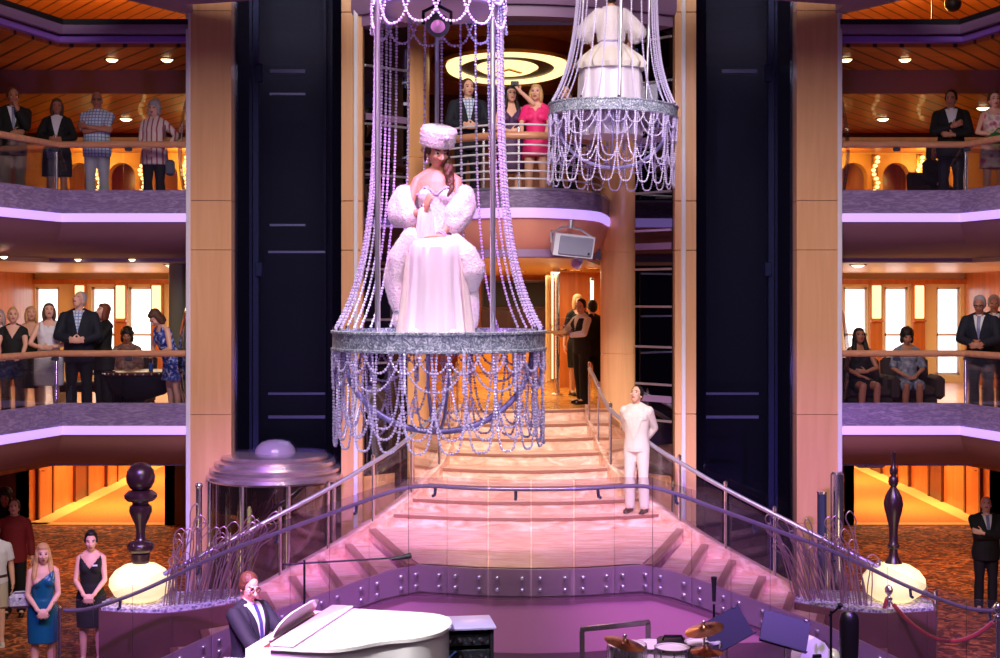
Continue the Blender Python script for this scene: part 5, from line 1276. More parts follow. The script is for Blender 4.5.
    b.chain([neck0, neck1], [.056 if sex == 'm' else .047, .05 if sex == 'm' else .042])
    thin = .86 if sex == 'f' else 1
    for nm, s in (('R', -1), ('L', 1)):
        b.chain([J['sh'+nm], J['sh'+nm].lerp(J['el'+nm], .5), J['el'+nm]], [.05*thin*(.6+.4*build), .045*thin*build, .038*thin])
        b.chain([J['el'+nm], J['el'+nm].lerp(J['wr'+nm], .3), J['wr'+nm]], [.039*thin, .041*thin, .027*thin])
        hand(b, J['wr'+nm], J['hd'+nm][0], J['hd'+nm][1], 1 if s < 0 else -1, .4, .95 if sex == 'f' else 1.05)
        h_, kn_, an_ = J['hip'+nm], J['kn'+nm], J['an'+nm]
        b.chain([h_, h_.lerp(kn_, .45), kn_], [.085, .073*(.6+.4*build), .052])
        cf = kn_.lerp(an_, .32)+V3(0, .018, 0); b.chain([kn_, cf, an_], [.051, .054, .034])
        b.chain([an_, an_+V3(s*.01, -.09, -.04), an_+V3(s*.02, -.155, -.058)], [.036, .033, .024]); b.cone(an_+V3(0, .03, -.055), an_+V3(0, -.03, -.055), .028, .028)
    b.ell(hm((0, .012, .045)), (.074, .092, .088), HR, 20, 14); b.ell(hm((0, -.028, -.02)), (.062, .066, .092), HR, 18, 12)
    b.ell(hm((0, -.045, -.078)), (.038, .036, .030), HR, 12, 8); b.ell(hm((0, .03, -.02)), (.062, .06, .06), HR, 14, 10)
    b.chain([hm((0, -.093, .012)), hm((0, -.112, -.026)), hm((0, -.1, -.034))], [.009, .0135, .012], 8)
    for s in (-1, 1):
        b.ell(hm((s*.072, .012, -.008)), (.011, .021, .031), HR, 10, 8); b.ell(hm((s*.016, -.094, -.03)), (.010, .010, .008), HR, 8, 6); b.ell(hm((s*.04, -.07, -.018)), (.022, .02, .02), HR, 10, 8)
        b.ell(hm((s*.03, -.083, .032)), (.022, .012, .008), HR, 8, 6)
    b.ell(hm((0, -.093, -.056)), (.022, .01, .006), HR, 10, 6); b.ell(hm((0, -.09, -.067)), (.019, .01, .006), HR, 10, 6)
    me = remesh(b, voxel, 2)
    for m_ in (skin(tone), M['eye_white'], M['eye_dark'], M['lip'], M['hair_brown' if hair[1] == 'hair_blond' else hair[1]]): me.materials.append(m_)
    c = centers(me); Hi = np.array(HM.inverted()); lc = c @ Hi[:3, :3].T+Hi[:3, 3]
    idx = np.zeros(len(c), int); fr = lc[:, 1] < -.055
    for s in (-1, 1):
        ex = np.abs(lc[:, 0]-s*.03)/.0155; ez = np.abs(lc[:, 2]-.012)/.0085
        e = fr & (ex**2+ez**2 < 1); idx[e] = 1
        if voxel > .008: idx[e] = 0
        idx[fr & (((lc[:, 0]-s*.03)/(.0085 if voxel < .008 else .011))**2+((lc[:, 2]-.012)/.0085)**2 < 1)] = 2
        idx[fr & (np.abs(lc[:, 0]-s*.032) < .018) & (np.abs(lc[:, 2]-.034) < (.005 if voxel < .008 else .003))] = 4
    idx[fr & (((lc[:, 0])/.024)**2+((lc[:, 2]+.061)/.0115)**2 < 1)] = 3
    me.polygons.foreach_set('material_index', idx.tolist())
    S3 = Matrix.Scale(k, 4)
    def put(name, m_, mats):
        m_.name = name; m_.transform(S3)
        if mats is not None:
            m_.materials.clear()
            for q in (mats if isinstance(mats, (list, tuple)) else [mats]): m_.materials.append(q)
        return link(name, m_, root)
    put('body', me, None)
    # ---- hair
    style, hm_ = hair
    h = Prim()
    if style != 'none':
        if style == 'bald':
            for s in (-1, 1): h.ell(hm((s*.062, .03, .01)), (.02, .055, .035), HR, 12, 8)
            h.ell(hm((0, .075, -.0)), (.06, .032, .05), HR, 14, 9)
        else:
            big = {'curly': 1.14}.get(style, 1.0)
            h.ell(hm((0, .024, .058)), (.083*big, .094*big, .086*big), HR, 20, 14); h.ell(hm((0, .06, .0)), (.074*big, .052, .075), HR, 16, 10)
            for s in (-1, 1): h.ell(hm((s*.068, .022, .02)), (.02, .05, .05), HR, 12, 8)
            if style in ('bob', 'long', 'curly'):
                q = .105 if style != 'curly' else .07
                for s in (-1, 1): h.ell(hm((s*.072, .012, -.035)), (.03*big, .055, q), HR, 14, 10)
                h.ell(hm((0, .066, -.045)), (.078, .045, q), HR, 16, 10); h.ell(hm((0, -.03, .088)), (.066, .05, .04), HR, 14, 9)
            if style == 'long':
                for s in (-1, 1):
                    h.chain([hm((s*.075, .02, -.04)), hm((s*.088, .0, -.15)), up((s*.105, -.065, 1.34)), up((s*.10, -.09, 1.25))], [.036, .038, .034, .018])
                h.chain([hm((0, .07, -.05)), up((0, .10, 1.42)), up((0, .11, 1.3))], [.07, .075, .05])
            if style == 'ponytail': h.chain([hm((0, .1, .05)), hm((0, .15, .0)), hm((0, .13, -.12))], [.03, .035, .015])
            if style == 'updo': h.ell(hm((0, .07, .11)), (.055, .055, .045), HR, 14, 9); h.ell(hm((0, -.03, .115)), (.055, .05, .028), HR, 14, 9)
            if style == 'curly':
                r_ = random.Random(len(label))
                for q in range(26):
                    a1, a2 = r_.uniform(0, 2*PI), r_.uniform(.0, 1.9); h.ell(hm((.085*math.sin(a2)*math.cos(a1), .03+.09*math.sin(a2)*math.sin(a1)*(.85 if math.sin(a1) > 0 else .6), .05+.095*math.cos(a2))), .03, None, 8, 6)
        put('hair', remesh(h, max(.009, voxel), 2), M[hm_])
    GV = max(.011, voxel*1.1)
    def arms(pr, off, frac, thick=1.0):
        """sleeves: frac 1 = to wrist, .5 = to elbow"""
        for nm in ('R', 'L'):
            s_, e, w = J['sh'+nm], J['el'+nm], J['wr'+nm]
            pr.ell(s_, (.050*thin+off)*thick, None, 12, 8); pr.chain([up((math.copysign(.03, s_.x), .025, 1.455)), s_.lerp(up((0, .02, 1.44)), .12)], [.042+off, .046+off])
            if frac <= .5:
                t = frac*2; pr.tube([s_, s_.lerp(e, t)], [(.050*thin+off)*thick*(.7+.3*build), (.048*thin*build+off*1.4)*thick], 14)
            else:
                pr.chain([s_, s_.lerp(e, .5), e], [(.050*thin+off)*thick*(.7+.3*build), (.046*thin*build+off)*thick, (.041*thin+off)*thick], 14)
                t = (frac-.5)*2; e2 = e.lerp(w, t); pr.tube([e, e.lerp(w, .4*t), e2], [(.042*thin+off)*thick, (.042*thin+off)*thick, (.031*thin+off)*thick], 14)
    def legs(pr, off, zend=None, flare=0):
        torso(pr, off-.002, .83, 1.0, bulge=False); pr.ell(V3(0, .01, J['hipR'].z-.01), (.15*build+off, .11*build+off, .09), None, 18, 10)
        for nm, s in (('R', -1), ('L', 1)):
            h_, kn_, an_ = J['hip'+nm], J['kn'+nm], J['an'+nm]+V3(0, 0, -.03)
            if zend == 'knee':
                e = h_.lerp(kn_, .93); pr.ell(h_, .09+off, None, 12, 8); pr.tube([h_, h_.lerp(kn_, .5), e], [.09+off, .083*(.6+.4*build)+off*1.3, .075+off*1.5], 16)
            else:
                pr.chain([h_, h_.lerp(kn_, .45), kn_], [.088+off, .078*(.6+.4*build)+off, .058+off], 16)
                pr.tube([kn_, kn_.lerp(an_, .35)+V3(0, .012, 0), an_], [.058+off, .058+off+flare, .052+off+flare], 16)
    def ringskirt(pr, spec, n=24):
        rs = []
        for (z, rx, ry, yo) in spec: rs.append(ring((0, 0, z), rx, ry, yo, n))
        pr.rings(rs)
    for part, spec in wear.items():
        pr = Prim()
        if part == 'trousers': legs(pr, .010, None, .006); put('trousers', remesh(pr, GV, 3), M[spec])
        elif part == 'shorts': legs(pr, .014, 'knee'); put('shorts', remesh(pr, GV, 3), M[spec])
        elif part == 'shirt':
            torso(pr, .016, spec.get('z', .86), 1.455); arms(pr, .012, spec.get('sleeve', .42)); m_ = remesh(pr, GV, 3)
            cc = centers(m_); col = up((0, 0, 1.43)).z
            vneck = spec.get('v', .0)
            if vneck:
                mask = ~((cc[:, 1] < -.02) & (np.abs(cc[:, 0]) < (cc[:, 2]-(col-vneck))*.55) & (cc[:, 2] > col-vneck)); m_ = submesh(m_, mask, 'shirt')
            put('shirt', m_, M[spec['m']])
            if spec.get('collar'):
                q = Prim(); p0 = up((0, .012, 1.46)); q.lathe([(.062, -.02), (.07, .0), (.06, .03), (.054, .03), (.056, -.01)], tuple(p0), 20, close=True); put('collar', remesh(q, .008, 1), M[spec['collar']])
        elif part == 'vest':
            torso(pr, .02, .83, 1.42); m_ = remesh(pr, GV, 3); cc = centers(m_); col = up((0, 0, 1.42)).z
            put('waistcoat', submesh(m_, ~((cc[:, 1] < -.03) & (np.abs(cc[:, 0]) < (cc[:, 2]-(col-.2))*.3)), 'waistcoat'), M[spec])
        elif part == 'jacket':
            torso(pr, .022, spec.get('z', .78), 1.455, bulge=True); arms(pr, .016, .97, 1.06)
            m_ = remesh(pr, GV, 3); zb = spec.get('v', 1.12); T3 = lambda p: hip+ML @ (Vector(p)-hip)+V3(0, 0, dz)
            bisect(m_, [(T3((0, 0, zb)), ML @ V3(s, 0, -.24)) for s in (-1, 1)]+[(T3((s*.024, 0, 1.2)), ML @ V3(1, 0, 0)) for s in (-1, 1)]); cc = centers(m_)
            # shirt front and tie seen between the lapels, in torso space
            inv = ML.inverted(); lcx = (cc-np.array([0, 0, dz])-np.array(hip)) @ np.array(inv).T+np.array(hip)
            zb = spec.get('v', 1.12); V_ = (lcx[:, 1] < -.03) & (np.abs(lcx[:, 0]) < (lcx[:, 2]-zb)*.24) & (lcx[:, 2] > zb)
            armless = np.abs(lcx[:, 0]) < .11
            for nm in ('R', 'L'):   # sleeves crossing the chest stay jacket cloth
                e, w = np.array(J['el'+nm]), np.array(J['wr'+nm]); d_ = w-e; tt = np.clip(((cc-e) @ d_)/(d_ @ d_), 0, 1); near = np.linalg.norm(cc-(e+tt[:, None]*d_), axis=1) < .075; V_ &= ~near
            V_ &= armless
            tie = V_ & (np.abs(lcx[:, 0]) < .024) if spec.get('tie') else np.zeros(len(cc), bool)
            sh = V_ & ~tie
            put('jacket', submesh(m_, ~V_, 'jacket'), M[spec['m']])
            if sh.any(): put('shirt_front', submesh(m_, sh, 'shirt_front'), M[spec.get('shirt', 'white_tee')])
            if tie.any(): put('tie', submesh(m_, tie, 'tie'), M[spec['tie']])
            q = Prim(); p0 = up((0, .014, 1.455)); q.lathe([(.06, -.02), (.066, .0), (.057, .03), (.051, .03), (.053, -.01)], tuple(p0), 20, close=True); put('collar', remesh(q, .008, 1), M[spec.get('shirt', 'white_tee')])
            # lapels
            if spec.get('lapel', True):
                lm = MB(); zz_ = np.linspace(zb, 1.455, 9)
                def front(x, z):
                    rx = np.interp(z, [r[0] for r in T], [r[1] for r in T])*(build if z < 1.36 else 1+(build-1)*.4)+.024; ry = np.interp(z, [r[0] for r in T], [r[2] for r in T])*(build if z < 1.36 else 1+(build-1)*.4)+.024; yo = np.interp(z, [r[0] for r in T], [r[3] for r in T])
                    return min(yo-ry*math.sqrt(max(.05, 1-(x/rx)**2)), -.118 if z < 1.34 else 9)-.012
                for s in (-1, 1):
                    inn = [((z-zb)*.24-.004, z) for z in zz_]; wd = np.interp(zz_, [zb, zb+.08, 1.33, 1.34, 1.455], [.006, .03, .062, .05, .02])
                    P_ = inn+[(x+w_, z) for (x, z), w_ in reversed(list(zip(inn, wd)))]; m2 = len(P_)
                    f_ = [up((s*x, front(x, z), z)) for x, z in P_]; g_ = [p+V3(0, .02, 0) for p in f_]; h9 = len(inn)
                    lm.add([tuple(p) for p in f_+g_], [(q_, q_+1, m2-2-q_, m2-1-q_) for q_ in range(h9-1)]+[(m2+q_, m2+m2-1-q_, m2+m2-2-q_, m2+q_+1) for q_ in range(h9-1)]+[(q_, m2+q_, m2+(q_+1) % m2, (q_+1) % m2) for q_ in range(m2)])
                put('lapels', lm.mesh('lapels', [], False), M[spec['m']])
            if spec.get('bow'):
                q = MB(); p0 = up((0, -.075, 1.425))
                for s in (-1, 1): q.ell((p0.x+s*.024, p0.y, p0.z), (.024, .012, .018), None, 10, 6)
                q.ell(tuple(p0), .011, None, 8, 6); put('bow_tie', q.mesh('bow_tie', []), M[spec['bow']])
        elif part == 'skirt':
            ringskirt(pr, [(1.06, .135*build, .105, 0), (1.0, .155*build, .115, .005), (.9, .19*build, .138, .015), (.75, .20*build, .145, .01), (spec[1], .20*build, .145, 0)]); put('skirt', remesh(pr, GV, 3), M[spec[0]])
        elif part == 'dress':
            top = spec.get('top', 1.40); hem = spec.get('hem', .48)
            torso(pr, .010, .98, top)
            if seated is None: ringskirt(pr, [(1.04, .145*build, .112*build+max(0, build-1)*.2, .0), (.9, .19*build, .138*build+max(0, build-1)*.1, .012), (.8, .192*build, .14*build, .012), (.65, .19*build+spec.get('flare', 0)*.5, .135+spec.get('flare', 0)*.4, .005), (hem, .18*build+spec.get('flare', 0), .13+spec.get('flare', 0)*.8, .0)])
            else:
                pr.ell(V3(0, .01, J['hipR'].z+.03), (.175*build, .135*build, .12), None, 18, 10)
                for nm in ('R', 'L'):
                    h_, kn_ = J['hip'+nm], J['kn'+nm]; f_ = spec.get('cover', .75); pr.ell(h_, .1, None); pr.tube([h_, h_.lerp(kn_, f_)], [.105, .088], 16)
                pr.tube([(J['hipR']+J['hipL'])/2, ((J['hipR'].lerp(J['kn'+'R'], .7)+J['hipL'].lerp(J['knL'], .7))/2)], [.08, .07], 14)
            sl = spec.get('sleeve', 0)
            if sl: arms(pr, .011, sl)
            if spec.get('straps', not sl):
                for s in ((-1, 1) if not spec.get('one') else (spec['one'],)): pr.chain([up((s*.10, -.09, 1.33)), up((s*.105, -.03, 1.435)), up((s*.10, .06, 1.40)), up((s*.09, .085, 1.32))], [.028, .026, .026, .028])
            m_ = remesh(pr, GV, 3); cc = centers(m_); mask = np.ones(len(cc), bool)
            col = up((0, 0, 1.42)).z; vn = spec.get('v', .09)
            if vn: mask &= ~((cc[:, 1] < -.015) & (np.abs(cc[:, 0]) < (cc[:, 2]-(col-vn))*.8) & (cc[:, 2] > col-vn))
            if spec.get('one'): mask &= ~((cc[:, 2]-(col-.1) > cc[:, 0]*spec['one']*.7) & (cc[:, 2] > col-.22))
            put('dress', submesh(m_, mask, 'dress'), M[spec['m']])
        elif part == 'shoes':
            for nm, s in (('R', -1), ('L', 1)):
                a = J['an'+nm]; q = Prim()
                if spec == 'heels_done': pass
                q.chain([a+V3(0, .035, -.045), a+V3(s*.008, -.08, -.05), a+V3(s*.018, -.165, -.057)], [.038, .041, .030]); q.ell(a+V3(0, .01, -.01), (.04, .05, .035)); q.bbox((a.x+s*.008, a.y-.06, .012), (.078, .27, .024), .01)
                put('shoe', remesh(q, .009, 2), M[spec])
        elif part == 'belt':
            q = Prim(); torso(q, .017, .955, .995, bulge=False); put('belt', q.mesh('belt', []), M[spec])
    if glasses:
        q = MB()
        for s in (-1, 1):
            q.tube([tuple(hm((s*.032+.024*math.cos(t), -.098, .01+.018*math.sin(t)))) for t in np.linspace(0, 2*PI, 16, endpoint=False)], .0035, 6, closed=True)
            q.tube([tuple(hm((s*.056, -.096, .014))), tuple(hm((s*.078, -.03, .012))), tuple(hm((s*.078, .02, .006)))], .003, 6)
        q.tube([tuple(hm((-.009, -.1, .014))), tuple(hm((.009, -.1, .014)))], .003, 6); put('glasses', q.mesh('glasses', []), M['black'])
    return root, J, hm, up, k
# ------------------------------------------------------------------ performers
def add_fur(mesh_in, n, L, rad=.0035):
    """tufts on a mesh surface"""
    c = centers(mesh_in); no = np.zeros(len(mesh_in.polygons)*3); mesh_in.polygons.foreach_get('normal', no); no = no.reshape(-1, 3)
    sel = rng.integers(0, len(c), n); mb = MB()
    vs = []; fs = []
    for q, i in enumerate(sel):
        nn = no[i]+rng.normal(0, .45, 3)+np.array([0, 0, -.35]); nn /= np.linalg.norm(nn); t = np.cross(nn, [.3, .5, .8]); t /= np.linalg.norm(t)+1e-9; b = np.cross(nn, t)
        p = c[i]-nn*.004; l = L*rng.uniform(.6, 1.2); o = q*4
        vs += [p+t*rad, p-t*rad*.5+b*rad*.8, p-t*rad*.5-b*rad*.8, p+nn*l]; fs += [(o, o+1, o+3), (o+1, o+2, o+3), (o+2, o, o+3)]
    me = bpy.data.meshes.new('fur_tufts'); me.from_pydata([tuple(v) for v in vs], [], fs); me.update(); return me
def folds_ring(cx, cy, z, rx, ry, amp, nf, ph=0, n=96, p=2.6):
    out = []
    for t in np.linspace(0, 2*PI, n, endpoint=False):
        c, s = math.cos(t), math.sin(t); k = 1+amp*math.cos(nf*t+ph)+amp*.5*math.cos((nf*1.7)*t+1.3*ph+1)
        x = math.copysign(abs(c)**(2/p), c)*rx*k; y = math.copysign(abs(s)**(2/p), s)*ry*k; out.append((cx+x, cy+y, z))
    return out
def performer_front():
    zb = 1.389+.03
    root, J, hm, up, k = person('seated performer in white fur hat, satin gown and fur stole on the front chandelier', PX(437, 10.42), 10.42, zb, 1.72, 0, 'f', 1.0,
        rh=((.075, -.27, 1.13), (.7, .25, -.8), (-.15, -.25, .9), (-.8, .5, 0)), lh=((.03, -.25, .95), (.8, .3, -.4), (-1, -.15, .05), (0, 0, -1)), seated=.66, knees=(.11, -.36, .62),
        head=(28, -16), tone='mid', hair=('updo', 'hair_brown'), voxel=.0062, wear={'shoes': 'white_cloth'})
    S3 = Matrix.Scale(k, 4)
    def put(name, m_, mat_, parent=None):
        m_.name = name; m_.transform(S3); m_.materials.clear(); m_.materials.append(mat_); return link(name, m_, parent or root)
    # bodice with sweetheart neckline
    pr = Prim(); zz = [(.96, .150, .112), (1.02, .138, .102), (1.09, .128, .096), (1.18, .138, .102), (1.26, .152, .108), (1.335, .158, .105)]
    pr.rings([[tuple(up((rx*math.cos(t), ry*math.sin(t)-.002, z))) for t in np.linspace(0, 2*PI, 28, endpoint=False)] for z, rx, ry in zz])
    for s in (-1, 1): pr.ell(up((s*.07, -.078, 1.275)), (.072, .06, .07), None, 14, 10)
    m_ = remesh(pr, .008, 3); cc = centers(m_); top = up((0, 0, 1.335)).z
    lim = top-.012+.0*cc[:, 0]; vx = np.abs(cc[:, 0]); lim = np.where(cc[:, 1] < 0, top-.055+.06*np.exp(-((vx-.075)/.045)**2), top-.05)
    put('bodice', submesh(m_, cc[:, 2] < lim, 'bodice'), M['lace'])
    tr = MB(); P_ = []
    for x in np.linspace(-.15, .15, 40):
        z = 1.335-.055+.06*math.exp(-((abs(x)-.075)/.045)**2)-.004; y = -.108*math.sqrt(max(0, 1-(x/.166)**2))-.03*math.exp(-((abs(x)-.07)/.05)**2)-.006
        P_.append(up((x, y, z)))
    tr.beads([tuple(p) for p in P_], .009, .014); put('bodice_trim', tr.mesh('t', []), M['bead'])
    # skirt draped over the knees
    rs = []; kx = .02
    for z, rx, ry, cy, amp in ((.005, .245, .30, -.20, .065), (.15, .228, .285, -.20, .06), (.3, .215, .275, -.20, .05), (.45, .205, .275, -.195, .038), (.58, .200, .275, -.19, .018), (.66, .195, .27, -.19, .006), (.70, .18, .24, -.18, 0), (.735, .15, .17, -.12, 0), (.79, .125, .105, -.02, 0)):
        rs.append(folds_ring(0, cy, z, rx, ry, amp, 11, .6))
    q = MB(); q.rings(rs); put('skirt', q.mesh('s', []), M['satin'])
    q = MB()
    for kx, w in ((-.21, .05), (.205, .05)): q.rings([folds_ring(kx*(1.15-.25*z/.6), -.2, z, w*(1.25-.5*z/.6), .17-.05*z/.6, .06, 5, kx*9, 40, 2) for z in (.004, .2, .4, .6)])
    put('overskirt', q.mesh('o', []), M['white_cloth'])
    # fur hat
    q = MB(); pts = []
    for r_, z in ((0, .055), (.11, .053), (.126, .063), (.132, .085), (.136, .12), (.139, .16), (.134, .19), (.115, .207), (.06, .215), (0, .217)): pts.append((r_, z))
    n = 36; vs = []
    for r_, z in pts:
        for j in range(n):
            t = 2*PI*j/n; vs.append(tuple(hm((r_*math.cos(t)*(1+.03*math.sin(5*t+z*20)), .012+r_*math.sin(t)*1.02, z-.005))))
    fs = [(i*n+j, i*n+(j+1) % n, (i+1)*n+(j+1) % n, (i+1)*n+j) for i in range(len(pts)-1) for j in range(n)]
    q.add(vs, fs); hm_ = q.mesh('h', []); tf = add_fur(hm_, 6000, .013, .002); hat = put('fur_hat', hm_, M['fur']); put('fur_tufts', tf, M['fur'], hat)
    q = MB(); q.ell(hm((.0, -.146, .14)), .02, None, 10, 8); put('hat_brooch', q.mesh('b', []), M['bead'])
    # curls over one shoulder
    q = Prim()
    for s_, o in ((0, 0), (1, .012), (2, -.012)):
        pts = []
        for t in np.linspace(0, 1, 16):
            p = hm((.066, -.0, -.02)).lerp(up((.10, -.105, 1.26)), t); p = p+V3(.018*math.sin(t*13+s_*2)+.02*math.sin(PI*t), .014*math.cos(t*13+s_*2)-.03*math.sin(PI*t)+o, 0); pts.append(p)
        q.chain(pts, list(np.linspace(.03, .014, 16)), 10)
    q.chain([hm((.062, -.02, .06)), hm((.072, -.015, 0)), hm((.068, -.0, -.06))], [.022, .026, .026])
    q.chain([hm((-.062, .02, .06)), hm((-.07, .03, 0)), hm((-.06, .05, -.06))], [.022, .024, .02])
    put('curls', remesh(q, .007, 1), M['hair_brown'])
    q = MB()
    for s in (-1, 1): q.ell(hm((s*.074, .0, -.045)), (.008, .008, .012), None, 8, 6); q.ell(hm((s*.074, .0, -.072)), (.011, .011, .016), None, 8, 6)
    put('earrings', q.mesh('e', []), M['bead'])
    # stole
    q = Prim()
    L = lambda px, y, yy: V3((px-437)/135/k, yy, (.28+(298-y)/135)/k)
    for nm, sx in (('R', -1), ('L', 1)):
        a_, e_, w_ = J['sh'+nm], J['el'+nm], J['wr'+nm]
        q.chain([V3(0, .19, e_.z+.12), V3(sx*.17, .16, e_.z+.14), a_.lerp(e_, .45)+V3(sx*.06, .03, .01), a_.lerp(e_, .75)+V3(sx*.06, .0, .0), e_+V3(sx*.035, -.02, .0), e_.lerp(w_, .25)+V3(sx*.02, -.02, -.02)], [.075, .08, .08, .095, .098, .086])
        q.chain([a_.lerp(e_, .55)+V3(sx*.06, -.05, -.01), e_.lerp(w_, .08)+V3(0, -.05, .02)], [.075, .08])
    q.chain([L(413, 238, -.24), L(402, 258, -.20), L(396, 280, -.16), L(399, 300, -.16), L(402, 312, -.17)], [.075, .095, .088, .07, .05])
    q.chain([L(457, 242, -.24), L(466, 256, -.24), L(471, 270, -.22), L(470, 284, -.2)], [.06, .10, .115, .08])
    m_ = remesh(q, .011, 4); tf = add_fur(m_, 22000, .015, .002); st = put('fur_stole', m_, M['fur']); put('fur_tufts', tf, M['fur'], st)
    for px, y0, y1, nm in ((471, 287, 327, 'right'), (403, 313, 327, 'left')):
        q = Prim(); q.chain([L(px, y0, -.18), L(px, (y0+y1)/2, -.18), L(px, y1-5, -.18)], [.062, .072, .062]); m_ = remesh(q, .011, 3); tf = add_fur(m_, 4000, .014, .002); o = put('fur_tail', m_, M['fur']); put('fur_tufts', tf, M['fur'], o)
        q = MB(); p = L(px, y0-2, -.18); q.tube([tuple(p+V3(.06*math.cos(t), .06*math.sin(t), 0)) for t in np.linspace(0, 2*PI, 20, endpoint=False)], .012, 6, closed=True); put('tail_band', q.mesh('b', []), M['silver_lace'])
    # bracelets
    for nm in ('R', 'L'):
        w, e = J['wr'+nm], J['el'+nm]; d = (w-e).normalized(); a = d.cross(V3(0, 0, 1)).normalized(); b = d.cross(a)
        q = MB()
        for o in (.0, .018): q.beads([tuple(w-d*(.02+o)+a*.034*math.cos(t)+b*.034*math.sin(t)) for t in np.linspace(0, 2*PI, 24)], .0085, .012)
        put('bracelet', q.mesh('b', []), M['bead'])
    # clutch held in the right hand
    w = J['wrR']+J['hdR'][0].normalized()*.06
    c = root.matrix_basis @ (w*k) if False else Vector((root.location.x+w.x*k, root.location.y+w.y*k, root.location.z+w.z*k))
    cl = empty('evening_bag', (c.x-.01, c.y+.02, c.z-.135), R(8), 'white pleated evening bag held upright in the lap of the front performer', 'bag')
    q = MB(); q.rings([folds_ring(0, 0, z, rx, ry, .05, 12, 0, 72, 2.2) for z, rx, ry in ((-.125, .04, .02), (-.115, .062, .032), (-.05, .066, .036), (.03, .058, .034), (.1, .046, .026), (.118, .03, .018))])
    ob('bag_body', q, M['satin'], cl); ob('clasp', MB().bbox((0, 0, .125), (.075, .025, .02), .006), M['chrome'], cl)
    stl = empty('stool', (PX(437, 10.45), 10.46, zb), 0, 'white stool hidden beneath the gown of the front performer', 'stool')
    ob('seat', MB().lathe([(0, .56), (.15, .56), (.16, .58), (.15, .60), (0, .6)], n=24), M['white_cloth'], stl); ob('column', MB().tube([(0, 0, .02), (0, 0, .56)], .03, 12), M['chrome'], stl); ob('foot_plate', MB().lathe([(.14, 0), (.14, .015), (.03, .03)], n=24), M['chrome'], stl)
def performer_back():
    zb = 3.975+.03
    X = PX(611, 17.0)
    root, J, hm, up, k = person('performer in white fur jacket and full skirt seated with back turned on the far chandelier', X, 17.0, zb, 1.72, 180, 'f', 1.0, rh=((.20, -.16, 1.0), (1, .3, 0), (-.5, -.8, -.1), (0, 0, -1)), lh=((.20, -.16, 1.0), (1, .3, 0), (-.5, -.8, -.1), (0, 0, -1)),
        seated=.66, knees=(.11, -.36, .62), head=(0, 0), tone='mid', hair=('updo', 'hair_dark'), voxel=.010, wear={'shoes': 'white_cloth'})
    S3 = Matrix.Scale(k, 4)
    def put(name, m_, mat_, parent=None):
        m_.name = name; m_.transform(S3); m_.materials.clear(); m_.materials.append(mat_); return link(name, m_, parent or root)
    q = Prim()
    q.rings([[tuple(up((rx*math.cos(t), ry*math.sin(t)+.01, z))) for t in np.linspace(0, 2*PI, 24, endpoint=False)] for z, rx, ry in ((1.05, .165, .135), (1.15, .175, .14), (1.3, .195, .145), (1.38, .19, .125), (1.45, .12, .09), (1.49, .085, .075))])
    for nm in ('R', 'L'):
        s_, e = J['sh'+nm], J['el'+nm]; w = J['wr'+nm]; q.chain([s_, s_.lerp(e, .5), e, e.lerp(w, .25)], [.085, .10, .105, .09])
    m_ = remesh(q, .013, 3); tf = add_fur(m_, 12000, .02, .003); o = put('fur_jacket', m_, M['fur']); put('fur_tufts', tf, M['fur'], o)
    q = MB(); rs = []
    for z, rx, ry, cy, amp in ((.02, .40, .36, -.05, .04), (.2, .395, .35, -.05, .035), (.42, .385, .33, -.05, .03), (.56, .35, .30, -.05, .03), (.68, .285, .25, -.03, .03), (.78, .20, .17, 0, .02), (.84, .14, .11, 0, 0)): rs.append(folds_ring(0, cy, z, rx, ry, amp, 10, .3))
    q.rings(rs); put('skirt', q.mesh('s', []), M['satin'])
    q = MB(); rs = []
    for z, rx, amp in ((.50, .41, .05), (.56, .43, .06), (.64, .38, .05), (.72, .29, .03), (.80, .20, 0)): rs.append(folds_ring(0, -.03, z, rx, rx*.85, amp, 16, .8))
    q.rings(rs); put('ruffle', q.mesh('r', []), M['white_cloth'])
    q = MB(); q.rings([folds_ring(0, 0, z, rx, rx, amp, 13, .2) for z, rx, amp in ((-.34, .37, .07), (-.26, .375, .06), (-.12, .36, .04), (-.05, .34, .02))]); put('skirt_hem', q.mesh('h', []), M['satin'])
    q = MB(); q.lathe([(.135, -.03), (.14, 0), (.135, .03)], tuple(up((0, .0, 1.06))), 24, sx=1.15, sy=.95); put('sash', q.mesh('s', []), M['lilac_metal'])

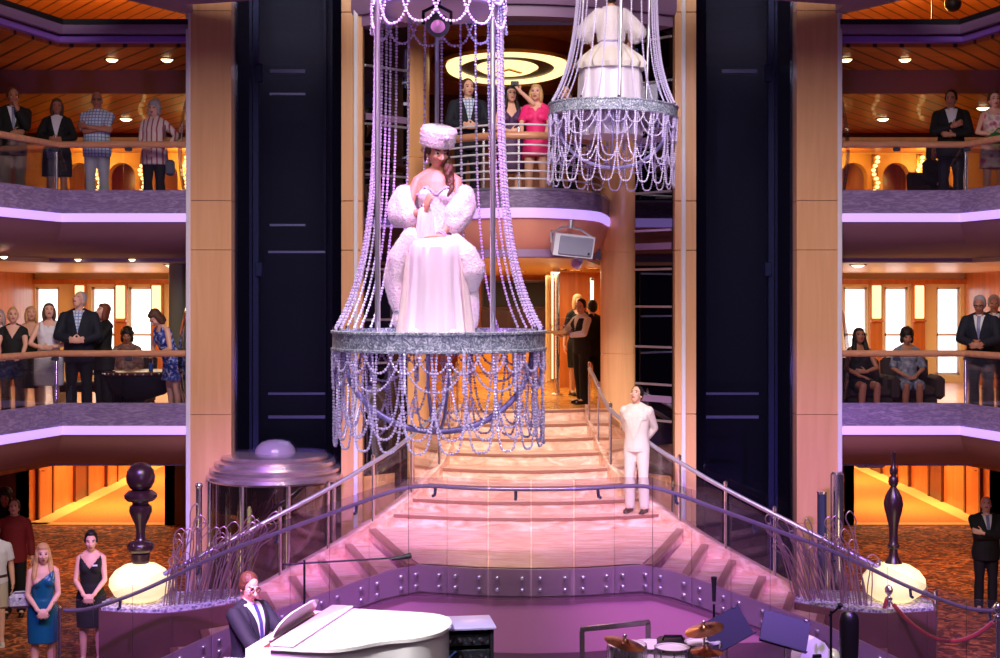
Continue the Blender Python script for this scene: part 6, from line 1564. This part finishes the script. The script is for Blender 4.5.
# ------------------------------------------------------------------ furniture used by guests
def armchair(X, Y, Z, rz, label, sc=1):
    t = empty('armchair', (X, Y, Z), R(rz), label, 'armchair'); t.scale = (sc, sc, 1)
    ob('seat', MB().bbox((0, -.02, .36), (.62, .60, .16), .05), M['sofa'], t); ob('base', MB().bbox((0, 0, .2), (.66, .64, .18), .03), M['sofa'], t)
    ob('backrest', MB().bbox((0, .32, .55), (.68, .14, .56), .05, (R(-8), 0, 0)), M['sofa'], t)
    for s in (-1, 1): ob('armrest', MB().bbox((s*.37, -.02, .42), (.13, .66, .34), .05), M['sofa'], t)
    for x in (-.3, .3):
        for y in (-.27, .27): ob('leg', MB().tube([(x, y, .12), (x, y, 0)], [.03, .02], 10), M['dark_wood'], t)
    return t
def build_furniture():
    armchair(PX(864, 19.9), 19.95, 0, 4, 'dark armchair under the long haired woman at the right middle rail')
    armchair(PX(910, 20.1), 20.15, 0, -4, 'dark armchair under the short haired guest in a grey dress')
    armchair(PX(127, 20.9), 21.0, 0, 0, 'dark armchair behind the round studded table')
    armchair(PX(931, 22.0), 22.05, U, 30, 'dark armchair deep inside the right upper deck', .7)
    t = empty('round_table', (PX(140, 19.85), 19.9, 0), 0, 'round dark table with studded rim beside the left middle rail', 'table')
    ob('tabletop', MB().lathe([(0, .60), (.5, .60), (.53, .62), (.53, .645), (.5, .66), (0, .66)], n=40), M['dark_wood'], t)
    for k in range(30):
        a = 2*PI*k/30; ob('stud', MB().ell((.53*math.cos(a), .53*math.sin(a), .63), .016, None, 8, 6), M['steel'], t)
    ob('bowl_skirt', MB().lathe([(.5, .6), (.46, .45), (.34, .32), (.1, .25), (.06, .24)], n=36), M['navy_cloth'], t)
    ob('pedestal', MB().lathe([(.06, .26), (.05, .06), (.26, .03), (.26, 0)], n=28), M['steel_dark'], t)
    c = empty('tumbler', (PX(151, 19.75), 19.75, .66), 0, 'blue tumbler on the round studded table', 'cup')
    ob('cup_wall', MB().lathe([(.028, 0), (.036, .11), (.032, .11), (.026, .005), (0, .005), (0, 0)], n=20), M['blue_plastic'], c); ob('drinking_straw', MB().tube([(.0, 0, .02), (.03, 0, .17)], .004, 6), M['white_tee'], c)
    t = empty('low_bench', (PX(88, 20.6), 20.7, 0), 0, 'low dark bench behind the man in the navy suit', 'bench')
    ob('seat', MB().bbox((0, 0, .38), (1.0, .45, .14), .04), M['sofa'], t)
    for x in (-.42, .42): ob('leg', MB().bbox((x, 0, .16), (.06, .38, .32), .01), M['dark_wood'], t)
    # potted plant and globe lamp on the topmost right deck
    p = empty('potted_plant', (PX(932, 26), 26.0, 6.55), 0, 'dark bushy plant hanging above the rim of the topmost right balcony', 'plant')
    r_ = random.Random(3); mb = MB()
    for k in range(90):
        a, e = r_.uniform(0, 2*PI), r_.uniform(-1.2, 1.2); L_ = r_.uniform(.2, .42); d = Vector((math.cos(a)*math.cos(e), math.sin(a)*math.cos(e), math.sin(e))); b = d*L_*.4; tip = d*L_; w = d.cross(Vector((.2, .3, 1))).normalized()*.05
        m_ = d*L_*.7; mb.add([tuple(b), tuple(m_+w), tuple(tip), tuple(m_-w)], [(0, 1, 2, 3)])
    ob('foliage', mb, M['leaf'], p, smooth=False); ob('pot', MB().lathe([(.1, -.12), (.16, .08), (.14, .08), (.09, -.1), (0, -.1)], n=20), M['brown_leather'], p); ob('hanger', MB().tube([(0, 0, .05), (0, 0, 1.2)], .012, 6), M['stand_black'], p)
    g = empty('globe_lamp', (PX(953, 25), 25.0, 7.0), 0, 'unlit dark globe hanging from the topmost right ceiling', 'lamp')
    ob('globe', MB().ell((0, 0, 0), .15, None, 24, 16), M['black'], g); ob('rod', MB().tube([(0, 0, .14), (0, 0, .75)], .015, 8), M['steel_dark'], g)

# ------------------------------------------------------------------ guests
def build_people():
    JK = lambda m='black_cloth', **k: dict({'m': m}, **k)
    # lowest deck left
    person('man in dark red shirt standing by the corridor at far left', PX(14, 20.0), 20.0, L0, 1.70, 12, 'm', 1.05, head=(0, 22), hair=('short', 'hair_brown'), wear={'trousers': 'black_cloth', 'shirt': {'m': 'red_cloth', 'sleeve': .95, 'z': .80, 'collar': 'red_cloth'}, 'shoes': 'black_leather'})
    person('dark haired person half hidden behind the man in dark red', PX(5, 20.9), 20.9, L0, 1.72, 10, 'f', hair=('curly', 'hair_dark'), tone='tan', wear={'trousers': 'black_cloth', 'shirt': {'m': 'black_cloth', 'sleeve': .9}, 'shoes': 'black_leather'})
    person('man in white tee and stone shorts striding at the left edge', PX(-6, 18.4), 18.4, L0, 1.62, 20, 'm', 1.05, head=(10, 15), hair=('short', 'hair_grey'), step=.16, wear={'shorts': 'stone_cloth', 'shirt': {'m': 'white_tee', 'sleeve': .36}, 'belt': 'brown_leather', 'shoes': 'white_cloth'})
    r = person('blond woman in teal one shoulder dress with hands joined', PX(43, 16.55), 16.55, L0, 1.67, 18, 'f', rh='clasp', lh='clasp', head=(4, 0), tone='fair', hair=('long', 'hair_blond'), wear={'dress': {'m': 'teal', 'one': 1, 'hem': .50, 'v': 0}, 'shoes': 'black_leather'})
    b = empty('handbag', (r[0].location.x-.25, 16.5, -1.9), R(12), 'silver quilted handbag under the arm of the woman in teal', 'bag')
    ob('bag_body', MB().bbox((0, 0, 0), (.27, .09, .18), .04), M['silver_bag'], b); ob('strap', MB().tube([(-.1, 0, .08), (-.06, .0, .11), (.06, 0, .11), (.1, 0, .08)], .01, 8), M['silver_bag'], b); ob('clasp', MB().bbox((0, -.048, .04), (.03, .012, .02), .004), M['chrome'], b)
    r = person('dark haired woman in black sleeveless dress beside the left planter', PX(91, 17.35), 17.35, L0, 1.68, 8, 'f', rh='clasp', lh='clasp', head=(6, -2), tone='fair', hair=('updo', 'hair_dark'), wear={'dress': {'m': 'black_cloth', 'hem': .50, 'v': .15}, 'shoes': 'black_leather'})
    bd = empty('name_badge', (r[0].location.x+.085, 17.35-.128, L0+1.262), R(20), 'small pale name badge on the black sleeveless dress', 'badge'); ob('plate', MB().bbox((0, 0, 0), (.06, .008, .022), .003), M['white_tee'], bd); ob('pin', MB().box((0, .008, 0), (.03, .01, .006)), M['chrome'], bd)
    # lowest deck right
    person('bald man in dark suit with folded arms behind the red rope', PX(986, 20.3), 20.3, L0, 1.70, -6, 'm', 1.15, rh='crossA', lh='crossB', head=(-10, 22), hair=('bald', 'hair_grey'), wear={'trousers': 'black_cloth', 'jacket': JK('black_cloth', tie='tie', v=1.14), 'shoes': 'black_leather'})
    # stairs
    person('man in white suit and bow tie standing on the stairs with hands behind his back', PX(636, 18.78), 18.72, -1.19, 1.73, -22, 'm', .95, rh='behind', lh='behind', head=(-8, 24), tone='fair', hair=('short', 'hair_dark'), voxel=.0075, wear={'trousers': 'white_cloth', 'vest': 'white_cloth', 'jacket': JK('white_cloth', shirt='white_cloth', bow='satin', z=.86, v=1.0), 'shoes': 'brown_leather'})
    r = person('waiter in black waistcoat carrying a silver tray at the top of the stairs', PX(581, 22.3), 22.3, 0, 1.70, -55, 'm', .92, rh='tray', lh='tray', head=(25, -6), tone='mid', hair=('short', 'hair_dark'), wear={'trousers': 'black_cloth', 'shirt': {'m': 'white_tee', 'sleeve': .95, 'collar': 'white_tee'}, 'vest': 'black_cloth', 'shoes': 'black_leather'}, step=.05)
    tl = Vector((math.sin(R(-55)), -math.cos(R(-55)), 0))*.47
    tr = empty('serving_tray', (r[0].location.x+tl.x, 22.3+tl.y, 1.145), R(-20), 'silver tray box with small glasses held by the waiter', 'tray')
    ob('tray_base', MB().bbox((0, 0, 0), (.36, .28, .025), .01), M['steel'], tr); ob('tray_lip', MB().rings([[(-.18, -.14, .01), (.18, -.14, .01), (.18, .14, .01), (-.18, .14, .01)], [(-.2, -.16, .035), (.2, -.16, .035), (.2, .16, .035), (-.2, .16, .035)]], cap=False), M['steel'], tr)
    ob('tray_back', MB().bbox((0, .13, .13), (.34, .015, .22), .005), M['clear'], tr)
    for j in range(5):
        g = empty('wine_glass', (tr.location.x-.1+.055*j, 22.3+tl.y-.03+.02*(j % 2), 1.16), 0, 'small stemmed glass standing on the silver tray', 'glass', 'glasses on the silver tray'); ob('glass_bowl', MB().lathe([(.022, 0), (.004, .006), (.004, .05), (.022, .07), (.024, .12)], n=16), glass('wine_glass_%d' % j, (.9, .9, .9), .2), g)
    person('person in black seen from behind at the right of the waiter', PX(592, 22.75), 22.75, 0, 1.68, 200, 'm', 1.05, hair=('short', 'hair_dark'), wear={'trousers': 'black_cloth', 'jacket': JK('black_cloth'), 'shoes': 'black_leather'})
    person('fair haired guest partly hidden behind the waiter', PX(578, 24.2), 24.2, 0, 1.78, 20, 'f', hair=('bob', 'hair_blond'), wear={'dress': {'m': 'black_cloth', 'sleeve': .5}, 'shoes': 'black_leather'})
    # pianist
    person('pianist with glasses in navy suit seated at the white piano', -2.36, 13.05, -2.3, 1.82, 58, 'm', 1.1, rh='keys', lh='keys', seated=.53, head=(-14, -14), tone='fair', hair=('short', 'hair_brown'), glasses=True, voxel=.0072, knees=(.14, -.42, .52), wear={'trousers': 'navy_cloth', 'jacket': JK('navy_cloth', tie='tie_blue', v=1.05), 'shoes': 'black_leather'})
    # centre balcony
    r = person('man in dark suit and open blue shirt on the centre balcony', PX(468, 18.75), 18.75, U, 1.80, 8, 'm', 1.08, rh='clasp_mid', lh='clasp_mid', head=(10, 4), hair=('short', 'hair_brown'), wear={'trousers': 'navy_cloth', 'jacket': JK('navy_cloth', shirt='plaid', v=1.1), 'shoes': 'black_leather'})
    r = person('dark haired woman in plum dress photographing from the centre balcony', PX(511, 18.85), 18.85, U, 1.72, 4, 'f', rh='belly', lh='camera', head=(10, 10), hair=('long', 'hair_dark'), wear={'dress': {'m': 'purple_cloth', 'hem': .52, 'v': .14}, 'shoes': 'black_leather'})
    hd = r[1]['wrL']*r[4]; cm = empty('camera', (r[0].location.x+hd.x-.05, 18.85+hd.y-.02, U+hd.z+.09), 0, 'small black camera raised by the woman in the plum dress', 'camera'); cm.name = 'compact_camera'
    ob('camera_body', MB().bbox((0, 0, 0), (.11, .035, .07), .008), M['black'], cm); ob('lens', MB().tube([(0, -.015, 0), (0, -.04, 0)], .022, 14), M['stand_black'], cm)
    person('fair haired woman in bright pink dress on the centre balcony', PX(536, 18.7), 18.7, U, 1.72, -6, 'f', rh='rail', lh='rail', head=(-4, 8), hair=('bob', 'hair_blond'), wear={'dress': {'m': 'pink', 'sleeve': .42, 'hem': .74, 'v': .07, 'straps': False}, 'shoes': 'black_leather'})
    person('man in dark jacket half hidden behind the far chandelier', PX(566, 18.95), 18.95, U, 1.74, -10, 'm', hair=('short', 'hair_dark'), head=(0, 8), wear={'trousers': 'black_cloth', 'jacket': JK('navy_cloth'), 'shoes': 'black_leather'})
    # upper left
    person('man in dark blazer with hand raised to his chin on the upper left balcony', PX(13, 19.2), 19.2, U, 1.75, 22, 'm', 1.05, rh='belly', lh='chin', head=(5, 0), tone='tan', hair=('short', 'hair_brown'), wear={'trousers': 'khaki', 'jacket': JK('black_cloth', tie='tie', v=1.1), 'shoes': 'brown_leather'})
    person('woman officer in black uniform with white collar on the upper left balcony', PX(57, 19.3), 19.3, U, 1.61, 12, 'f', 1.1, rh='clasp_mid', lh='clasp_mid', head=(6, 6), tone='tan', hair=('bob', 'hair_brown'), wear={'skirt': ('black_cloth', .55), 'jacket': JK('black_cloth', shirt='white_tee', v=1.08), 'shoes': 'black_leather'})
    person('man in blue plaid shirt with folded arms on the upper left balcony', PX(97, 19.3), 19.3, U, 1.70, 2, 'm', 1.15, rh='crossA', lh='crossB', head=(12, 4), tone='tan', hair=('bald', 'hair_grey'), wear={'trousers': 'pale_trouser', 'shirt': {'m': 'plaid', 'sleeve': .42, 'z': .80, 'collar': 'plaid'}, 'shoes': 'brown_leather'}, glasses=True)
    person('grey haired woman in pale striped blouse on the upper left balcony', PX(154, 19.3), 19.3, U, 1.58, -6, 'f', 1.12, rh='clasp', lh='bag', head=(0, 2), tone='fair', hair=('curly', 'hair_grey'), wear={'trousers': 'black_cloth', 'shirt': {'m': 'stripe_blouse', 'sleeve': .9, 'z': .74}, 'shoes': 'black_leather'})
    b = empty('shoulder_bag', (PX(171, 19.25), 19.2, U+.62), 0, 'grey green shoulder bag hanging beside the grey haired woman', 'bag'); ob('bag_body', MB().bbox((0, 0, 0), (.12, .09, .22), .03), M['grey_cloth'], b); ob('strap', MB().tube([(-.03, 0, .1), (-.07, .02, .45), (-.09, .08, .68)], .008, 6), M['grey_cloth'], b)
    # upper right
    person('man in black jacket and open white shirt on the upper right balcony', PX(951, 19.4), 19.4, U, 1.74, -14, 'm', 1.08, rh='chest', lh='belly', head=(-12, -2), tone='tan', hair=('short', 'hair_dark'), wear={'trousers': 'navy_cloth', 'jacket': JK('black_cloth', shirt='white_tee', v=1.08), 'shoes': 'black_leather'})
    r = person('woman in floral dress holding a green bag on the upper right balcony', PX(994, 18.95), 18.95, U, 1.66, -10, 'f', 1.0, rh='belly', lh='clasp_mid', head=(8, 2), tone='fair', hair=('updo', 'hair_brown'), wear={'dress': {'m': 'floral', 'hem': .62, 'v': .06, 'flare': .03}, 'shoes': 'brown_leather'})
    b = empty('handbag', (r[0].location.x-.06, 18.95-.27, U+.93), 0, 'soft green handbag held by the woman in the floral dress', 'bag'); b.rotation_euler = (0, R(20), 0); ob('bag_body', MB().ell((0, 0, 0), (.13, .07, .12), None, 16, 10), M['green_bag'], b); ob('handle', MB().tube([(-.07, 0, .09), (-.04, 0, .17), (.04, 0, .17), (.07, 0, .09)], .01, 8), M['green_bag'], b)
    person('person in black seated deep inside the right upper deck', PX(931, 22.0), 21.95, U, 1.62, 30, 'f', seated=.46, rh='lap', lh='lap', tone='tan', hair=('bob', 'hair_dark'), wear={'trousers': 'black_cloth', 'shirt': {'m': 'black_cloth', 'sleeve': .9}, 'shoes': 'black_leather'}, voxel=.012)
    # middle left
    person('person in pale top cut by the left picture edge on the middle deck', PX(-1, 19.2), 19.2, 0, 1.56, 10, 'f', 1.1, head=(0, 10), hair=('bob', 'hair_grey'), wear={'trousers': 'black_cloth', 'shirt': {'m': 'white_tee', 'sleeve': .5}, 'shoes': 'black_leather'})
    person('woman in black low cut top beside the pale top at the left middle rail', PX(13, 19.1), 19.1, 0, 1.58, 14, 'f', 1.15, rh='rail', lh='rail', head=(8, 18), hair=('updo', 'hair_blond'), wear={'trousers': 'black_cloth', 'shirt': {'m': 'black_cloth', 'sleeve': .2, 'z': .8, 'v': .16}, 'shoes': 'black_leather'})
    person('fair haired woman in dark dress behind the woman in white', PX(31, 19.9), 19.9, 0, 1.60, 16, 'f', 1.05, head=(10, 20), hair=('bob', 'hair_blond'), wear={'dress': {'m': 'black_cloth', 'hem': .45, 'v': .18}, 'shoes': 'black_leather'})
    person('woman in white sleeveless dress at the left middle rail', PX(49, 19.2), 19.2, 0, 1.65, 12, 'f', 1.12, rh='clasp_mid', lh='belly', head=(8, 22), hair=('bob', 'hair_brown'), wear={'dress': {'m': 'grey_white' if 'grey_white' in M else 'white_tee', 'hem': .52, 'v': .05}, 'shoes': 'black_leather'})
    person('tall man in navy suit looking up at the left middle rail', PX(79, 19.2), 19.2, 0, 1.82, 10, 'm', 1.12, rh='clasp_mid', lh='clasp_mid', head=(-24, 30), hair=('short', 'hair_grey'), wear={'trousers': 'black_cloth', 'jacket': JK('navy_cloth', shirt='plaid', v=1.16), 'shoes': 'black_leather'})
    person('woman in black raising a hand behind the man in the navy suit', PX(103, 19.8), 19.8, 0, 1.64, -40, 'f', 1.1, rh='down', lh='chin', head=(-8, 14), hair=('bob', 'hair_red'), wear={'trousers': 'black_cloth', 'shirt': {'m': 'black_cloth', 'sleeve': .95, 'z': .72}, 'shoes': 'black_leather'})
    person('dark haired person in brown print seated behind the studded table', PX(127, 20.8), 20.8, 0, 1.62, 8, 'f', 1.25, seated=.46, rh='lap', lh='lap', head=(0, -4), tone='tan', hair=('curly', 'hair_dark'), wear={'trousers': 'black_cloth', 'shirt': {'m': 'brown_print', 'sleeve': .7}, 'shoes': 'black_leather'})
    person('woman in blue and white print dress bending over near the left column', PX(173, 19.35), 19.35, 0, 1.62, -48, 'f', 1.08, lean=24, rh=((.05, -.30, 1.0), (.9, .3, -.3), (-.6, -.6, -.2), (0, 1, 0)), lh=((.05, -.30, 1.0), (.9, .3, -.3), (-.6, -.6, -.2), (0, 1, 0)), head=(-5, -22), tone='fair', hair=('bob', 'hair_brown'), wear={'dress': {'m': 'blue_print', 'hem': .60, 'v': .06, 'flare': .04}, 'shoes': 'brown_leather'})
    # middle right
    person('woman with long dark hair in black dress seated at the right middle rail', PX(862, 19.6), 19.75, 0, 1.66, 8, 'f', 1.05, seated=.47, rh='lap', lh='belly', head=(-6, 14), tone='tan', hair=('long', 'hair_dark'), knees=(.11, -.42, .50), wear={'dress': {'m': 'black_cloth', 'cover': .62, 'v': .1}, 'shoes': 'black_leather'})
    person('short haired guest in grey patterned dress seated at the right middle rail', PX(910, 19.8), 19.95, 0, 1.62, -4, 'f', 1.1, seated=.47, rh='lap', lh='lap', head=(0, -12), tone='tan', hair=('curly', 'hair_dark'), wear={'dress': {'m': 'grey_print', 'cover': 1.0, 'sleeve': .5, 'v': .08}, 'shoes': 'black_leather'})
    person('grey haired man in suit and glasses leaning with joined hands at the right middle rail', PX(981, 19.35), 19.35, 0, 1.76, -28, 'm', 1.12, rh=((.05, -.30, 1.12), (.9, .3, -.3), (-.7, -.5, -.2), (0, 1, 0)), lh=((.05, -.30, 1.12), (.9, .3, -.3), (-.7, -.5, -.2), (0, 1, 0)), lean=10, head=(-2, -2), tone='tan', hair=('short', 'hair_grey'), glasses=True, wear={'trousers': 'grey_cloth', 'jacket': JK('navy_cloth', tie='tie', v=1.14), 'shoes': 'black_leather'})
    person('man in black standing behind the grey haired man at the right edge', PX(994, 20.1), 20.1, 0, 1.76, -16, 'm', 1.1, hair=('short', 'hair_grey'), tone='tan', wear={'trousers': 'black_cloth', 'jacket': JK('black_cloth'), 'shoes': 'black_leather'})

# ------------------------------------------------------------------ lights
def lamp(kind, loc, energy, color, target=None, size=.3, spot=40, blend=.5, size_y=None):
    d = bpy.data.lights.new(kind.lower()+'_lamp', kind); d.energy = energy; d.color = color
    if kind == 'SPOT': d.spot_size = R(spot); d.spot_blend = blend; d.shadow_soft_size = size
    elif kind == 'AREA':
        d.size = size
        if size_y: d.shape = 'RECTANGLE'; d.size_y = size_y
    else: d.shadow_soft_size = size
    o = bpy.data.objects.new('stage_light' if kind == 'SPOT' else 'room_light', d); COL.objects.link(o); o.location = loc
    if target is not None: o.rotation_euler = (Vector(target)-Vector(loc)).to_track_quat('-Z', 'Y').to_euler()
    return o
def build_lights():
    w = bpy.data.worlds.new('atrium'); SC.world = w; w.use_nodes = True
    w.node_tree.nodes['Background'].inputs[0].default_value = (.32, .18, .38, 1); w.node_tree.nodes['Background'].inputs[1].default_value = .12
    WH = (1, .92, .9); PK = (1, .74, .78); VI = (.46, .18, 1); MG = (.85, .16, 1); AM = (1, .62, .28); WARM = (1, .78, .46); BL = (.62, .6, 1)
    lamp('SPOT', (-4.6, 3.5, 5.4), 420, (1, .84, .94), (-.47, 10.3, 2.2), .25, 17, .6)
    lamp('SPOT', (3.4, 3.5, 6.2), 300, (.80, .66, 1), (-.4, 10.3, 1.9), .25, 19, .6)
    lamp('SPOT', (-1.0, 15, 7.4), 700, (.8, .4, 1), (-.4, 10.4, 2.2), .2, 26, .6)
    lamp('SPOT', (-3.6, 1.5, 2.6), 1100, (.74, .60, 1), (-.5, 10.2, .72), .25, 12, .8)
    lamp('SPOT', (3.2, 1.5, 2.4), 1000, (.80, .64, 1), (-.4, 10.2, .72), .25, 12, .8)
    lamp('SPOT', (2.4, 6.0, 7.4), 1150, (.82, .74, 1), (1.4, 17.0, 4.2), .25, 15, .6)
    lamp('SPOT', (-1.0, 4.0, 3.2), 2300, (.62, .5, 1), (1.4, 17.0, 3.9), .25, 10, .7)
    lamp('SPOT', (-1.8, 5.5, 8.2), 4800, (1, .88, .78), (.3, 18.9, -.8), .3, 20, .7)
    lamp('SPOT', (2.6, 5.5, 8.2), 4600, (1, .86, .80), (.5, 18.8, -.7), .3, 20, .7)
    lamp('SPOT', (-3.5, 6, 7.5), 17000, MG, (-2.5, 13.1, -1.2), .3, 15, .8)
    lamp('SPOT', (4.5, 6, 7.5), 9500, VI, (3.7, 16.2, -1.9), .3, 34, .8)
    lamp('SPOT', (-.6, 7, 7.8), 3800, (.9, .25, 1), (-.1, 15.4, -2.0), .3, 34, .8)
    lamp('SPOT', (-3.4, 8.0, 7.4), 9000, (1, .95, .97), (-1.1, 12.7, -1.3), .2, 20, .5)
    lamp('SPOT', (-4.2, 8, 7.5), 10000, VI, (-2.8, 16.8, -1.9), .3, 30, .8)
    lamp('AREA', (0, 7.5, 9.2), 1420, (1, .86, .78), (0, 18, 1.5), 6)
    # coloured washes on the balcony fronts
    for s in (-1, 1):
        lamp('SPOT', (s*1.5, 8.5, .2), 500, (.62, .34, 1), (XC+s*5.4, 18.8, 1.6), .4, 42, .9)
        # rooms
        lamp('AREA', (XC+s*6.6, 24.2, 2.12), 210, WARM, None, 3.5)
        lamp('AREA', (XC+s*7.5, 25.5, 4.72), 60, AM, None, 3)
        lamp('POINT', (XC+s*6.9, 28.9, 4.5), 40, (1, .68, .22), None, .2)
        lamp('POINT', (XC+s*8.75, 28.9, 4.5), 40, (1, .68, .22), None, .2)
        lamp('SPOT', (XC+s*6.2, 20.0, 3.3), 35, (1, .45, .15), (XC+s*6.2, 20.2, 5.2), .3, 130, 1)
        for k in range(3): lamp('AREA', (XC+s*8.5, 30.5+4.5*k, -.72), 150, (1, .76, .40), None, 1.4)
        lamp('AREA', (XC+s*7.0, 23.5, -.7), 75, (1, .52, .26), None, 3)
        lamp('POINT', (PX(141 if s < 0 else 893, 17.35), 16.6, -1.6), 6, (1, .8, .45), None, .3)
        lamp('POINT', (XC+s*8, 26.5, 7.2), 600, (1, .5, .12), None, .4)
    for y in (24.5, 29): lamp('AREA', (XC, y, 2.15), 110, (1, .74, .44), None, 2.2)
    lamp('POINT', (PX(275, 18.9), 18.85, -1.0), 18, (1, .72, .5), None, .12)
    lamp('AREA', (XC, 22.8, 5.5), 70, (1, .62, .35), None, 1.6)
def main():
    setup_materials()
    build_setting(); build_stairs(); build_props()
    chandelier((-.452, 10.3, 1.389), 0, 'large silver ring chandelier of crystal strands carrying the front performer', True)
    c2 = chandelier((1.383, 17.0, 3.975), PI, 'smaller looking far chandelier of crystal strands carrying the performer with back turned'); c2.rotation_euler = (0, R(-2.0), PI)
    for o in c2.children:
        if o.name.startswith('long_loop'): o.scale = (1, 1, 1.2); o.location.z = .016
    build_stage(); build_furniture()
    performer_front(); performer_back(); build_people(); build_lights()
    v = SC.view_settings; v.view_transform = 'Standard'; v.look = 'None'; v.gamma = 1; v.exposure = 0; v.use_curve_mapping = False
    SC.cycles.use_denoising = True
    SC.cycles.max_bounces = 8; SC.cycles.transparent_max_bounces = 24; SC.cycles.sample_clamp_indirect = 4
main()
